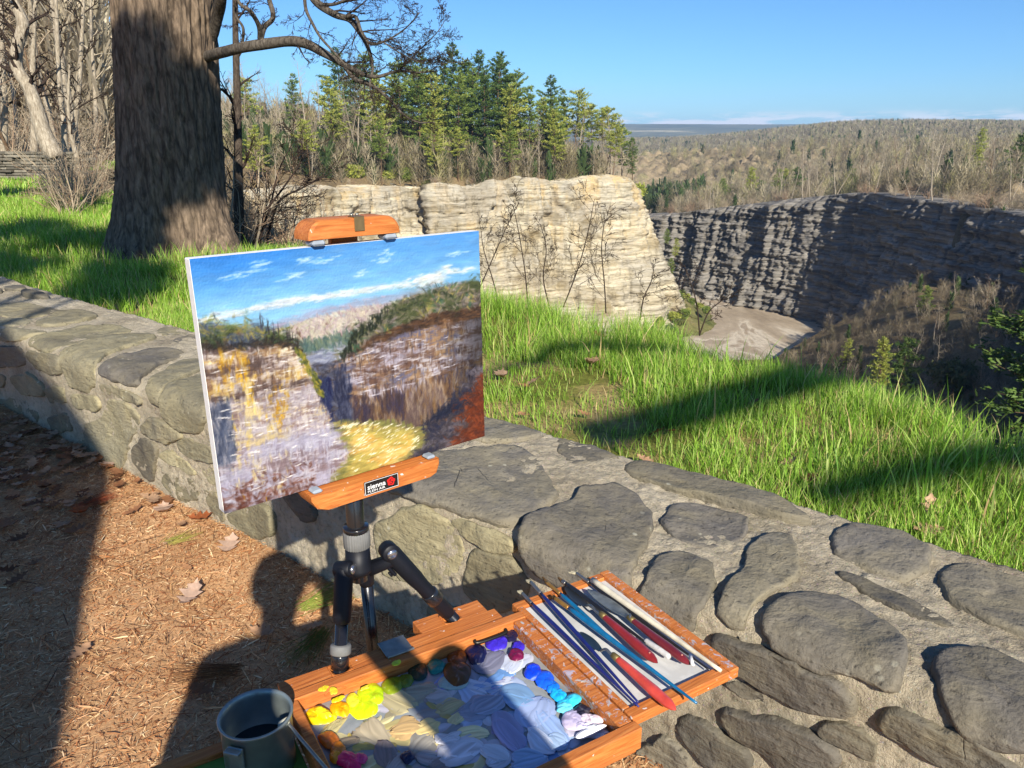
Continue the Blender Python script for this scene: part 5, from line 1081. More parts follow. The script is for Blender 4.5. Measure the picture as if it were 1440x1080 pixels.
jp = [(-.09,-.44,.86,.165,.13), (-.09,-.44,1.10,.155,.12), (-.085,-.43,1.30,.165,.125), (-.08,-.41,1.43,.09), (-.255,-.43,1.385,.075), (-.32,-.44,1.13,.060), (-.295,-.345,.935,.045), (.105,-.42,1.385,.075), (.32,-.24,1.20,.058), (.155,-.105,1.385,.044)]
jp = [(p[0]+.055, p[1]+.05, p[2]+.012, *p[3:]) for p in jp]
skin('jacket', jp, [(0,1),(1,2),(2,3),(2,4),(4,5),(5,6),(2,7),(7,8),(8,9)], m_plain('dark_jacket', srgb(40,46,60), .85, .2), per)
tp = [(-.09,-.44,.92,.15,.115), (-.185,-.44,.84,.098), (-.19,-.42,.50,.072), (-.19,-.45,.12,.06), (.01,-.44,.84,.098), (.02,-.41,.50,.072), (.02,-.44,.12,.06)]
tp = [(p[0]+.055, p[1]+.05, p[2], *p[3:]) for p in tp]
skin('trousers', tp, [(0,1),(1,2),(2,3),(0,4),(4,5),(5,6)], m_plain('grey_trousers', srgb(72,72,70), .9, .2), per)
mb = MB(); th = np.arange(32)*2*math.pi/32; ph_ = np.linspace(0, 1.9, 14); V = np.array([[(-.07+.095*math.sin(b)*math.cos(a), -.385+.112*math.sin(b)*math.sin(a), 1.655+.115*math.cos(b)+.012*fbm(a*3, b*6, 0, 2)) for b in ph_] for a in th]).reshape(-1, 3); mb.add(V, q=gridq(32, 14, True)); hr = mb.build('hair', m_plain('brown_hair', srgb(74,54,38), .7, .3, 0, 200, .3, .5)); hr.parent = per; hr.location = (.055, .05, .012)
mb = MB(); box(mb, (-.128, -.018, 1.463), (.020, -.010, 1.537), None, .003); ob = mb.build('phone', m_plain('phone_shell', (.03,.03,.035), .3, .5)); tag(ob, 'dark phone held up by the photographer', 'phone')
mb = MB(); box(mb, (-.122, -.0192, 1.468), (.014, -.0182, 1.532), None, .0003); s_ = mb.build('screen', m_plain('phone_glass', (.02,.02,.025), .1, .5)); s_.parent = ob

# ================================================================== TREES
BARK_OAK = mat_bark('oak_bark', srgb(74,64,54), srgb(146,127,106)); BARK_LIMB = mat_bark('oak_limb_bark', srgb(62,56,50), srgb(118,110,98), 2.2)
BARK_GREY = mat_bark('grey_bark', srgb(132,120,102), srgb(194,182,160), 1.0); BARK_BROWN = mat_bark('brown_bark', srgb(84,66,50), srgb(136,112,86), 1.2); BARK_DARK = mat_bark('sapling_bark', srgb(58,50,44), srgb(98,88,76), 3)
TWIG = m_plain('bare_twigs', srgb(166,150,126), .9, .1, 0, 3, .25, 0); TWIG2 = m_plain('reddish_twigs', srgb(154,130,106), .9, .1, 0, 3, .25, 0); TWIGL = m_plain('pale_twigs', srgb(184,170,146), .9, .1, 0, 3, .2, 0); TWIGD = m_plain('dark_twigs', srgb(60,50,44), .9, .1, 0, 9, .25, 0)

def wander(r, p, d, L, n, wob, up=0.):
    P = [np.array(p, float)]; d = norm(d)
    for k in range(n):
        d = norm(d+A3(r.gauss(0, wob), r.gauss(0, wob), r.gauss(0, wob)+up)); P.append(P[-1]+d*L/n)
    return np.array(P), d
tk = .55
def ramify(r, acc, P, r0, r1, depth, spec, up=.05):
    """grow side branches off polyline P; spec = [(count, length factor, start)...] per level"""
    if depth >= len(spec): return
    cnt, lf, st = spec[depth]; L0 = np.sum(np.linalg.norm(np.diff(P, axis=0), axis=1)); n = len(P)
    for k in range(cnt):
        t = st+(1-st)*(k+r.random())/cnt; i = min(int(t*(n-1)), n-2); f = t*(n-1)-i; p = P[i]*(1-f)+P[i+1]*f; d = norm(P[i+1]-P[i])
        az = A3(r.gauss(0, 1), r.gauss(0, 1), r.gauss(0, .7)); side = norm(az-d*(az@d)); ang = r.uniform(.5, 1.05)
        dd = d*math.cos(ang)+side*math.sin(ang); L = L0*lf*r.uniform(.6, 1.25)*(1-.45*t); ns = 4 if depth == 0 else (3 if depth == 1 else 2)
        Q, _ = wander(r, p, dd, L, ns, .16, up); rb = (r0*(1-t)+r1*t)*tk
        for j in range(ns): acc.append((Q[j], Q[j+1], max(rb*(1-j/ns*.8), spec_min), max(rb*(1-(j+1)/ns*.8), spec_min*.6)))
        ramify(r, acc, Q, rb, rb*.2, depth+1, spec, up)
spec_min = .008
def bare_tree(seed, H, r0, first=.3, nprim=14, spread=.34, lean=.0, fork=1, sub=((6, .5, .25), (5, .5, .2)), elev=(.5, 1.05)):
    r = random.Random(seed); trunk = MB(); acc = []
    stems = []
    for s_ in range(fork):
        P, _ = wander(r, (0, 0, -.4), (r.gauss(0, .05)+lean+(.22*math.cos(s_*2.4) if fork > 1 else 0), r.gauss(0, .05)+(.22*math.sin(s_*2.4) if fork > 1 else 0), 1), H, 9, .06, .02); stems.append(P); rr = r0*(1 if s_ == 0 else .7)*np.linspace(1, .12, 10)**.9; rr[0] *= 1.25
        Q = spline(P, 20); tube(trunk, Q, np.interp(np.linspace(0, 9, 20), range(10), rr), 7)
        for k in range(nprim):
            t = first+(1-first)*(k+r.random())/nprim; i = min(int(t*9), 8); f = t*9-i; p = P[i]*(1-f)+P[i+1]*f; az = r.uniform(0, 6.28); e = r.uniform(*elev)
            L = H*spread*(1.15-.8*t)*r.uniform(.7, 1.2); Qb, _ = wander(r, p, (math.cos(az)*math.cos(e), math.sin(az)*math.cos(e), math.sin(e)), L, 5, .14, .06); rb = max(r0*(1-t*.85)*.42, .015)
            for j in range(5): acc.append((Qb[j], Qb[j+1], max(rb*(1-j/5*.8), spec_min), max(rb*(1-(j+1)/5*.8), spec_min)))
            ramify(r, acc, Qb, rb, rb*.2, 0, sub)
    return trunk, acc
def acc_mesh(acc, n=3, thick=1.0):
    mb = MB(); segs(mb, [a[0] for a in acc], [a[1] for a in acc], np.array([a[2] for a in acc])*thick, np.array([a[3] for a in acc])*thick, n); return mb
def pine(seed, H, r0, crown0=.35, wid=.17, nw=24, droop=-.1, pal=None, dens=1.0, irr=.35, tuft=.55):
    r = random.Random(seed); g = np.random.default_rng(seed); trunk = MB(); P, _ = wander(r, (0, 0, -.4), (r.gauss(0, .02), r.gauss(0, .02), 1), H, 8, .018); tube(trunk, spline(P, 14), np.linspace(r0*1.15, r0*.12, 14), 7)
    acc = []; C = []; D = []
    for k in range(int(H*crown0*.8)):   # dead stubs on the bare lower trunk
        z = r.uniform(.12, crown0); az = r.uniform(0, 6.28); p = P[int(z*8)]+(P[int(z*8)+1]-P[int(z*8)])*(z*8-int(z*8)); acc.append((p, p+A3(math.cos(az), math.sin(az), r.uniform(-.2, .2))*r.uniform(.5, 1.6), .03, .01))
    for w in range(nw):
        t = crown0+(1-crown0)*(w+r.random()*.6)/nw; i = min(int(t*8), 7); p = P[i]+(P[i+1]-P[i])*(t*8-i); c = (t-crown0)/(1-crown0); reach = H*wid*(math.sin(min(.985, c*.80+.20)*math.pi)**.7*.85+.06)
        nb = r.randint(3, 5); a0 = r.uniform(0, 6.28)
        for b in range(nb):
            L = reach*r.uniform(1-irr*1.6, 1+irr); az = a0+b*6.28/nb+r.gauss(0, .35); e = droop+.55*c+r.gauss(0, .10); Q, _ = wander(r, p, (math.cos(az)*math.cos(e), math.sin(az)*math.cos(e), math.sin(e)), max(L, .4), 4, .07, .05)
            for j in range(4): acc.append((Q[j], Q[j+1], .05*(1-j*.2)*r0/.25, .05*(.8-j*.2)*r0/.25))
            m = max(3, int(L*4.6*dens))
            for q in range(m):
                u = r.uniform(.25, 1.03); j = min(int(u*4), 3); pc = Q[j]+(Q[j+1]-Q[j])*(u*4-j); sd = norm(np.cross(Q[-1]-Q[0], A3(0,0,1)))
                C.append(pc+sd*r.gauss(0, .22*L*u*.8)+A3(0,0,r.gauss(.02, .09))); D.append(norm(Q[-1]-Q[0]+A3(0,0,.25)))
    C = np.array(C); D = np.array(D); n = len(C); k = 6; C = np.repeat(C, k, 0)+g.normal(0, .12, (n*6, 3)); D = np.repeat(D, k, 0); d = norm(D*.8+g.normal(0, .6, C.shape)*A3(1, 1, .55)); L = tuft*g.uniform(.5, 1.2, len(C)); s_ = norm(np.cross(d, g.normal(0, 1, C.shape)))*(tuft*.13)
    V = np.stack([C-s_*.5, C+s_*.5, C+d*L[:, None]*.6+s_, C+d*L[:, None], C+d*L[:, None]*.6-s_], 1).reshape(-1, 3); b = np.arange(len(C))[:, None]*5
    pal = np.array(pal if pal is not None else [srgb(66,92,44), srgb(84,110,50), srgb(50,76,40), srgb(102,122,58)]); col = np.repeat(pal[g.integers(0, len(pal), n)]*g.uniform(.75, 1.25, (n, 1)), k, 0)
    mb = MB(); mb.add(V, q=np.concatenate([b+np.array([[0, 1, 2, 4]])]), t=b+np.array([[4, 2, 3]]), c=np.repeat(col, 5, 0)); return trunk, acc, mb

# --- prototypes -------------------------------------------------------------
def mk_bare(name, seed, H, r0, bm, tm, **k):
    thick = k.pop('thick', 1.0); tr, acc = bare_tree(seed, H, r0, **k); root = bpy.data.objects.new(name, None); COL.objects.link(root)
    return root, [tr.build('trunk', bm, root), acc_mesh(acc, 3, thick).build('crown', tm, root)]
def mk_pine(name, seed, H, r0, **k):
    tr, acc, nd = pine(seed, H, r0, **k); root = bpy.data.objects.new(name, None); COL.objects.link(root)
    n0 = tr.n; segs(tr, [a[0] for a in acc], [a[1] for a in acc], np.array([a[2] for a in acc]), np.array([a[3] for a in acc]), 3)
    return root, [tr.build('trunk', BARK_BROWN, root), nd.build('crown', NEEDLE, root)]
class Kind:
    def __init__(s, protos, cat): s.p = protos; s.cat = cat; s.used = [False]*len(protos); s.n = 0
    def put(s, i, loc, rz, sc, label, group):
        root, kids = s.p[i % len(s.p)]; k = i % len(s.p); s.n += 1
        if not s.used[k]:
            s.used[k] = True; root.location = tuple(loc); root.rotation_euler = (0, 0, rz); root.scale = (sc, sc, sc); tag(root, label, s.cat, group); return root
        return copy_tree(root, kids, loc, rz, sc, label, group)
PAL_Y = [srgb(150,158,64), srgb(166,170,76), srgb(130,142,58), srgb(174,176,92)]; PAL_D = [srgb(74,98,44), srgb(90,114,50), srgb(62,86,38), srgb(106,124,58)]; PAL_M = [srgb(108,128,54), srgb(124,142,60), srgb(92,112,48), srgb(138,150,70)]
def bares(): return Kind([mk_bare('bare_tree', 31+i, h, r_, bm, tm, nprim=np_, first=f, spread=sp, fork=fk) for i, (h, r_, bm, tm, np_, f, sp, fk) in enumerate([(15, .16, BARK_GREY, TWIG, 14, .35, .26, 1), (17, .20, BARK_GREY, TWIGL, 15, .40, .24, 1), (13, .13, BARK_BROWN, TWIG2, 13, .30, .28, 1), (16, .17, BARK_GREY, TWIG, 12, .45, .27, 2), (12, .11, BARK_GREY, TWIGL, 12, .28, .26, 2)])], 'bare tree')
B_LEFT, B_RIGHT, B_BANK = bares(), bares(), bares()
pines = Kind([mk_pine('pine_tree', 61, 25, .26, crown0=.36, wid=.175, pal=PAL_M, tuft=.62, irr=.4), mk_pine('pine_tree', 62, 23, .24, crown0=.30, wid=.185, pal=PAL_Y, irr=.45, tuft=.65), mk_pine('pine_tree', 63, 27, .28, crown0=.30, wid=.18, pal=PAL_D, tuft=.65, irr=.4), mk_pine('pine_tree', 64, 20, .18, crown0=.52, wid=.17, nw=13, pal=PAL_Y, irr=.6, tuft=.6), mk_pine('pine_tree', 65, 24, .22, crown0=.42, wid=.16, nw=17, pal=PAL_M, irr=.5, tuft=.62)], 'pine tree')
firs = Kind([mk_pine('conifer', 71, 12, .16, crown0=.10, wid=.22, pal=PAL_M, tuft=.5), mk_pine('conifer', 72, 14, .18, crown0=.12, wid=.20, pal=PAL_Y, tuft=.5), mk_pine('conifer', 73, 11, .15, crown0=.08, wid=.26, pal=PAL_D, irr=.5, tuft=.5)], 'conifer')
R_ = random.Random(99)
def zat(f, x, y): return float(f(np.array([[x]], float), np.array([[y]], float))[0, 0])
# forest on the sunlit cliff: pines named by where they stand over the cliff
def pxl(x, Y): return (x-720)/FPX*Y*1.03
rows = [(488, 205, 1, 1.0), (520, 214, 2, .95), (545, 206, 1, 1.02), (575, 216, 0, 1.05), (600, 209, 0, 1.0), (622, 212, 1, 1.1), (636, 220, 2, 1.0), (652, 207, 0, 1.0), (668, 216, 4, 1.05), (684, 208, 2, .93), (700, 214, 2, 1.12), (714, 210, 1, .98), (727, 216, 0, 1.02), (742, 213, 4, .95), (757, 217, 1, .86), (772, 214, 0, .80), (786, 219, 4, .84), (800, 217, 3, 1.06), (812, 221, 4, .80), (826, 220, 3, .98), (838, 222, 3, .88), (850, 220, 3, .86), (500, 228, 2, 1.1), (535, 232, 0, 1.1), (566, 230, 1, 1.05), (610, 232, 2, 1.1), (660, 234, 0, 1.1), (720, 233, 1, 1.0), (770, 230, 2, .86), (440, 226, 4, .85), (382, 212, 3, .9), (590, 221, 2, 1.0), (645, 226, 2, 1.08), (676, 224, 2, 1.05), (708, 222, 2, 1.0)]
pos_name = lambda x: 'above the easel clamp' if x < 560 else ('above the canvas' if x < 690 else ('over the yellow cliff' if x < 790 else 'near the cliff nose'))
klab = ['mid green pine with bare lower trunk', 'yellow green ragged pine', 'dark green full crowned pine', 'thin pine with sparse high crown', 'slim pine with half bare trunk']
for i, (x, Y, k, sc) in enumerate(rows):
    X = pxl(x, Y); z = zat(lz, X, Y); pines.put(k, (X, Y, z), R_.uniform(0, 6.28), sc*R_.uniform(.92, 1.04), klab[k]+' '+('left of the easel clamp' if x < 480 else pos_name(x))+(' behind the front row' if Y > 222 and x < 790 else ' at the cliff edge'), 'pines on the sunlit cliff')
spr, sk = mk_pine('spruce_tree', 81, 11, .12, crown0=.16, wid=.17, pal=PAL_D, tuft=.4, irr=.25); X = pxl(879, 221); spr.location = (X, 221, zat(lz, X, 221)); tag(spr, 'lone small dark spruce at the very nose of the sunlit cliff', 'spruce')
for i in range(96):
    x = R_.uniform(330, 872) if i < 60 else R_.uniform(330, 545); Y = R_.uniform(199, 236) if x < 760 else R_.uniform(214, 226); X = pxl(x, Y)
    if poly_dist(np.array([X]), np.array([Y]), POLY)[1][0] or zat(lz, X, Y) < -20: continue
    pl_ = pos_name(x) if x > 480 else 'left of the easel clamp'
    B_LEFT.put(i, (X, Y, zat(lz, X, Y)), R_.uniform(0, 6.28), R_.uniform(.75, 1.15)*(1 if i < 60 else 1.3), 'bare grey tree among the pines on the sunlit cliff, '+pl_, 'bare trees on the sunlit cliff, '+pl_)
for i in range(26):
    k = int(R_.uniform(.08, .60)*len(LT)); X, Y, z = LT[k]; dd = R_.uniform(.6, 7); X, Y = X-LN[k, 0]*dd, Y-LN[k, 1]*dd
    B_LEFT.put(i, (X, Y, zat(lz, X, Y)), R_.uniform(0, 6.28), R_.uniform(.45, .85), 'small bare grey tree right at the lip of the sunlit cliff', 'small bare trees on the cliff lip')
for i in range(9):
    k = int((.12+.5*i/9+R_.uniform(-.02, .02))*len(LT)); X, Y, z = LT[k]; dd = R_.uniform(2, 6); X, Y = X-LN[k, 0]*dd, Y-LN[k, 1]*dd; pines.put((1, 3, 4)[i % 3], (X, Y, zat(lz, X, Y)), i*1.3, R_.uniform(.55, .8), 'small pine rooted right at the lip of the sunlit cliff', 'small pines on the cliff lip')
# shrubs along the cliff lip and down its nose
def mk_shrub(name, seed, R, H, pal, n=260, mat=None, stems=9):
    r = random.Random(seed); g = np.random.default_rng(seed); acc = []
    for k in range(stems):
        az = r.uniform(0, 6.28); Q, _ = wander(r, (r.gauss(0, .15*R), r.gauss(0, .15*R), -.2), (math.cos(az)*.5, math.sin(az)*.5, 1), H*r.uniform(.6, 1), 4, .15, .03)
        for j in range(4): acc.append((Q[j], Q[j+1], .03*H/2*(1-j*.2), .03*H/2*(.8-j*.2)))
        ramify(r, acc, Q, .02*H/2, .006, 0, [(5, .5, .2), (4, .5, .2)])
    root = bpy.data.objects.new(name, None); COL.objects.link(root); st = acc_mesh(acc).build('stems', mat or TWIG2, root); kids = [st]
    if pal is not None:
        C = g.normal(0, 1, (n, 3)); C = norm(C)*g.uniform(.35, 1.0, (n, 1))**.5*A3(R, R, H*.45); C += .25*R*fbm(C[:, 0], C[:, 1], C[:, 2], 2)[:, None]; C[:, 2] += H*.5; k = 8; m = n*k; Cr = np.repeat(C, k, 0)+g.normal(0, .09*R, (m, 3)); d = norm(g.normal(0, 1, (m, 3))+A3(0,0,.3)); s_ = norm(np.cross(d, g.normal(0, 1, (m, 3))))*.06*R; L = .22*R
        V = np.stack([Cr-s_, Cr+s_, Cr+d*L+s_*.4, Cr+d*L-s_*.4], 1).reshape(-1, 3); P = np.array(pal); col = np.repeat(np.repeat(P[g.integers(0, len(P), n)]*g.uniform(.75, 1.2, (n, 1)), k, 0), 4, 0)
        mb = MB(); mb.add(V, q=np.arange(m*4).reshape(-1, 4), c=col); kids.append(mb.build('foliage', NEEDLE, root))
    return root, kids
GS = Kind([mk_shrub('green_shrub', 91, 1.9, 2.6, PAL_Y), mk_shrub('green_shrub', 92, 1.5, 3.2, PAL_M), mk_shrub('green_shrub', 93, 2.2, 2.2, [srgb(104,108,58), srgb(120,116,70), srgb(84,92,50)])], 'shrub')
BS = Kind([mk_shrub('bare_shrub', 94, 1.4, 3.0, None, stems=14), mk_shrub('bare_shrub', 95, 1.4, 3.6, None, stems=11, mat=TWIG), mk_shrub('bare_shrub', 96, 1.2, 2.2, None, stems=12, mat=TWIGL)], 'bare shrub')
for i, (x, y, lab, sc) in enumerate([(548, 245, 'yellow green bush on the cliff lip above the clamp, left one', .9), (572, 240, 'round bright green bush on the cliff lip above the clamp', 1.15), (625, 245, 'olive bush on the lip right of the two bright bushes', .8), (500, 262, 'dark green bush hanging at the cliff edge left of the clamp', 1.2), (710, 238, 'small green shrub where the pale rock meets the pines', .8), (660, 238, 'small olive shrub on the lip over the canvas corner', .7)]):
    Y = 196+(x-500)*.06; r = ray(x, y); X = r[0]/r[1]*Y; z = zat(lz, X, Y); GS.put(i, (X, Y, z-.4), i*1.3, sc, lab, 'green bushes on the cliff lip')
for i in range(9):
    t = i/8; k = int(np.interp(t, [0, 1], [len(LT)*.58, len(LT)*.68])); X, Y, z = LT[k]; GS.put(i, (X+LN[k, 0]*(1+2*t), Y+LN[k, 1]*(1+2*t), z-2-5*t), i*2.1, R_.uniform(.9, 1.5), 'olive shrub clinging to the steep nose of the sunlit cliff, %s' % ('upper part' if t < .4 else ('middle part' if t < .75 else 'lower part')), 'shrubs on the cliff nose')
for i in range(30):
    x = R_.uniform(335, 850); k = int(np.argmin(np.abs(LT[:, 0]/LT[:, 1]-(x-720)/FPX/.97))); X, Y, z = LT[k]; BS.put(i, (X-LN[k, 0]*R_.uniform(.5, 4), Y-LN[k, 1]*R_.uniform(.5, 4), z+.1), i, R_.uniform(.4, .8), 'low bare shrub along the lip of the sunlit cliff '+('left of the clamp' if x < 500 else 'above the canvas' if x < 690 else 'right of the canvas'), 'bare shrubs along the cliff lip')
for i in range(9):
    x = 606+i*3.5+R_.uniform(-5, 5); y = 258+i*10; Yd = 197-i*.9; p = at_y(x, y, Yd); GS.put(2, (p[0], Yd-.4, p[2]-1), i*1.9, R_.uniform(.45, .8), 'brownish bush growing down the gully in the sunlit cliff', 'bushes in the cliff gully')
for i in range(14):
    q = B5[int(i*5.1)+3]+ou[int(i*5.1)+3]*R_.uniform(-4, 5); GS.put(i, (q[0], q[1], -46.5), i, R_.uniform(.5, .9), 'green shrub on the mossy talus beside the river', 'shrubs on the talus')
# evergreens in the talus
for i, (x, y, Yd) in enumerate([(944, 372, 226), (950, 348, 236), (955, 420, 218), (938, 330, 250)]):
    p = at_y(x, y, Yd); firs.put(i, (p[0], Yd, p[2]-3), i, .42, ['small bright conifer at the foot of the sunlit cliff nose', 'small conifer in the gap behind the cliff nose', 'lowest small conifer on the mossy talus', 'small conifer high in the gap between the two cliffs'][i], 'small conifers beside the cliff nose')
# woods to the left of the big oak
nleft = 0
for i in range(74):
    Y = R_.uniform(24, 96)**1.0; x = R_.uniform(-30, 175) if i < 60 else R_.uniform(310, 430)
    if i >= 60: Y = R_.uniform(70, 150)
    X = (x-720)/FPX*Y*1.03; z = zat(land_z, X, Y)
    if z < -6: continue
    B_LEFT.put(i*3+i//7, (X, Y, z), R_.uniform(0, 6.28), R_.uniform(.55, 1.1), 'bare grey tree in the dense woods '+('left of the big oak' if i < 60 else 'between the oak and the sapling'), 'bare trees in the woods '+('left of the oak' if i < 60 else 'right of the oak')); nleft += 1
for i in range(14):
    Y = R_.uniform(55, 100); x = R_.uniform(-20, 175); X = (x-720)/FPX*Y*1.03; firs.put(i, (X, Y, zat(land_z, X, Y)), i, R_.uniform(.9, 1.5), 'pale green conifer deep in the woods left of the big oak', 'conifers in the left woods')
for i in range(26):
    Y = R_.uniform(12, 22); x = R_.uniform(112, 172); X = (x-720)/FPX*Y*1.03; BS.put(i, (X, Y, zat(land_z, X, Y)), i*1.7, R_.uniform(.25, .5), 'brown bare shrub in the hollow between the low dry wall and the oak', 'bare shrubs in the hollow left of the oak')
for i in range(30):
    Y = R_.uniform(28, 60); x = R_.uniform(-30, 170); X = (x-720)/FPX*Y*1.03; BS.put(i+1, (X, Y, zat(land_z, X, Y)), i*1.1, R_.uniform(.8, 1.5), 'grey bare undergrowth shrub below the left woods', 'undergrowth shrubs in the left woods')

# far plateau over the shaded cliff
zr_ = lambda x, y: zat(rz, x, y)
cnt = 0
for i in range(900):
    if cnt >= 92: break
    Y = R_.uniform(172, 430); X = Y*R_.uniform(.185, .70)
    d, ins = poly_dist(np.array([X]), np.array([Y]), POLY)
    if ins[0] or d[0] < .8 or (d[0] > 35 and R_.random() < .65): continue
    B_RIGHT.put(i, (X, Y, zr_(X, Y)), R_.uniform(0, 6.28), R_.uniform(.65, 1.1), 'bare grey brown tree on the plateau above the shaded cliff', 'bare trees on the far plateau'); cnt += 1
for i, (x, Yd, sc, lab) in enumerate([(1013, 330, .95, 'bright green conifer at the left end of the far plateau'), (1035, 320, 1.0, 'tallest of the conifer cluster at the left end of the far plateau'), (1048, 325, .9, 'conifer in the cluster right of the tallest one at the plateau end'), (1072, 300, .9, 'spreading green conifer halfway along the plateau edge, left one'), (1082, 306, .95, 'conifer right next to the spreading one on the plateau edge'), (1098, 300, .95, 'conifer ending the green row on the plateau edge'), (1170, 250, .75, 'lone pointed conifer above the middle of the shaded cliff'), (1330, 215, .7, 'small yellow green conifer among bare trees on the plateau'), (1385, 205, 1.1, 'leaning dark conifer near the right edge of the photo'), (1405, 215, 1.25, 'large dark conifer near the right edge of the photo'), (1425, 230, 1.3, 'dark conifer at the right end of the skyline'), (990, 345, .8, 'low dark conifer near the gap between the cliffs'), (1000, 352, .8, 'dark conifer behind the gap between the cliffs'), (1330, 330, 1.0, 'bright yellow green tree far back on the plateau'), (1240, 300, .7, 'small conifer behind the bare trees, right of the lone pointed one')]):
    X = (x-720)/FPX*Yd*1.03; firs.put(i, (X, Yd, zr_(X, Yd)), i*1.1, sc, lab, 'conifers on the far plateau')
for i in range(64):
    k = int(R_.uniform(.25, .92)*len(RT)); X, Y, z = RT[k]; BS.put(i, (X-RN[k, 0]*R_.uniform(.5, 3), Y-RN[k, 1]*R_.uniform(.5, 3), z), i, R_.uniform(.8, 1.6), 'bare shrub on the lip of the shaded cliff', 'bare shrubs on the shaded cliff lip')
# near bank, lower right
cnt = 0
for i in range(500):
    if cnt >= 36: break
    Y = R_.uniform(62, 150); X = Y*R_.uniform(.40, .80); z = zat(land_z, X, Y)
    if z > -3 or z < -48.5 or X < 46: continue
    pz = 190-(z+8)*FPX/Y
    B_BANK.put(i, (X, Y, z), R_.uniform(0, 6.28), R_.uniform(.4, .62), 'bare brown tree on the steep shaded bank at lower right', 'bare trees on the shaded bank'); cnt += 1
def on_bank(x, y):
    r = ray(x, y)
    for t in np.arange(20, 400, .5):
        p = CAM+r*t
        if zat(land_z, p[0], p[1]) > p[2] or p[2] < -50: return p
    return CAM+r*120
for i, (x, y, sc, lab) in enumerate([(1235, 505, .75, 'sunlit bushy pine on the bank just beyond the grass edge, left of a pair'), (1268, 498, .85, 'sunlit layered pine on the bank, right of a pair beyond the grass'), (1300, 440, .55, 'small dark green conifer in the shaded gorge'), (1190, 512, .45, 'small pine top peeking over the grass edge'), (1452, 560, .9, 'sunlit pine cut by the right edge of the photo')]):
    p = on_bank(x, y); 
    if i in (0, 1): p = at_y(x, 538, 96); sc = (.52, .66)[i]
    if x > 1400: p = at_y(x, y+40, 38)
    firs.put(i+1, (p[0], p[1], p[2]-1), i, sc, lab, 'pines on the shaded bank')
p = on_bank(1345, 545); GS.put(2, (p[0], p[1], p[2]), 1, 1.6, 'olive green bush in shade on the bank beyond the grass', 'bushes on the shaded bank')

# far woods: too many to count
def far_wood(name, n, gen, hmin, hmax, nsl, pals, evergreen=.07, wdb=.016):
    mb = MB(); X, Y, Z = gen(n); n = len(X); h = RG.uniform(hmin, hmax, n); w = h*RG.uniform(.22, .36, n)
    m = n*nsl; I = np.repeat(np.arange(n), nsl); ev = RG.random(n) < evergreen; t = RG.random(m); c = np.stack([X[I], Y[I], Z[I]], 1); az = RG.uniform(0, 6.28, m)
    rad = np.where(ev[I], (1-t)*.9, np.sqrt(np.clip(1-(t*1.5-.65)**2, 0, 1)))*RG.uniform(.2, 1, m)*w[I]
    b = c+np.stack([np.cos(az)*rad*.55, np.sin(az)*rad*.55, h[I]*t*.75], 1); a2 = az+RG.normal(0, .7, m); e = b+np.stack([np.cos(a2)*(rad*.5+w[I]*.25), np.sin(a2)*(rad*.5+w[I]*.25), h[I]*RG.uniform(.06, .26, m)], 1); wd = np.where(ev[I], .09, wdb)*h[I]*RG.uniform(.5, 1.3, m); sx, sy = -np.sin(az)*wd, np.cos(az)*wd; s_ = np.stack([sx, sy, 0*sx], 1)
    V = np.stack([b-s_*.5, b+s_*.5, e+s_*.25, e-s_*.25], 1).reshape(-1, 3); P = np.array(pals); col = P[RG.integers(0, len(P), n)]*RG.uniform(.8, 1.15, (n, 1)); col[ev] = srgb(74,92,50)*RG.uniform(.6, 1.2, (ev.sum(), 1))
    mb.add(V, q=np.arange(m*4).reshape(-1, 4), c=np.repeat(np.repeat(col, nsl, 0), 4, 0)); return tag(mb.build(name, NEEDLE), kind='stuff')
fp = [srgb(158,147,116), srgb(141,130,103), srgb(172,161,131), srgb(150,137,113), srgb(136,125,100), srgb(164,157,110)]
def g1(n):
    Y = RG.uniform(0, 1, n)**.7*1100+430; X = Y*RG.uniform(.10, .80, n); k = ~((X > 46) & (X < 508) & (Y < 549)); X, Y = X[k], Y[k]; return X, Y, hillz(X, Y)-.5
far_wood('far_woods', 19000, g1, 7, 12, 46, fp, .05, .030)
def g2(n):
    Y = RG.uniform(190, 545, n); X = Y*RG.uniform(.185, .78, n); d, ins = poly_dist(X, Y, POLY); k = ~ins & (d > 7) & (X < 510); X, Y = X[k], Y[k]; return X, Y, rz(X, Y)-.3
far_wood('plateau_woods', 2600, g2, 5, 10, 120, fp, .03)
def g3(n):
    Y = RG.uniform(335, 430, n); X = Y*RG.uniform(.08, .24, n); d, ins = poly_dist(X, Y, POLY); k = ~ins; X, Y = X[k], Y[k]; return X, Y, np.where(X > 48, rz(X, Y), hillz(X, Y))
def g8(n):
    Y = RG.uniform(430, 1000, n); X = Y*RG.uniform(.08, .34, n); k = ~((X > 46) & (X < 508) & (Y < 549)); X, Y = X[k], Y[k]; return X, Y, hillz(X, Y)-.5
far_wood('valley_woods', 4500, g8, 6, 11, 46, fp, .06, .030)
far_wood('gap_woods', 500, g3, 8, 13, 40, [srgb(96,100,60), srgb(110,104,76), srgb(76,88,50)], .5)
def g4(n):
    Y = RG.uniform(190, 258, n); X = Y*RG.uniform(-.42, .12, n); d, ins = poly_dist(X, Y, POLY); k = ~ins & (d > 1.5) & (RG.random(n) < np.where(d < 9, .8, 1)); X, Y = X[k], Y[k]; return X, Y, lz(X, Y)-.3
far_wood('cliff_undergrowth', 2600, g4, 2.5, 11, 80, fp, .16)
def g5(n):
    Y = RG.uniform(45, 125, n); X = Y*RG.uniform(-.82, -.47, n); return X, Y, land_z(X, Y)
far_wood('left_undergrowth', 1300, g5, 4, 15, 110, [srgb(196,182,156), srgb(178,164,138), srgb(206,194,166)], .03)
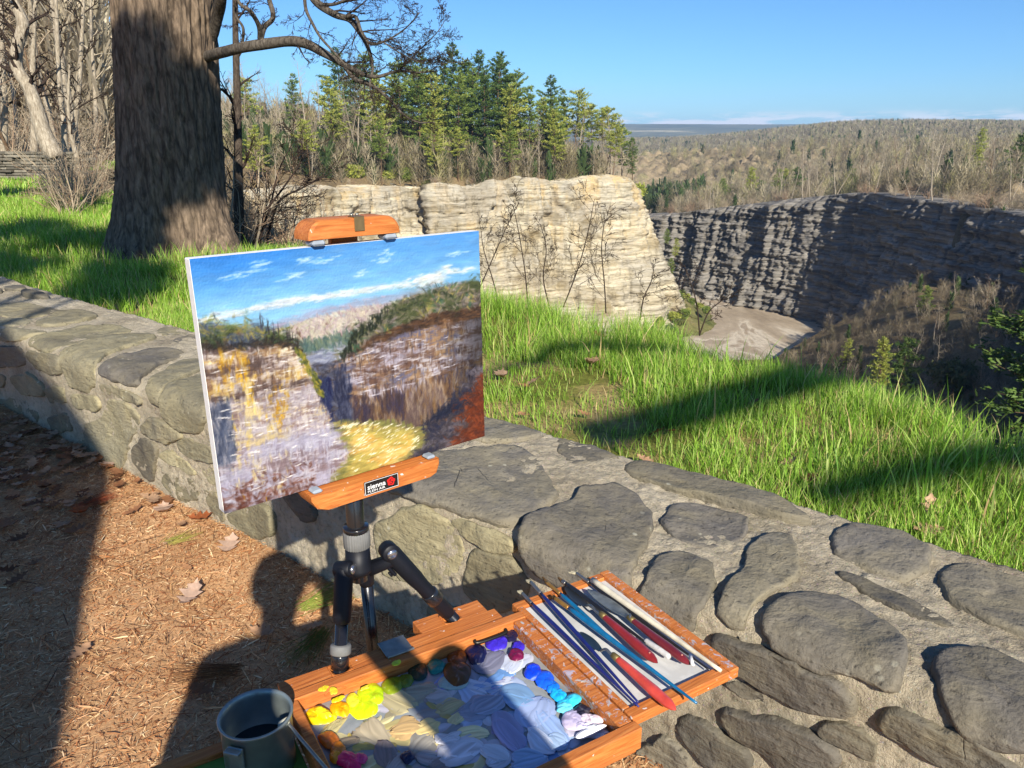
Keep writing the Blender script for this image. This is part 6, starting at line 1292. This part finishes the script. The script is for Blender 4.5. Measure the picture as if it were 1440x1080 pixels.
def g6(n):
    Y = RG.uniform(62, 175, n); X = Y*RG.uniform(.36, .85, n); z = land_z(X, Y); k = (z < -4) & (z > -48.8); return X[k], Y[k], z[k]
far_wood('bank_undergrowth', 1700, g6, 1.5, 4.5, 110, [srgb(124,112,92), srgb(138,126,102), srgb(110,102,80)], .10)

def g7(n):
    X = RG.uniform(52, 135, n); Y = RG.uniform(-10, 95, n); d, ins = poly_dist(X, Y, POLY); k = ~ins & (X > .95*Y); X, Y = X[k], Y[k]; return X, Y, land_z(X, Y)
far_wood('added_shade_woods', 700, g7, 6, 12, 60, [srgb(120,106,86), srgb(104,92,74)], .6)  # woods out of view, added to throw shade on the lower-right bank

# --- the big oak --------------------------------------------------------------
ob_ = at_z(246, 352, .30); OX, OY = ob_[0], ob_[1]; oak = empty('oak_tree', (OX, OY, .1), 'massive old oak trunk with one long crooked bare limb, standing on the grassy rim', 'tree')
nz_, nt_ = 520, 300; zz = np.linspace(-.6, 10, nz_); zz = np.concatenate([np.linspace(-.6, 4.0, 420), np.linspace(4.03, 11, 100)]); th = np.arange(nt_)*2*math.pi/nt_
T, Zg = np.meshgrid(th, zz, indexing='ij'); zl = Zg-.15
zl = Zg-.28; flare = .17*np.exp(-np.clip(zl, -.2, 9)/.38)*(1+.7*np.cos(3*T+.6)+.4*np.cos(5*T+2)); Rr = .505-.018*zl+flare+.02*fbm(np.cos(T)*1.5, np.sin(T)*1.5, Zg*.6, 3)
ww = T*0; cx_, sx_ = np.cos(T), np.sin(T); tw = .5*fbm(cx_*1.2, sx_*1.2, Zg*.9, 3)
rid = 1-np.abs(fbm(cx_*5.2+tw*.6, sx_*5.2, Zg*1.15+tw, 3, .55))*3.2; rid2 = 1-np.abs(fbm(cx_*12+5, sx_*12, Zg*3.4, 3))*2.6; crk = 1-np.abs(fbm(cx_*6, sx_*6, Zg*9, 2))*2
Rr = Rr+.022*np.clip(rid, -1, 1)+.012*np.clip(rid2, -1, 1)+.005*crk
lean = .085*zl; mb = MB(); mb.add(np.stack([OX+Rr*cx_+lean, OY+Rr*sx_, Zg], -1).reshape(-1, 3), q=gridq(nt_, len(zz), True)); local(mb.build('trunk', BARK_OAK), oak)
def limb(pts, r, name='limb', twig=(9, .32, .12), seed=1, n=40, gen=3, sm=.0016):
    """pts = (px, py, depth)"""
    global spec_min, tk
    tk = .36
    P = spline([at_y(x, y, Yd) for x, y, Yd in pts], n); rr = .85*np.interp(np.linspace(0, 1, n), np.linspace(0, 1, len(r)), r); mb = MB(); tube(mb, P, rr, 12, disp=lambda V: .10*rr.mean()*fbm(V[..., 0]*9, V[..., 1]*9, V[..., 2]*9, 3))
    lo = local(mb.build(name, BARK_LIMB), oak); acc = []; old = spec_min; spec_min = sm; rr_ = random.Random(seed)
    if twig: ramify(rr_, acc, P, rr[0], rr[-1], 0, [(max(3, int(twig[0]*.75)), *twig[1:])]+[(6, .55, .15), (5, .55, .15), (4, .5, .2)][:gen], .02)
    spec_min = old
    if acc: t_ = acc_mesh(acc, 4).build('twigs', TWIGD); t_.parent = lo
    tk = .55
    return P
limb([(255, 92, 8.62), (290, 80, 8.4), (335, 68, 8.0), (372, 62, 7.9), (408, 58, 7.8), (432, 62, 7.7), (458, 76, 7.6), (482, 90, 7.5), (510, 104, 7.4)], [.066, .062, .058, .058, .054, .046, .034, .022], twig=(5, .22, .5), seed=3)
limb([(482, 88, 7.5), (500, 112, 7.45), (520, 118, 7.4), (548, 140, 7.3), (566, 160, 7.3), (588, 172, 7.2), (612, 172, 7.2)], [.030, .024, .020, .015, .011, .007, .004], twig=(12, .30, .1), seed=4)
limb([(508, 104, 7.4), (530, 108, 7.3), (560, 100, 7.3), (590, 102, 7.2), (615, 100, 7.1)], [.024, .018, .013, .009, .005], twig=(13, .42, .05), seed=5)
limb([(366, 56, 7.9), (372, 38, 7.9), (384, 24, 7.9), (378, -4, 8.0), (372, -40, 8.0)], [.034, .030, .026, .024, .022], twig=(5, .35, .2), seed=6)
limb([(366, 54, 7.9), (364, 36, 7.8), (352, 16, 7.7), (338, 6, 7.7), (326, -14, 7.7)], [.030, .026, .022, .018, .012], twig=(6, .4, .1), seed=7)
limb([(430, -20, 7.7), (446, 4, 7.7), (470, 20, 7.6), (492, 28, 7.6), (506, 46, 7.5), (518, 68, 7.4), (524, 96, 7.4), (520, 122, 7.3), (528, 150, 7.3)], [.046, .042, .036, .030, .026, .020, .015, .010, .006], twig=(16, .34, .15), seed=8)
limb([(484, 24, 7.6), (500, 24, 7.5), (508, 44, 7.4), (522, 62, 7.3), (545, 56, 7.2), (570, 40, 7.2), (590, 18, 7.1)], [.022, .020, .017, .014, .010, .007, .004], twig=(16, .45, .2), seed=9)
limb([(428, -16, 7.6), (430, 12, 7.6), (440, 34, 7.5), (452, 54, 7.5), (474, 78, 7.4), (486, 92, 7.4)], [.020, .018, .015, .013, .011, .010], twig=(8, .36, .1), seed=10)
limb([(316, -60, 8.2), (312, -15, 8.15), (306, 22, 8.4), (292, 66, 8.6), (270, 120, 8.62)], [.060, .062, .066, .07, .07], twig=None)
limb([(450, 6, 7.5), (470, 6, 7.4), (490, -2, 7.3), (530, -20, 7.2)], [.020, .016, .012, .008], twig=(10, .5, .1), seed=12)
limb([(340, 65, 8.0), (342, 40, 7.9), (331, 20, 7.9), (336, -5, 7.9)], [.018, .015, .013, .010], twig=(6, .4, .1), seed=13)
limb([(560, 100, 7.3), (590, 70, 7.2), (615, 45, 7.1), (625, 30, 7.1)], [.008, .006, .004, .003], twig=(16, .5, .05), seed=14)
limb([(540, 60, 7.2), (572, 80, 7.1), (600, 90, 7.1), (640, 88, 7.0)], [.008, .006, .004, .003], twig=(16, .42, .05), seed=15)
# --- sapling behind the oak, bare shrubs in front of the cliff ------------------
def young(name, pts, r, lab, cat, seed, twig=(10, .3, .2), mat=BARK_DARK, group=None, sm=.004, gen=2, up=.03):
    global spec_min, tk
    tk = .38 if name == 'bare_sapling' else .55
    P = spline([at_y(*q) for q in pts], 30); root = None if name == 'bare_sapling' else empty(name, P[0], lab, cat, group); rr = np.interp(np.linspace(0, 1, 30), np.linspace(0, 1, len(r)), r); mb = MB(); tube(mb, P, rr, 8, disp=lambda V: .08*rr.mean()*fbm(V[..., 0]*11, V[..., 1]*11, V[..., 2]*7, 2)); root and local(mb.build('trunk', mat), root)
    old = spec_min; spec_min = sm; acc = []; ramify(random.Random(seed), acc, P, rr[0]*.7, rr[-1], 0, [twig, (5, .5, .2), (4, .5, .2)][:gen+1], up); spec_min = old
    if root is None:
        segs(mb, [a[0] for a in acc], [a[1] for a in acc], [a[2] for a in acc], [a[3] for a in acc], 4); return tag(mb.build(name, TWIGD), lab, cat, group)
    local(acc_mesh(acc, 4).build('twigs', TWIGD), root); return root
young('young_tree', [(337, 352, 10.2), (336, 300, 10.2), (335, 230, 10.2), (334, 160, 10.3), (332, 80, 10.4), (330, -30, 10.5)], [.075, .065, .056, .05, .042, .03], 'slender dark young tree standing just right of the big oak', 'tree', 41, (13, .22, .2))
for i, (pts, r, lab) in enumerate([
 ([(372, 352, 11), (382, 310, 11), (396, 280, 11), (430, 262, 11), (468, 242, 11)], [.022, .018, .014, .008, .004], 'arching bare sapling between the young tree and the easel clamp'),
 ([(362, 352, 10.6), (370, 320, 10.6), (380, 290, 10.6), (392, 240, 10.6), (412, 200, 10.6)], [.020, .017, .014, .009, .005], 'upright bare sapling right of the young tree'),
 ([(352, 350, 10.4), (372, 300, 10.4), (400, 262, 10.4), (425, 222, 10.4), (420, 190, 10.4)], [.02, .016, .012, .008, .004], 'leaning bare sapling crossing behind the easel clamp')]):
    young('bare_sapling', pts, r, lab, 'sapling', 50+i, (14, .42, .1), group='bare saplings on the rim')
for i, (x, y, Yd, h) in enumerate([(345, 350, 10.8, 1.6), (358, 352, 11.4, 1.4), (385, 352, 11.8, 1.6), (402, 350, 11.2, 1.2), (320, 345, 9.9, 1.2), (425, 340, 11.6, 1.2)]):
    p = at_y(x, y, Yd); BS.put(i, (p[0], p[1], p[2]-.3), i*2.2, .36*h, 'tangled bare bush at the foot of the young tree, in front of the cliff', 'bare bushes beside the young tree')
for i, (pts, lab) in enumerate([
 ([(668, 420, 5.9), (690, 370, 5.9), (712, 320, 5.9), (730, 285, 5.9)], 'thin bare sapling just right of the canvas corner'),
 ([(742, 425, 5.6), (738, 380, 5.6), (730, 330, 5.6), (722, 290, 5.6)], 'thin bare sapling leaning left in front of the yellow cliff'),
 ([(792, 432, 5.4), (812, 380, 5.4), (826, 330, 5.4), (836, 280, 5.4)], 'tall thin sapling leaning right in front of the pale cliff'),
 ([(852, 440, 5.2), (850, 400, 5.2), (846, 350, 5.2), (850, 310, 5.2)], 'short thin sapling in front of the right part of the cliff'),
 ([(700, 420, 5.8), (692, 390, 5.8), (680, 350, 5.8), (676, 320, 5.8)], 'thin twig sapling next to the right edge of the canvas'),
 ([(984, 472, 4.75), (980, 430, 4.75), (972, 400, 4.75), (962, 372, 4.75)], 'dark bare sapling in front of the gorge opening'),
 ([(984, 470, 4.75), (996, 440, 4.75), (1012, 425, 4.75), (1030, 412, 4.75)], 'low forked sapling leaning right over the river'),
 ([(772, 430, 5.5), (764, 390, 5.5), (768, 350, 5.5), (760, 315, 5.5)], 'very thin sapling in the middle of the pale cliff'),
 ([(900, 450, 5.0), (905, 420, 5.0), (916, 395, 5.0), (920, 372, 5.0)], 'short twig sapling near the cliff nose')]):
    young('bare_sapling', pts, [.0048, .0042, .0032, .0016], lab, 'sapling', 70+i, (9, .42, .15), group='bare saplings on the rim', sm=.0016)
# --- crooked tree and others far left -----------------------------------------
young('crooked_tree', [(78, 222, 22), (62, 190, 22), (52, 156, 22), (40, 122, 22), (24, 96, 22), (24, 66, 22), (33, 34, 22), (20, 4, 22), (5, -40, 22)], [.26, .22, .19, .17, .16, .15, .15, .12, .08], 'thick crooked bare tree with a bent trunk at the far left', 'tree', 90, (14, .28, .3), BARK_GREY, None, .012)
for i, (pts, r) in enumerate([([(92, 222, 24), (90, 180, 24), (84, 120, 24), (80, 40, 24), (78, -30, 24)], .10), ([(100, 224, 25), (106, 170, 25), (112, 110, 25), (116, 30, 25), (120, -40, 25)], .09), ([(48, 222, 26), (48, 150, 26), (46, 90, 26), (50, 0, 26)], .13), ([(108, 222, 23), (100, 190, 23), (96, 150, 23), (98, 90, 23)], .07), ([(4, 215, 27), (6, 150, 27), (3, 90, 27), (2, 0, 27)], .14)]):
    young('slender_tree', pts, [r, r*.8, r*.65, r*.4], ['pale slender stem left in a clump beside the end of the low dry wall', 'pale slender stem rising right of the clump at the wall end', 'pale straight trunk behind the low dry wall', 'short dark stem in the clump at the wall end', 'pale trunk at the left edge of the photo'][i], 'tree', 95+i, (10, .25, .3), BARK_GREY, 'slender trees behind the low dry wall', .010)
# --- low dry stone wall far left, stake -----------------------------------------
w0, w1 = at_y(-40, 243, 24.5), at_y(116, 239, 23.5); dwl = empty('dry_stone_wall', (w0+w1)/2, 'low grey dry laid stone wall below the woods at the far left', 'stone wall'); mb = MB(); dd_ = norm((w1-w0)*A3(1,1,0)); nn_ = A3(-dd_[1], dd_[0], 0); L_ = np.linalg.norm((w1-w0)[:2]); z0_ = min(w0[2], w1[2])-.3; r = random.Random(3); zc_ = z0_
for k in range(11):
    h_ = r.uniform(.06, .11); u_ = 0
    while u_ < L_:
        l_ = r.uniform(.12, .48); M_ = frame(A3(w0[0], w0[1], 0)+dd_*u_, dd_, nn_, A3(0,0,1)); j = r.uniform(-.07, .07); tone = r.uniform(.5, 1.2)
        box(mb, (.004, -.25+j, zc_+.004), (l_-.006, .25+j, zc_+h_-.003), M_, .02, c=srgb(128,122,108)*tone); u_ += l_
    zc_ += h_
local(mb.build('stone_courses', m_attr('dry_wall_stone', .95, .1, None, 5)), dwl)
sp_ = at_y(24, 330, 11.0); mb = MB(); d_ = norm(at_y(34, 306, 11.0)-sp_); sd_ = norm(np.cross(d_, A3(0,1,0))); tp_ = at_y(33, 307, 11.0); box(mb, (-.035, -.035, -.45), (.035, .035, .0), frame(tp_, sd_, np.cross(d_, sd_), d_), .008); ob = mb.build('wooden_stake', m_plain('weathered_stake', srgb(84,72,60), .9, .1, 0, 12, .3, .3)); tag(ob, 'short leaning dark wooden stake in the grass at the left edge', 'stake')

# --- trees behind the photographer, whose shadows fall into the view ------------
TOSUN = A3(math.sin(math.radians(16.5))*math.cos(math.radians(30.4)), -math.cos(math.radians(16.5))*math.cos(math.radians(30.4)), math.sin(math.radians(30.4)))
sh = empty('pine_tree', (.42, -3.0, 0), 'leaning pine behind the photographer that shades the left end of the wall', 'pine tree')
TP = spline([(.42, -2.95, -.2), (.20, -3.0, 1.2), (-.12, -3.06, 3.0), (-.36, -3.12, 4.1), (-1.6, -3.3, 5.8), (-3.3, -3.4, 7.6), (-4.6, -3.5, 10), (-5, -3.6, 13)], 40); mb = MB(); tube(mb, TP, np.interp(np.linspace(0, 1, 40), [0, .2, .5, 1], [.36, .30, .24, .10]), 16, disp=lambda V: .02*fbm(V[..., 0]*6, V[..., 1]*6, V[..., 2]*2, 3)); local(mb.build('trunk', BARK_BROWN), sh)
C = []; S_ = []
for (x, y, Yd, s_, rad) in [(185, 100, 7.8, 12, .42), (225, 135, 7.7, 12, .42), (265, 120, 7.7, 12, .40), (190, 200, 7.7, 11.5, .42), (230, 190, 7.6, 11.5, .36), (285, 165, 7.7, 11.5, .34), (185, 270, 7.7, 11, .34), (178, 330, 7.7, 11, .34), (195, 40, 7.8, 12.5, .26), (285, 105, 7.8, 12, .30), (262, 78, 7.8, 12, .22),  (160, 90, 8.2, 12, .36), (164, 150, 8.2, 12, .36), (164, 215, 8.2, 12, .36), (166, 280, 8.2, 11.5, .36), (164, 335, 8.2, 11, .34),
    (60, 350, 10.5, 12, .55), (10, 360, 10.5, 12, .55), (120, 345, 9.5, 11.5, .45), (60, 400, 7.5, 11, .35), (5, 395, 8.0, 11, .4), (185, 425, 6.2, 10.5, .40), (170, 395, 7.0, 11, .32), (215, 400, 7, 11, .25), (40, 275, 18, 16, .8), (110, 285, 14, 14, .5)]:
    p = at_y(x, y, Yd)+TOSUN*s_; C.append(p); S_.append(rad)  # needle clumps set sunward of chosen spots on oak and grass to shade them
acc = []; mb = MB(); g = np.random.default_rng(4); r = random.Random(8)
for p, rad in zip(C, S_):
    k = int(np.argmin(np.abs(TP[:, 2]-(p[2]-.8)))); Q = spline([TP[k], (TP[k]*.45+p*.55)+A3(0,0,-.2), p], 7)
    for j in range(6): acc.append((Q[j], Q[j+1], .05-.007*j, .043-.007*j))
    m = int(900*(rad/.4)**2); c = p+norm(g.normal(0, 1, (m, 3)))*(g.uniform(0, 1, (m, 1))**.4*rad); d = norm(g.normal(0, 1, (m, 3))); s2 = norm(np.cross(d, g.normal(0, 1, (m, 3))))*.022
    V = np.stack([c-s2, c+s2, c+d*.15+s2*.4, c+d*.15-s2*.4], 1).reshape(-1, 3); mb.add(V, q=np.arange(m*4).reshape(-1, 4), c=np.tile(srgb(62,88,44), (m*4, 1)))
local(acc_mesh(acc, 5).build('limb', BARK_BROWN), sh); local(mb.build('crown', NEEDLE), sh)
st = empty('bare_tree', (5.6, -5.2, 0), 'bare tree behind the photographer whose limbs shade the lawn in bands', 'bare tree'); mb = MB(); tube(mb, spline([(5.6, -5.2, -.2), (5.5, -5.2, 2), (5.3, -5.1, 4.5), (5.2, -5.2, 8), (5.3, -5.3, 12)], 24), np.linspace(.26, .10, 24), 12); local(mb.build('trunk', BARK_GREY), st)
for pts, r0_, r1_ in (([(830, 612), (960, 580), (1080, 545), (1210, 520)], .085, .10), ([(1130, 700), (1250, 668), (1380, 640), (1480, 628)], .05, .085), ([(690, 520), (760, 500), (850, 488)], .025, .05)):
    Q = [at_z(x, y, .42)+TOSUN*10 for x, y in pts]; Q = Q+[A3(5.25, -5.15, Q[-1][2]+.1)] if Q[-1][0] < 5.2 else Q; mb = MB(); P = spline(Q, 24); tube(mb, P, np.linspace(r0_, r1_, 24), 8); lo = local(mb.build('limb', BARK_GREY), st); acc = []; ramify(random.Random(5), acc, P, .03, .02, 0, [(7, .16, 0), (4, .5, .2)]); t_ = acc_mesh(acc, 3).build('twigs', TWIG); t_.parent = lo
SUNSTR, SKYSTR, EXPO, HAZE, SKYTINT = 5.0, .068, .70, 1.25e-4, (.54, .88, 1.27, 1)

# ================================================================== SKY, SUN, AIR, CAMERA
w = bpy.data.worlds.new('World'); scene.world = w; w.use_nodes = True; nt = w.node_tree; bg = nt.nodes['Background']
SUN_EL, SUN_AZ = math.radians(30.4), math.radians(180-16.5)      # compass bearing of the sun: behind the camera, a little to the right
sky = nt.nodes.new('ShaderNodeTexSky'); sky.sky_type = 'NISHITA'; sky.sun_disc = False; sky.sun_elevation = SUN_EL; sky.sun_rotation = SUN_AZ; sky.altitude = 400; sky.air_density = 1.0; sky.dust_density = .3; sky.ozone_density = 3.0
def N(t, **k):
    x = nt.nodes.new(t)
    for a, b in k.items(): setattr(x, a, b)
    return x
L = nt.links.new
tcw = N('ShaderNodeTexCoord'); sep = N('ShaderNodeSeparateXYZ'); L(tcw.outputs['Generated'], sep.inputs[0])
def ramp(f, stops):
    x = N('ShaderNodeValToRGB'); e = x.color_ramp.elements
    while len(e) < len(stops): e.new(.5)
    for i, (p, c) in enumerate(stops): e[i].position = p; e[i].color = (c, c, c, 1)
    L(f, x.inputs[0]); return x.outputs[0]
def mth(op, a, b):
    x = N('ShaderNodeMath', operation=op)
    for i, v in enumerate((a, b)):
        if hasattr(v, 'node'): L(v, x.inputs[i])
        else: x.inputs[i].default_value = v
    return x.outputs[0]
def cnoise(scl, detail, seed):
    m = N('ShaderNodeMapping'); L(tcw.outputs['Generated'], m.inputs[0]); m.inputs['Scale'].default_value = scl; m.inputs['Location'].default_value = (seed, seed*1.7, 0)
    n = N('ShaderNodeTexNoise'); L(m.outputs[0], n.inputs['Vector']); n.inputs['Scale'].default_value = 1; n.inputs['Detail'].default_value = detail; n.inputs['Roughness'].default_value = .6; return n.outputs[0]
z = sep.outputs[2]
low = mth('MULTIPLY', ramp(cnoise((16, 16, 120), 5, 3.1), [(.47, 0), (.57, 1)]), ramp(z, [(.006, 0), (.010, 1), (.017, .9), (.028, 0)]))
hazeband = ramp(z, [(.0, .22), (.03, .15), (.07, .02), (.2, 0)])
wisp = mth('MULTIPLY', ramp(cnoise((9, 9, 90), 4, 7.4), [(.64, 0), (.74, .4)]), ramp(z, [(.03, 0), (.045, 1), (.085, 1), (.11, 0)]))
tint = N('ShaderNodeMix', data_type='RGBA', blend_type='MULTIPLY'); tint.inputs[0].default_value = 1; L(sky.outputs[0], tint.inputs[6]); tint.inputs[7].default_value = SKYTINT
def over(f, a, c):
    x = N('ShaderNodeMix', data_type='RGBA'); L(f, x.inputs[0]); L(a, x.inputs[6]); x.inputs[7].default_value = (*c, 1); return x.outputs[2]
c1 = over(hazeband, tint.outputs[2], (4.6, 6.6, 8.8)); c2 = over(wisp, c1, (4.4, 5.0, 7.0)); c3 = over(low, c2, (8.6, 9.0, 9.6)); L(c3, bg.inputs[0]); bg.inputs[1].default_value = SKYSTR
sl = bpy.data.lights.new('sun', 'SUN'); sl.energy = SUNSTR; sl.angle = math.radians(.5); sl.color = (1.0, .93, .82); so_ = bpy.data.objects.new('sun', sl); COL.objects.link(so_); so_.location = (20, -60, 40)
so_.rotation_euler = Vector(tuple(-TOSUN)).to_track_quat('-Z', 'Y').to_euler()
if HAZE:
    mb = MB(); box(mb, (-3000, -90, -75), (5600, 5400, 85), None, .5); hz_ = mb.build('haze', None, smooth=False); m = bpy.data.materials.new('haze_air'); m.use_nodes = True; n_ = m.node_tree; n_.nodes.clear(); o_ = n_.nodes.new('ShaderNodeOutputMaterial'); v_ = n_.nodes.new('ShaderNodeVolumePrincipled'); v_.inputs['Color'].default_value = (.42, .63, 1.0, 1); v_.inputs['Density'].default_value = HAZE; v_.inputs['Anisotropy'].default_value = 0.0; n_.links.new(v_.outputs[0], o_.inputs['Volume']); hz_.data.materials.append(m); tag(hz_, kind='stuff')
cd = bpy.data.cameras.new('camera'); cam = bpy.data.objects.new('camera', cd); COL.objects.link(cam); cam.location = tuple(CAM); cam.rotation_euler = (math.pi/2-PITCH, 0, 0); cd.sensor_width = 36; cd.sensor_fit = 'HORIZONTAL'; cd.lens = 36*FPX/1440; cd.clip_start = .005; cd.clip_end = 20000; scene.camera = cam
vs = scene.view_settings; vs.view_transform = 'Standard'; vs.look = 'None'; vs.exposure = EXPO; vs.gamma = 1; vs.use_curve_mapping = False
cy = scene.cycles; cy.max_bounces = 6; cy.diffuse_bounces = 3; cy.glossy_bounces = 3; cy.transmission_bounces = 3; cy.volume_bounces = 0; cy.transparent_max_bounces = 4; cy.use_denoising = True; cy.sample_clamp_indirect = 6; cy.caustics_reflective = False; cy.caustics_refractive = False
try: cy.denoiser = 'OPENIMAGEDENOISE'; cy.denoising_input_passes = 'RGB_ALBEDO_NORMAL'
except Exception: pass
scene.render.film_transparent = False
